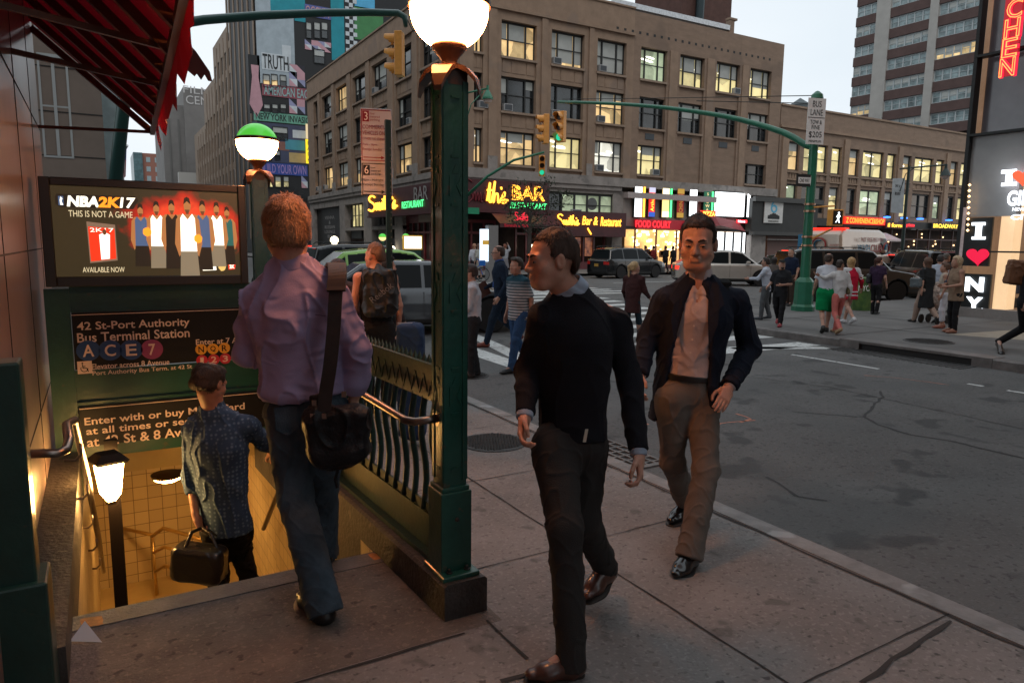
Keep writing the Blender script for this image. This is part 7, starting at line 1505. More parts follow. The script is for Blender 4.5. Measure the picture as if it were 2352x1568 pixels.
for sg in (-1, 1):
    g = G(); c = F3.J['pel'] - F3.f * .128 + F3.r * sg * .075 - F3.up * .03; g.poly([c + F3.r * x + F3.up * z - F3.f * y for x, z, y in ((-.05, .03, 0), (.05, .03, 0), (.05, -.07, .012), (0, -.10, .014), (-.05, -.07, .012))][::sg], -F3.f * .004); g.build('pocket', jean, t)
F3.shoes(t, mat('black trainer', (.012, .012, .013), .4), .005, sole=mat('gum sole', (.16, .12, .10), .6))
# messenger bag hanging at his right hip, strap over the shoulder
t = thing('messenger_bag', 'black messenger bag hanging behind the lilac shirt man on a wide strap', 'bag', P3(780, 1000, 3.12)); nyl = cloth('black nylon', (.010, .010, .012), rough=.45, bump=.3, bs=90)
S = Sdf(); c = P3(778, 990, 3.10); Mx = np.array([unit(rgt + A3((0, 0, .05))), cf, unit(A3((0, 0, 1)) - rgt * .05)]); S.box(c, (.135, .055, .115), Mx, rd=.045, k=.02); S.cone(P3(745, 1050, 3.1), P3(805, 1040, 3.1), .06, .055, k=.05); S.box(P3(725, 930, 3.08), (.03, .02, .05), Mx, rd=.015, k=.03)
put(S, 'bag', nyl, t, .007, fold=.018, ff=12)
def ribbon(path, w, th, side=None):
    g = G(); vs = []; P = [A3(p) for p in path]
    for i, p in enumerate(P):
        d = unit(P[min(i + 1, len(P) - 1)] - P[max(i - 1, 0)]); r_ = unit(side - d * (side @ d)); n_ = np.cross(d, r_); vs += [p - r_ * w / 2 - n_ * th, p + r_ * w / 2 - n_ * th, p + r_ * w / 2 + n_ * th, p - r_ * w / 2 + n_ * th]
    fs = [(i * 4 + j, i * 4 + (j + 1) % 4, i * 4 + 4 + (j + 1) % 4, i * 4 + 4 + j) for i in range(len(P) - 1) for j in range(4)] + [(0, 1, 2, 3), tuple(range(len(vs) - 4, len(vs)))]
    return g.add(vs, fs)
pth = smooth([P3(758, 640, 3.36), P3(764, 618, 3.28), P3(772, 611, 3.16), P3(774, 632, 3.04), P3(770, 690, 2.99), P3(766, 760, 2.99), P3(758, 840, 3.0), P3(748, 905, 3.03), P3(744, 960, 3.05)], 5)
ribbon(pth, .058, .0025, rgt).build('webbing', mat('brown black webbing', (.028, .018, .016), .7, var=.2, vs=20), t, smooth=False)
ribbon(smooth([P3(764, 618, 3.28), P3(772, 607, 3.16), P3(775, 628, 3.03), P3(772, 668, 2.985)], 5), .078, .008, rgt).build('shoulder_pad', MATS['brown black webbing'], t, smooth=False)
for (x, y) in ((722, 925), (745, 955), (790, 905), (718, 955)): g = G(); c = P3(x, y, 3.03); g.obox(c, rgt * .010, cf * .004, A3((0, 0, .012))); g.build('buckle', mat('buckle metal', (.35, .33, .3), .25, metal=1), t)
g = G(); g.tube([P3(778, 1070, 3.1), P3(770, 1100, 3.1), P3(775, 1120, 3.1)], .008, 5); g.build('loose_strap', nyl, t)
# ---- man going down the stairs in the patterned blue shirt
blue = bpy.data.materials.new('patterned blue cloth'); blue.use_nodes = True; n = blue.node_tree.nodes; l = blue.node_tree.links; b = n['Principled BSDF']; vo = n.new('ShaderNodeTexVoronoi'); vo.inputs['Scale'].default_value = 36; vo.inputs['Randomness'].default_value = .35; tcn = n.new('ShaderNodeTexCoord'); r = n.new('ShaderNodeValToRGB'); r.color_ramp.elements[0].position = .16; r.color_ramp.elements[1].position = .42; r.color_ramp.elements[0].color = (.11, .19, .30, 1); r.color_ramp.elements[1].color = (.022, .06, .13, 1)
l.new(tcn.outputs['Object'], vo.inputs['Vector']); l.new(vo.outputs['Distance'], r.inputs[0]); l.new(r.outputs[0], b.inputs['Base Color']); b.inputs['Roughness'].default_value = .85
J = dict(pel=P3(518, 1185, 4.75), neck=P3(490, 935, 4.62), head=P3(482, 880, 4.58), sh_l=P3(445, 980, 4.62), sh_r=P3(566, 975, 4.66), el_l=P3(438, 1090, 4.72), wr_l=P3(450, 1185, 4.66), hn_l=P3(462, 1215, 4.66), el_r=P3(608, 1015, 4.9), wr_r=P3(625, 1040, 5.1), hn_r=P3(630, 1050, 5.2),
         hip_l=P3(500, 1210, 4.76), hip_r=P3(545, 1210, 4.80), kn_l=P3(500, 1290, 4.9), an_l=P3(505, 1370, 5.1), toe_l=P3(500, 1380, 5.25), kn_r=P3(552, 1265, 4.95), an_r=P3(578, 1345, 5.1), toe_r=P3(575, 1352, 5.25))
J['palm_l'] = rgt; J['palm_r'] = A3((0, 0, -1)); J['curl_l'] = A3((1.0, 0, 0)); fw4 = unit(cf * .95 + rgt * .3); face = unit(cf * .9 + rgt * .35 + A3((0, 0, -.35)))
F4_ = Fig(J, fw4, face, sc=.98, girth=1.12, hs=1.13, chest=1.1)
t = person('balding man in a patterned blue shirt going down the subway stairs with a black bag', J['pel'] - A3((0, 0, .9)))
put(F4_.body(HB), 'body', skt, t, .006); F4_.hair(t, hairm('dark brown', (0, 0, 0)), .006, 'bald', n=1200, seed=6, vol=.006)
put(F4_.shirt(.026, .10, 1.45, .018, loose=.01), 'shirt', blue, t, .0075, fold=.014, ff=15, st=(1, 1, .6)); put(F4_.collar(.03, .066), 'shirt_collar', blue, t, .0045)
put(F4_.trousers(.016, 1.0, .02, .04), 'trousers', cloth('black trousers', (.010, .010, .012)), t, .008, fold=.014, ff=14); F4_.shoes(t, MATS['black trainer'], .006)
t = thing('leather_bag', 'bulky black shoulder bag carried low by the man on the stairs', 'bag', P3(455, 1290, 4.6)); S = Sdf(); Mx = np.array([unit(rgt - A3((0, 0, .12))), cf, unit(A3((0, 0, 1)) + rgt * .12)]); S.box(P3(458, 1292, 4.55), (.165, .09, .115), Mx, rd=.05, k=.02)
put(S, 'bag', mat('black bag leather', (.010, .010, .010), .32, var=.3, vs=10, bump=.2, bs=30, coat=.2), t, .008, fold=.006, ff=12); g = G(); g.tube([P3(425, 1260, 4.5), P3(440, 1222, 4.55), P3(462, 1212, 4.62), P3(485, 1225, 4.58), P3(500, 1262, 4.55)], .012, 8); g.build('handle', MATS['black bag leather'], t)
# ---------------------------------------------------------------- passers-by
def pose(loc, ang, H, stride=.5, lead='l', arms=None, lean=.03, turn=0, tilt=0, swing=1.0, wide=0.0):
    """standing / walking skeleton; ang = heading in degrees from +X; arms = {'l': (elbow xyz, wrist xyz)} in right, forward, up metres"""
    a = math.radians(ang); f = A3((math.cos(a), math.sin(a), 0)); r = A3((math.sin(a), -math.cos(a), 0)); u = A3((0, 0, 1)); k = H / 1.77; o = A3(loc)
    L = lambda x, y, z: o + (r * x + f * y + u * z) * k
    J = dict(pel=L(0, 0, .93), neck=L(0, lean, 1.455), head=L(0, lean + .03, 1.60))
    for s, n in ((-1, 'l'), (1, 'r')):
        fr = 1 if n == lead else -1; st = stride
        J['sh_' + n] = L(s * .165, lean, 1.385); J['hip_' + n] = L(s * .085, 0, .88)
        J['el_' + n] = L(s * .225, lean - fr * .10 * st * swing - .03, 1.11); J['wr_' + n] = L(s * .235, lean - fr * .26 * st * swing + .06, .88)
        if fr > 0: J['kn_' + n] = L(s * (.09 + wide), .20 * st + .03, .49); J['an_' + n] = L(s * (.08 + wide), .42 * st, .085)
        else: J['kn_' + n] = L(s * (.09 + wide), -.10 * st + .03, .49 + .0 * st); J['an_' + n] = L(s * (.08 + wide), -.55 * st, .085 + .16 * st)
        if fr > 0 or st < .15: J['toe_' + n] = J['an_' + n] + (f * .17 - u * .055) * k
        else: J['toe_' + n] = J['an_' + n] + (f * .125 - u * .13) * k if J['an_' + n][2] - o[2] > .12 else J['an_' + n] + (f * .15 - u * .07) * k
        if arms and n in arms: e, w = arms[n]; J['el_' + n] = L(*e); J['wr_' + n] = L(*w)
        J['hn_' + n] = J['wr_' + n] + unit(J['wr_' + n] - J['el_' + n]) * .08; J['palm_' + n] = -r * s
    b = a + math.radians(turn); face = A3((math.cos(b), math.sin(b), math.sin(math.radians(tilt))))
    return J, f, face, k
CR = {}
def colr(c, nm=None):
    key = 'p%02d%02d%02d' % tuple(int(x * 99) for x in c); return cloth(key, c, wr=.5, ws=6)
def walker(label, feet, head_y, ang, z=0.0, top=(.1, .1, .1), bot=(.05, .05, .06), sleeve=1.97, hem=.06, style='trousers', hair=('short', (.04, .025, .02)), skin='fair', shoe=(.02, .02, .02), girth=1.0, h=None, Hfix=None, ease=.018, group='people walking', tl=1.0, hn=0, det=None, loose=0., neckr=0., legease=.012, **pk):
    P = onz(feet[0], feet[1], z) if len(feet) == 2 else A3(feet); v = MC.T @ (P - CP); D = v[2]; hx = feet[0] if len(feet) == 2 else 1176 + FV * v[0] / D
    H = Hfix or (dep(hx, head_y, D)[2] - P[2]); J, f, face, k = pose(P, ang, H, **pk); F = Fig(J, f, face, sc=k, girth=girth, hs=1.04)
    h = h or max(.009, D * .0011); det = D < 17 if det is None else det; t = person(label, P, group)
    sk = skinmat(skin, SK[skin]); put(F.body(h, detail=det), 'body', sk, t, min(h, .013))
    if hair: F.hair(t, hairm('h%d' % int(sum(hair[1]) * 1000), hair[1]), min(h, .012), hair[0])
    put(F.shirt(ease, hem, sleeve, .010, loose=loose, neckr=neckr), 'top', colr(top), t, h, fold=.008, ff=16)
    if style in ('trousers', 'shorts', 'capri'): put(F.trousers(legease, {'trousers': 1.0, 'shorts': .92, 'capri': 1.75}[style] if tl == 1.0 else tl, .012, .05), 'shorts' if style == 'shorts' else 'trousers', colr(bot), t, h, fold=.007, ff=14)
    elif style == 'dress':
        S = Sdf(); e = J['pel'] - F.up * .42 * k; S.cone(J['pel'] + F.up * .12 * k, e, .135 * k, .20 * k, k=.03, flat=(F.f, .8), cutb=True); put(S, 'skirt', colr(bot), t, h, fold=.015, ff=18)
    F.shoes(t, mat('shoe %d' % int(sum(shoe) * 1000), shoe, .5), min(h, .012)); return F, t
def bagon(F, m, side=1, size=(.15, .06, .13), off=(.22, 0, -.02), label='', strap=True, h=.012):
    J = F.J; k = F.sc; c = J['pel'] + (F.r * off[0] * side + F.f * off[1] + F.up * off[2]) * k; t = thing('shoulder_bag', label, 'bag', c); S = Sdf(); S.box(c, A3(size) * k, np.array([F.f, F.r, F.up]), rd=.035, k=.02); put(S, 'bag', m, t, h, fold=.012)
    if strap:
        sh = J['sh_' + ('r' if side > 0 else 'l')] * .8 + J['neck'] * .2 + F.up * .05; g = G(); g.tube([c + F.f * size[0] * .7 * k + F.up * size[2] * .8, sh + F.f * .05 * k, sh - F.f * .05 * k, c - F.f * size[0] * .7 * k + F.up * size[2] * .8], .010, 6); g.build('strap', m, t)
    return t
BL = mat('black bag', (.012, .012, .013), .4, var=.2, vs=10); HD = A3(MC @ [0, 0, 1]); HA = math.degrees(math.atan2(HD[1], HD[0]))   # heading away from the camera
# right hand group on the far sidewalk
walker('man in a white polo shirt and bright green shorts hugged by a woman', (1893, 764), 577, HA - 12, top=(.55, .58, .64), bot=(.0, .22, .07), sleeve=.75, style='shorts', tl=.98, hair=('bald', (.05, .03, .02)), girth=1.12, stride=.45, lead='r', turn=-35, legease=.03, hem=.05, loose=.01)
F, t = walker('woman in a white top and coral pink trousers with her arm round a man', (1921, 766), 592, HA + 4, top=(.60, .60, .60), bot=(.60, .17, .15), hair=('crop', (.03, .02, .015)), skin='tan', shoe=(.42, .28, .16), stride=.5, lead='r', turn=-50, girth=.93, legease=.004, arms={'l': ((-.36, .03, 1.30), (-.50, .05, 1.36))}, hem=.07); bagon(F, mat('olive bag', (.17, .15, .08), .5), 1, (.1, .04, .1), (.2, 0, .1), 'small olive shoulder bag on the woman in the white top')
F, t = walker('blonde woman in an oversized red and white hockey jersey and white trainers', (1947, 744), 588, HA + 8, top=(.50, .012, .04), hair=('long', (.42, .26, .11)), style='none', sleeve=1.9, hem=.24, loose=.05, shoe=(.6, .6, .62), stride=.65, lead='r', arms={'r': ((.30, .0, 1.12), (.38, .10, .92))})
J = F.J; k = F.sc; S = Sdf(); S.cone(J['neck'] - F.up * .05, J['sh_l'], .075, .075, k=.03); S.cone(J['neck'] - F.up * .05, J['sh_r'], .075, .078, k=.03); S.cone(J['sh_r'], J['sh_r'] * .55 + J['el_r'] * .45, .072, .066, k=.03); S.cone(J['sh_l'], J['sh_l'] * .55 + J['el_l'] * .45, .072, .066, k=.03); put(S, 'white_yoke', colr((.6, .6, .62)), t, .012)
for dz in (.02, .11): S = Sdf(); c = J['pel'] - F.up * (.22 - dz) * k; S.cone(c, c + F.up * .035, (.128 + .05) * k + .023, (.128 + .048) * k + .022, k=.005, flat=(F.f, .77), cutb=True, cuta=True); put(S, 'white_stripe', colr((.6, .6, .62)), t, .012)
text('number', '3', J['el_r'] * .6 + J['sh_r'] * .4 - A3(HD) * .09, A3(MC @ [1, 0, 0]), XU, .07, .11, signw, t)
F, t = walker('woman in a dark purple tee with a big black shoulder bag looking right', (2008, 722), 586, HA - 50, top=(.035, .018, .045), bot=(.012, .012, .014), sleeve=.7, hair=('pony', (.06, .02, .012)), stride=.12, turn=-30, girth=.97, legease=.006); bagon(F, BL, -1, (.17, .07, .14), (.22, .05, .13), 'large black handbag on the woman in the purple tee')
walker('man in a light blue shirt and grey jeans pointing left beside a bearded man', (1756, 734), 588, HA + 60, top=(.48, .53, .62), bot=(.09, .10, .11), hair=('short', (.03, .02, .015)), skin='tan', shoe=(.04, .05, .06), stride=.2, arms={'l': ((-.22, .20, 1.15), (-.20, .44, 1.14))}, hem=.12)
F, t = walker('laughing bearded man in a black tee, cap and red shoes', (1788, 748), 592, HA + 150, top=(.022, .024, .028), bot=(.014, .015, .02), sleeve=.85, hair=('buzz', (.02, .015, .01)), skin='fair', shoe=(.30, .015, .03), stride=.62, lead='l', turn=25, hem=.14, loose=.02, arms={'l': ((-.24, .02, 1.10), (-.05, .22, 1.08)), 'r': ((.25, -.02, 1.12), (.30, .18, 1.02))})
S = Sdf(); L = F.L; S.ell(L(0, .052, -.075), A3((.052, .05, .042)) * F.hs, F.R, k=.01); S.ell(L(0, .13, -.045), A3((.024, .05, .02)), F.R, op='s', k=.01); put(S, 'beard', hairm('black', (.012, .01, .008)), t, .009)
S = Sdf(); S.ell(L(0, -.008, .055), A3((.088, .108, .075)) * F.hs, F.R, k=.01); S.box(L(0, 0, -.04), (.2, .2, .10), F.R, op='s', k=.005); S.cone(L(-.03, .10, .065), L(.03, .10, .065), .045, .045, k=.01, flat=(F.R[2], .2)); put(S, 'cap', colr((.02, .022, .02)), t, .01)
walker('stocky man in a navy tee and brown cargo trousers by the dark car', (1812, 702), 567, HA + 125, top=(.012, .02, .045), bot=(.065, .045, .035), sleeve=.8, hair=('buzz', (.05, .035, .03)), girth=1.18, stride=.05, turn=10, hem=.1, loose=.01)
F, t = walker('curly haired woman partly hidden behind the bearded man', (1772, 700), 588, HA - 20, top=(.12, .10, .09), bot=(.02, .02, .02), hair=('bob', (.03, .022, .02)), stride=.1)
F, t = walker('woman in a long black dress jacket carrying a grey handbag', (2122, 742), 588, HA + 15, top=(.018, .020, .022), bot=(.36, .26, .21), hair=('bob', (.10, .05, .03)), hem=.45, loose=.07, stride=.6, lead='l', style='trousers', sleeve=.9, legease=.03); bagon(F, mat('grey bag', (.10, .12, .13), .35), -1, (.17, .07, .12), (.26, .08, .15), 'grey handbag held by the woman in the black dress')
walker('woman in a pale blue top walking behind the black dress', (2148, 728), 582, HA - 30, top=(.36, .40, .48), bot=(.30, .25, .22), hair=('short', (.02, .015, .015)), sleeve=.8, stride=.4)
walker('grey haired man in a dark grey tee near the glass shop', (2160, 718), 578, HA - 60, top=(.04, .04, .045), bot=(.05, .05, .055), sleeve=.8, hair=('buzz', (.15, .13, .12)), girth=1.1, stride=.1, turn=-20)
F, t = walker('blonde woman in a sleeveless tan blouse and black leggings at the shop', (2187, 764), 584, HA + 95, top=(.26, .18, .125), bot=(.012, .013, .014), sleeve=0, hair=('bob', (.50, .36, .22)), skin='tan', shoe=(.25, .10, .06), stride=.04, loose=.03, hem=.18, legease=.004, arms={'l': ((-.22, .05, 1.10), (-.10, .30, 1.05)), 'r': ((.22, .05, 1.10), (.12, .30, 1.07))}, girth=1.05); bagon(F, mat('navy bag', (.02, .025, .05), .4), 1, (.12, .05, .1), (.24, -.02, .16), 'small navy bag on the blonde woman in the tan blouse')
walker('woman in white trousers standing close to the blonde woman', (2163, 754), 600, HA + 60, top=(.42, .36, .30), bot=(.55, .55, .60), sleeve=0, hair=('short', (.10, .05, .03)), skin='tan', shoe=(.25, .08, .05), stride=.04, style='capri')
# stroller
P = onz(2143, 742); t = thing('stroller', 'folding black pushchair with spotted cover beside the women at the shop', 'stroller', P); rr3 = A3(MC @ [1, 0, 0]); S = Sdf(); S.ell(P + A3((0, 0, .62)), (.2, .22, .32), k=.02); put(S, 'seat', mat('spotted cloth', (.35, .28, .24), .8, var=.6, vs=16), t, .02, fold=.02)
g = G(); g.tube([P + A3((-.2, -.2, .12)), P + A3((0, 0, .5)), P + A3((.15, .3, 1.0))], .012, 6); g.tube([P + A3((.15, .2, .12)), P + A3((0, 0, .5)), P + A3((-.1, -.3, .7))], .012, 6); g.build('frame', steelk, t)
for dx, dy in ((-.2, -.2), (.15, .2), (-.15, .2), (.2, -.2)): g = G(); g.lathe([(.05, -.015), (.1, -.015), (.1, .015), (.05, .015)], P + A3((dx, dy, .1)), 14, axis='y'); g.build('wheel', tar, t)
# striding walker at the right edge
J, f, face, k = pose(onz(2345, 815), HA - 95, 1.75, stride=1.0, lead='r', lean=.06); J['an_l'] = onz(2293, 800) + A3((0, 0, .12)); J['toe_l'] = onz(2300, 812, .01) ; J['kn_l'] = dep(2352, 752, 12.0)
F = Fig(J, f, face, sc=k); t = person('striding person in dark clothes cut off by the right edge', onz(2345, 815)); put(F.body(.012, detail=False), 'body', skf, t, .014); put(F.shirt(.02, .05, 1.97, .012), 'jacket', colr((.015, .015, .017)), t, .014); put(F.trousers(.014, 1.0, .015), 'trousers', colr((.012, .014, .016)), t, .014); F.shoes(t, BL, .011); F.hair(t, hairm('dark brown', (0, 0, 0)), .012, 'short'); bagon(F, mat('tan leather bag', (.17, .07, .03), .5), -1, (.15, .08, .2), (.1, -.2, .40), 'brown leather bag carried at the right edge')
# crosswalk
F, t = walker('blonde woman with a ponytail in a brown tunic crossing the road', (1450, 790), 596, HA - 28, z=-.15, top=(.055, .022, .022), bot=(.018, .035, .05), hair=('pony', (.50, .34, .17)), shoe=(.45, .25, .16), hem=.24, loose=.035, stride=.75, lead='r', turn=-40, girth=.9, legease=.004, arms={'r': ((.24, .06, 1.12), (.27, .28, .98))})
S = Sdf(); c = F.J['pel'] + F.up * .1; S.cone(c, c + F.up * .03, .122, .12, k=.005, flat=(F.f, .8), cutb=True, cuta=True); put(S, 'belt', BL, t, .01)
F, t = walker('man in a navy suit and glasses carrying a brown folder across the road', (1150, 795), 558, HA + 100, z=-.15, top=(.010, .022, .045), bot=(.008, .018, .035), hair=('bald', (.045, .025, .018)), shoe=(.16, .035, .02), stride=.62, lead='l', hem=.16, ease=.026, girth=1.05, arms={'l': ((-.25, -.05, 1.08), (-.24, .08, .86)), 'r': ((.22, .06, 1.08), (.22, .28, .98))})
S = Sdf(); J = F.J; S.cone(J['neck'] + F.f * .055 - F.up * .03, J['pel'] + F.f * .135 + F.up * .12, .042, .03, k=.01, flat=(F.f, .6)); put(S, 'shirt', colr((.05, .11, .33)), t, .01); put(F.collar(.03, .066), 'shirt_collar', colr((.05, .11, .33)), t, .008)
g = G(); [g.tube([F.L(s_ * .082, .0, .005), F.L(s_ * .06, .085, .008), F.L(s_ * .01, .108, .006), F.L(s_ * .055, .095, -.02), F.L(s_ * .06, .088, .005)], .0035, 5) for s_ in (-1, 1)]; g.build('glasses', tar, t)
c = J['wr_r'] + F.f * .06 - F.r * .02; t2 = thing('folder', 'dark brown folder held by the man in the navy suit', 'folder', c); g = G(); g.obox(c - A3((0, 0, .04)), unit(F.f + A3((0, 0, -.5))) * .17, F.r * .012, unit(A3((0, 0, 1)) + F.f * .5) * .13); g.build('cover', mat('brown folder', (.055, .018, .012), .5), t2, bevel=.004)
F, t = walker('man in a teal and white striped tee walking with his face hidden', (1190, 852), 585, HA + 130, z=-.15, top=(.02, .08, .12), bot=(.025, .07, .17), hair=('short', (.03, .02, .015)), skin='tan', shoe=(.015, .018, .022), sleeve=.85, hem=.12, loose=.03, girth=1.12, stride=.5, lead='l', arms={'r': ((.26, -.04, 1.1), (.27, .02, .86))})
m = colr((.02, .08, .12)); n = m.node_tree.nodes; l = m.node_tree.links; b = n['Principled BSDF']   # fading into white stripes
tcn = n.new('ShaderNodeTexCoord'); sp = n.new('ShaderNodeSeparateXYZ'); l.new(tcn.outputs['Object'], sp.inputs[0]); wv = n.new('ShaderNodeMath'); wv.operation = 'SINE'; mu = n.new('ShaderNodeMath'); mu.operation = 'MULTIPLY'; mu.inputs[1].default_value = 150; l.new(sp.outputs[2], mu.inputs[0]); l.new(mu.outputs[0], wv.inputs[0])
r = n.new('ShaderNodeValToRGB'); r.color_ramp.elements[0].color = (.12, .15, .17, 1); r.color_ramp.elements[1].color = (.55, .55, .58, 1); r.color_ramp.elements[0].position = .3; r.color_ramp.elements[1].position = .6; l.new(wv.outputs[0], r.inputs[0]); mr = n.new('ShaderNodeMapRange'); mr.inputs[1].default_value = 1.16; mr.inputs[2].default_value = 1.34; l.new(sp.outputs[2], mr.inputs[0]); mx_ = n.new('ShaderNodeMix'); mx_.data_type = 'RGBA'; l.new(mr.outputs[0], mx_.inputs[0]); l.new(r.outputs[0], mx_.inputs[6]); mx_.inputs[7].default_value = (.015, .06, .09, 1); l.new(mx_.outputs[2], b.inputs['Base Color'])
# behind the railing
P = dep(866, 780, 6.9); P[2] = 0
F, t = walker('short haired man in a black tank top wearing a black sports backpack', tuple(P), 548, HA + 18, top=(.012, .012, .014), bot=(.02, .02, .022), sleeve=0, hair=('crop', (.16, .085, .05)), skin='ruddy', Hfix=dep(852, 548, 6.9)[2], h=.008, girth=1.05, stride=.1, turn=38, det=True)
J = F.J; t2 = thing('backpack', 'black sports backpack with grey lettering on the man in the tank top', 'backpack', J['neck']); S = Sdf(); c = J['pel'] * .42 + J['neck'] * .58 - F.f * .19 + F.r * .015; S.box(c, (.155, .075, .225), np.array([F.r, F.f, F.up]), rd=.06, k=.03); S.cone(c + F.up * .16, c + F.up * .25 + F.f * .06, .05, .03, k=.06)
put(S, 'bag', mat('black pack cloth', (.013, .014, .015), .4, var=.3, vs=6, bump=.3, bs=40), t2, .008, fold=.02, ff=14)
for s_ in ('l', 'r'): S = Sdf(); q = J['sh_' + s_] * .55 + J['neck'] * .45; S.cone(q + F.up * .045 - F.f * .07, q + F.up * .05 + F.f * .03, .03, .03, k=.01, flat=(F.up, .35)); S.cone(q + F.up * .03 - F.f * .08, q - F.f * .12 - F.up * .14, .032, .03, k=.01, flat=(F.f, .35)); put(S, 'strap', MATS['black pack cloth'], t2, .007)
text('lettering', 'Reebok', c - F.f * .086 + F.up * .01, unit(F.r * .8 + F.up * .62), unit(F.up * .8 - F.r * .62), .25, .06, mat('dull grey print', (.16, .16, .16), .5), t2)
P = dep(885, 760, 8.4); P[2] = 0
walker('dark haired man with glasses just behind the tank top man', tuple(P), 585, HA - 40, top=(.03, .03, .035), bot=(.02, .02, .02), hair=('short', (.02, .015, .012)), Hfix=dep(896, 584, 8.4)[2], turn=-20, stride=.1)
P = dep(782, 780, 7.6); P[2] = 0
walker('brown haired child-height person seen over the lilac shoulder', tuple(P), 585, HA + 30, top=(.08, .05, .05), bot=(.02, .02, .02), hair=('bob', (.05, .025, .02)), Hfix=dep(782, 588, 7.6)[2], stride=.1)
P = dep(622, 780, 8.2); P[2] = 0
walker('dark haired man in a navy jacket half hidden behind the red haired man', tuple(P), 575, HA + 150, top=(.015, .02, .03), bot=(.02, .02, .02), hair=('short', (.02, .014, .01)), Hfix=dep(622, 572, 8.2)[2], stride=.1)
P = dep(1088, 800, 9.8); P[2] = -.15
F, t = walker('person hidden by the lamp post holding an iced drink cup', tuple(P), 640, HA + 95, z=-.15, top=(.5, .5, .55), bot=(.03, .03, .03), Hfix=1.6, stride=.1, arms={'l': ((-.2, .1, 1.08), (-.06, .36, 1.10)), 'r': ((.2, .1, 1.08), (.1, .30, 1.10))})
c = F.J['hn_l']; t2 = thing('drink_cup', 'clear iced drink cup with a green straw beside the lamp post', 'cup', c); g = G(); g.lathe([(.03, -.07), (.042, .07), (0, .08)], c, 14); g.build('cup', mat('iced cup', (.45, .40, .36), .2), t2); g = G(); g.tube([c, c + A3((.01, 0, .17))], .005, 6); g.build('straw', mat('straw green', (.02, .3, .1), .4), t2)
# across the street
for i, (lab, fx_, hy, fy, ang, top, bot, kw) in enumerate((
    ('woman in a grey dress using a phone outside the bar', 1101, 560, 640, 100, (.26, .24, .20), (.26, .24, .20), dict(style='dress', hair=('long', (.12, .06, .04)))),
    ('woman in a white top with a dark bag by the blue bike', 1089, 560, 638, 60, (.45, .45, .48), (.03, .03, .035), dict(hair=('long', (.3, .14, .08)))),
    ('woman in a loose grey coat raising her hand outside the bar', 1160, 560, 640, 80, (.36, .38, .42), (.2, .2, .22), dict(style='dress', hair=('short', (.2, .06, .03)), arms={'r': ((.28, .1, 1.45), (.2, .15, 1.7))})),
    ('person in a dark top by the kerb left of the black car', 1302, 582, 636, 60, (.10, .03, .04), (.03, .03, .04), dict(hair=('short', (.04, .02, .02)))),
    ('fair haired person in blue by the rear of the black car', 1318, 578, 636, 120, (.04, .07, .14), (.03, .04, .06), dict(hair=('long', (.4, .28, .2)))),
    ('person in a black top in front of the shuttered hall', 1872 - 58, 588, 632, 80, (.02, .02, .025), (.02, .02, .02), dict(hair=('short', (.02, .02, .02)))),
    ('person in a cream top walking under the cinema poster', 1908 - 75, 588, 632, 100, (.45, .36, .28), (.1, .1, .1), dict(hair=('long', (.4, .2, .1)))),
    ('person in a light grey top right of the delivery van', 2060, 596, 650, 100, (.35, .38, .44), (.05, .05, .05), dict(hair=('short', (.06, .04, .03)))),
    ('person in dark clothes far right of the delivery van', 2085, 596, 648, 60, (.04, .03, .035), (.05, .05, .05), dict(hair=('short', (.03, .02, .02)))),
    ('dark figure inside the left of the food court window', 1482, 578, 622, 90, (.03, .01, .01), (.02, .02, .02), dict()),
    ('figure in red near the food court counter', 1500, 574, 622, 90, (.18, .02, .02), (.02, .02, .02), dict()),
    ('dark figure in the middle of the food court window', 1528, 576, 622, 90, (.02, .02, .02), (.02, .02, .02), dict()),
    ('figure in a black jacket right of the food court middle', 1545, 578, 622, 90, (.015, .015, .02), (.02, .02, .02), dict()))):
    D = {0: 33.5, 1: 33.6, 2: 35.5, 3: 40, 4: 40, 5: 46, 6: 47, 7: 38, 8: 39, 9: 45, 10: 45.2, 11: 45, 12: 45.1}[i]; P = dep(fx_, fy, D); P[2] = 0
    walker(lab, tuple(P), hy, ang, top=top, bot=bot, Hfix=1.72, stride=.3 if i % 2 else .1, h=.026, det=False, skin=('fair', 'tan')[i % 2], **kw)
# blue suitcase behind the railing
P = dep(945, 880, 5.9); t = thing('suitcase', 'blue soft suitcase standing on the sidewalk behind the railing', 'suitcase', (P[0], P[1], 0)); S = Sdf(); S.box((P[0], P[1], dep(945, 742, 5.9)[2] / 2 + .04), (.11, .10, dep(945, 742, 5.9)[2] / 2 - .03), np.array([rgt, unit(cf), A3((0, 0, 1))]), rd=.05, k=.02); put(S, 'shell', cloth('suitcase blue', (.02, .05, .12), wr=.3), t, .01, fold=.01)
g = G(); c = A3((P[0], P[1], dep(945, 742, 5.9)[2] + .005)); g.obox(c - rgt * .05, rgt * .06, unit(cf) * .012, A3((0, 0, .006))); g.build('handle', mat('grey handle', (.3, .32, .35), .4), t)
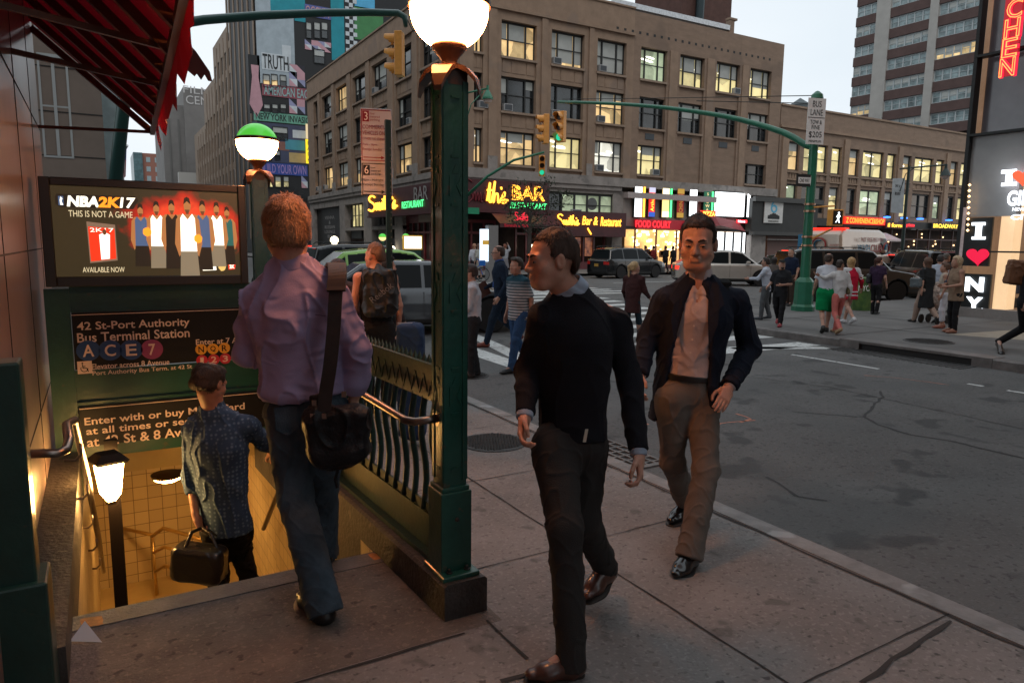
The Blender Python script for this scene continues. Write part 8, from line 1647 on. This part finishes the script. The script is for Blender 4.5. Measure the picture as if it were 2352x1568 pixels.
# hire bikes by the kerb
for (x, y, D, l) in ((1082, 636, 32, 'blue hire bicycle by the kerb behind the lamp post'),):
    P = dep(x, y, D); P[2] = -.02; t = thing('bicycle', l, 'bicycle', P); a = unit(A3((.8, -.5, 0))); bb = mat('bike blue', (.01, .10, .42), .35)
    for s_ in (-.52, .52):
        g = G(); c = P + a * s_ + A3((0, 0, .33)); pts = [c + (a * math.cos(q) + A3((0, 0, 1)) * math.sin(q)) * .31 for q in np.linspace(0, 6.2832, 20)]; g.tube(pts, .02, 6, cap=False); o = g.build('wheel', tar, t); g = G(); [g.tube([c, pts[k_]], .004, 4) for k_ in range(0, 20, 2)]; g.build('spokes', steelk, o)
    g = G(); q = lambda u, z: P + a * u + A3((0, 0, z)); g.tube([q(-.52, .33), q(-.1, .3), q(.38, .75), q(.52, .33)], .025, 6); g.tube([q(-.52, .33), q(-.2, .65), q(-.1, .3)], .02, 6); g.tube([q(-.2, .65), q(-.24, .9)], .018, 6); g.tube([q(.38, .75), q(.34, 1.0), q(.25, 1.02)], .018, 6); g.build('frame', bb, t)
    g = G(); g.obox(q(-.24, .92), a * .12, np.cross(a, A3(XU)) * .06, A3((0, 0, .03))); g.build('saddle', tar, t); g = G(); g.obox(q(.52, .85), a * .12, np.cross(a, A3(XU)) * .15, A3((0, 0, .12))); g.build('basket', mat('basket blue', (.01, .14, .55), .4), t)
# street bin
P = onz(1978, 712); t = thing('litter_bin', 'green litter bin with pale lettering behind the hockey jersey woman', 'bin', P); g = G(); g.lathe([(.26, 0), (.30, .85), (.31, .88), (.27, .9), (0, .88)], P, 18); o = g.build('bin', mat('bin green', (.03, .09, .03), .5, var=.5, vs=6, col2=(.12, .2, .04)), t); text('lettering', 'NYC', P + A3((-.26, -.20, .62)), A3(MC @ [1, 0, 0]), XU, .3, .16, signw, o)
# ---------------------------------------------------------------- vehicles
def polysd(X, Z, poly):
    d = np.full(X.shape, 1e9, np.float32); s = np.ones(X.shape, np.float32); n = len(poly)
    for i in range(n):
        a, b = poly[i], poly[i - 1]; ex, ez = b[0] - a[0], b[1] - a[1]; wx, wz = X - a[0], Z - a[1]; t = np.clip((wx * ex + wz * ez) / (ex * ex + ez * ez), 0, 1); bx, bz = wx - ex * t, wz - ez * t; d = np.minimum(d, bx * bx + bz * bz)
        c1 = Z >= a[1]; c2 = Z < b[1]; c3 = ex * wz > ez * wx; s = np.where((c1 & c2 & c3) | (~c1 & ~c2 & ~c3), -s, s)
    return s * np.sqrt(d)
carglass = mat('car glass', (.008, .011, .013), .12, spec=.12); tyrem = mat('tyre', (.012, .012, .013), .8, bump=.2, bs=30); rimm = mat('rim', (.30, .31, .32), .3, metal=.9); taill = emis('tail lamp', (1, .03, .015), 1.8); taild = mat('tail lens', (.20, .01, .01), .2, emit=(.6, .02, .01), es=.12); headl = mat('head lamp', (.4, .42, .44), .1, spec=.9, coat=.5); plate_y = mat('plate', (.45, .26, .05), .5)
def carpaint(nm, c): return mat('car ' + nm, c, .25, metal=.25, coat=.9, var=.05, vs=2)
def vehicle(label, cat, c, heading, L=4.75, Wd=1.88, H=1.66, kind='suv', paint=None, brake=True, h=.03, wr=.36, group='vehicles in traffic', z0=-.15, extra=None, name='parked_car', rim=True):
    a = math.radians(heading); t = thing(name, label, cat, (c[0], c[1], z0), rz=a, group=group)
    hl = L / 2; b = .20; be = H * .60; rx, fx = -L * .285, L * .30       # wheel stations
    gh = {'suv': [(-.46, be), (-.42, H * .93), (-.30, H * .99), (.02, H), (.12, H * .97), (.29, be + .02)], 'sedan': [(-.40, be), (-.24, H * .95), (-.10, H * .995), (.05, H * .99), (.14, H * .95), (.30, be)], 'coupe': [(-.47, be + .06), (-.28, H * .93), (-.08, H), (.05, H * .985), (.13, H * .95), (.28, be + .02)],
          'van': [(-.495, be * .5), (-.485, H * .90), (-.44, H * .99), (.18, H), (.27, H * .95), (.40, be * .92)], 'wagon': [(-.48, be), (-.45, H * .95), (-.40, H * .99), (.05, H), (.14, H * .97), (.27, be)]}[kind]
    gh = [(x * L, z) for x, z in gh] + [(.25 * L, be - .15), (-.4 * L, be - .15)]
    hood = be * .98 if kind != 'van' else be * .80
    lo = [(-hl, b + .12), (-hl, be * .92), (-hl + .06, be + .02), (.28 * L, be + .01), (hl - .35, hood * .93), (hl - .05, hood * .80), (hl, hood * .66), (hl, b + .1), (hl - .12, b), (-hl + .12, b)]
    def fn(P, cull=None):
        X, Y, Z = P[:, 0], P[:, 1], P[:, 2]; w = Wd / 2 * (1 - .16 * np.abs(X / hl) ** 5) - .05 * np.clip((Z - be * .7), 0, 9) ** 1 - .03 * np.clip(.45 - Z, 0, 1)
        d = np.maximum(polysd(X, Z, lo) , np.abs(Y) - w); k = .10; A_ = polysd(X, Z, lo); B_ = np.abs(Y) - w; hh = np.maximum(k - np.abs(A_ - B_), 0) / k; d = np.maximum(A_, B_) + hh * hh * k * .25
        tw = .30 if kind != 'van' else .10; wg = (Wd / 2 - .07) - tw * np.clip(Z - be, 0, 3) * (1 if kind == 'van' else 1.0) - .05 * np.clip(np.abs(X / hl) - .3, 0, 1); A_ = polysd(X, Z, gh); B_ = (np.abs(Y) - wg) * .96; k = .14; hh = np.maximum(k - np.abs(A_ - B_), 0) / k; e = np.maximum(A_, B_) + hh * hh * k * .25
        k = .05; hh = np.maximum(k - np.abs(d - e), 0) / k; d = np.minimum(d, e) - hh * hh * k * .25
        for wx in (rx, fx): r = np.sqrt((X - wx) ** 2 + (Z - wr) ** 2) - (wr + .045); q = np.maximum(r, .62 * Wd / 2 - np.abs(Y)); d = np.maximum(d, -q)
        return d
    V, Q = surf(fn, (-hl - .05, -Wd / 2 - .05, .1), (hl + .05, Wd / 2 + .05, H + .05), h)
    C_ = V[Q].mean(1); e1 = V[Q[:, 2]] - V[Q[:, 0]]; e2 = V[Q[:, 3]] - V[Q[:, 1]]; N = np.cross(e1, e2); N /= np.maximum(1e-9, np.linalg.norm(N, axis=1))[:, None]
    X, Y, Z = C_.T; gs = polysd(X, Z, gh); inw = (Z > be + .05) & (Z < H * .94); side = (np.abs(N[:, 1]) > .75) & (gs < -.085)
    pil = [-.235 * L, .005 * L, .16 * L + .2 * (H - Z)] if kind != 'van' else []
    pm = np.zeros(len(X), bool)
    for px_ in pil[:2]: pm |= np.abs(X - px_) < .035
    if kind == 'van': side &= (X > .17 * L) & (Z > be * .98) & (Z < H * .86)
    gl_s = inw & side & ~pm if kind != 'van' else side
    gl_f = inw & (N[:, 0] > .25) & (np.abs(Y) < Wd / 2 - .20 - .3 * (Z - be)) & (X > 0) & (Z < H * .955 if kind != 'van' else Z < H * .9)
    gl_b = inw & (N[:, 0] < -.22) & (np.abs(Y) < Wd / 2 - .22 - .28 * (Z - be)) & (X < 0) & (kind != 'van')
    tl = (X < -hl + .16) & (Z > be * .74) & (Z < be * .91) & (np.abs(Y) > Wd / 2 - .42) & (np.abs(N[:, 2]) < .7) if kind not in ('wagon',) else (X < -hl + .10) & (Z > be * .70) & (Z < be * 1.02) & (np.abs(Y) > Wd / 2 - .20)
    hd = (X > hl - .42) & (Z > hood * .62) & (Z < hood * .84) & (np.abs(Y) > Wd / 2 - .52) & (np.abs(N[:, 2]) < .75); dk = (Z < b + .14) | ((X > hl - .15) & (Z > .3) & (Z < hood * .6) & (np.abs(Y) < Wd / 2 - .45))
    lab = np.zeros(len(X), int); lab[dk] = 1; lab[hd] = 2; lab[tl] = 3; lab[gl_s] = 4; lab[gl_f] = 5; lab[gl_b] = 6
    for i, (nm, m) in enumerate((('body', paint), ('sill_trim', blackm), ('headlight', headl), ('tail_light', taill if brake else taild), ('side_window', carglass), ('windscreen', carglass), ('rear_window', carglass))):
        for sgn in ((0,) if i in (0, 1, 5, 6) else (-1, 1)):
            msk = lab == i
            if sgn: msk &= (Y * sgn > 0)
            q = Q[msk]
            if len(q) < 3: continue
            u, inv = np.unique(q, return_inverse=True); finish_mesh(nm, V[u], inv.reshape(q.shape), m, t)
    for wx in (rx, fx):
        for sg in (-1, 1):
            y = sg * (Wd / 2 - .13); g = G(); g.lathe([(wr * .62, -.11), (wr * .95, -.11), (wr, -.07), (wr, .07), (wr * .95, .11), (wr * .62, .11)], (wx, y, wr), 28, axis='y'); T = g.build('wheel', tyrem, t, smooth=False); g = G(); yo = y + sg * .08
            g.lathe([(wr * .66, -.02), (wr * .66, .02), (wr * .58, .02), (wr * .58, -.02)], (wx, yo, wr), 28, axis='y'); g.lathe([(.05, -.02), (.05, .025), (0, .025)], (wx, yo, wr), 12, axis='y')
            for k_ in range(5): an = k_ * 2 * math.pi / 5 + .3; g.obox((wx + math.cos(an) * wr * .33, yo, wr + math.sin(an) * wr * .33), (math.cos(an) * wr * .3, 0, math.sin(an) * wr * .3), (-math.sin(an) * .035, 0, math.cos(an) * .035), (0, .015, 0))
            g.build('rim', rimm, T); g = G(); g.lathe([(wr * .6, 0), (0, .0)], (wx, y - sg * .02, wr), 20, axis='y'); g.build('brake_disc', acd, T)
    for sg in (-1, 1): g = G(); g.obox((.17 * L, sg * (Wd / 2 + .06), be + .10), (.09, 0, 0), (0, .10, 0), (0, 0, .065)); g.build('mirror', paint if kind != 'wagon' else blackm, t, bevel=.03)
    g = G(); g.obox((-hl - .012, 0, be * .72), (.006, 0, 0), (0, .16, 0), (0, 0, .08)); g.build('number_plate', plate_y, t)
    if kind in ('suv', 'wagon'):
        g = G(); g.obox((-.44 * L, 0, H * .955), (.02, 0, 0), (0, .3, 0), (0, 0, .018)); g.build('brake_light', taill if brake else taild, t)
        for sg in (-1, 1): g = G(); y = sg * (Wd / 2 - .32); g.tube([(-.38 * L, y, H * .99), (-.36 * L, y, H + .05), (.03 * L, y, H + .06), (.07 * L, y, H + .01)], .02, 6); g.build('roof_rail', blackm, t)
    g = G()   # door seams
    for px_ in ([-.235 * L + .05, .005 * L, .2 * L] if kind != 'van' else [.17 * L, .31 * L]):
        for sg in (-1, 1): g.box((px_ - .005, sg * (Wd / 2 - .004), b + .2), (px_ + .005, sg * (Wd / 2 + .0015), be - .02))
    each(g, 'door_seam', tar, t)
    return t
def at(x, y, D): p = dep(x, y, D); return (p[0], p[1])
vehicle('black crossover waiting in front of the neon bar signs', 'car', (26.3, 31.9), 6, 4.75, 1.93, 1.72, 'suv', carpaint('black', (.006, .008, .010)), brake=False, name='car')
vehicle('white coupe shaped car with lit tail lights behind the blazer man', 'car', (26.1, 24.3), -36, 4.9, 1.98, 1.68, 'coupe', carpaint('pearl', (.42, .40, .37)), name='car')
t = vehicle('black wagon with roof rack and lit brake lights behind the green pole', 'car', (23.0, 15.9), -26, 4.9, 1.96, 1.80, 'wagon', carpaint('black', (0, 0, 0)), name='car')
vehicle('black off road wagon seen from the rear near the glass shop', 'car', (28.0, 15.9), 52, 4.8, 1.95, 1.80, 'wagon', carpaint('black', (0, 0, 0)), brake=False, name='car')
vehicle('dark car with a red high brake light behind the off road wagon', 'car', (33.5, 20.0), 12, 4.6, 1.85, 1.62, 'suv', carpaint('charcoal', (.02, .024, .026)), name='car')
vehicle('dark green saloon parked behind the white coupe', 'car', (34.0, 26.8), -4, 4.7, 1.85, 1.45, 'sedan', carpaint('dark green', (.015, .03, .03)), brake=False, name='car')
vehicle('grey saloon in the far lane left of the delivery van', 'car', (29.2, 21.4), -6, 4.7, 1.85, 1.42, 'sedan', carpaint('slate', (.05, .065, .075)), brake=False, name='car')
# left side traffic
vehicle('black sport utility car with lit tail lights behind the lime taxi', 'car', at(850, 600, 25)[0:2], -2, 4.8, 1.95, 1.78, 'suv', carpaint('black', (0, 0, 0)), name='car')
lime = carpaint('lime', (.20, .42, .05)); c = at(880, 640, 18.2); vehicle('lime green taxi between the black car and the grey car', 'taxi', c, -4, 4.7, 1.83, 1.70, 'sedan', lime, brake=True, name='taxi')
gt = vehicle('grey saloon with its window down behind the railing', 'car', (5.75, 14.0), -10, 4.85, 1.87, 1.50, 'sedan', carpaint('metal grey', (.055, .063, .072)), brake=False, h=.022, name='car')
# delivery van
van = vehicle('white and cream laundry delivery van with blue and red lettering', 'van', at(1950, 600, 32), 10, 5.7, 2.05, 2.66, 'van', carpaint('van cream', (.52, .42, .34)), brake=True, name='delivery_van', wr=.38)
vy = -1.03; bl_, rd_ = mat('van blue', (.03, .18, .33), .5), mat('van red', (.33, .03, .025), .5)
def vt(s, x0, x1, z0, z1, m, fat=.0): text('lettering', s, ((x0 + x1) / 2, vy + .0, (z0 + z1) / 2), XR, XU, x1 - x0, z1 - z0, m, van, ext=.004, fat=fat)
vt('FAST FREE DELIVERY', -1.3, .95, 2.12, 2.30, rd_); vt('WASH', -1.6, -.36, 1.66, 2.0, bl_, .03); vt('CLUB', -.30, .85, 1.66, 2.0, rd_, .03)
def emblem(P_, Q_):
    g = G(); g.tube([P_(.30 * math.cos(q), .30 * math.sin(q)) for q in np.linspace(-.3, 3.6, 16)], .035, 5); g.build('emblem', rd_, van); g = G(); g.tube([P_(.2 * math.cos(q) * (1 - .02 * i), .2 * math.sin(q)) for i, q in enumerate(np.linspace(1.2, 6.0, 14))], [.09 - .004 * i for i in range(14)], 6, flat=.3); g.build('emblem', bl_, van)
emblem(lambda a, b: (1.28 + a, vy - .006, 1.78 + b), 0); rx_ = -2.86
emblem(lambda a, b: (rx_, .05 - a, 1.95 + b), 0)
for s_, z_ in (('LAUNDRY', 1.95), ('SERVICE', 1.80)): text('lettering', s_, (rx_ - .0, -.62, z_), (0, -1, 0), XU, .42, .09, rd_, van, ext=.004)
g = G(); g.poly([(rx_, .98, 1.7), (rx_, .98, 2.4), (rx_, .55, 2.4)], (-.01, 0, 0)); g.build('blue_stripe', bl_, van)
g = G(); g.box((-2.6, -.9, 2.63), (-2.2, .9, 2.68)); g.build('roof_light', taill, van)
# driver in the grey car
J = None
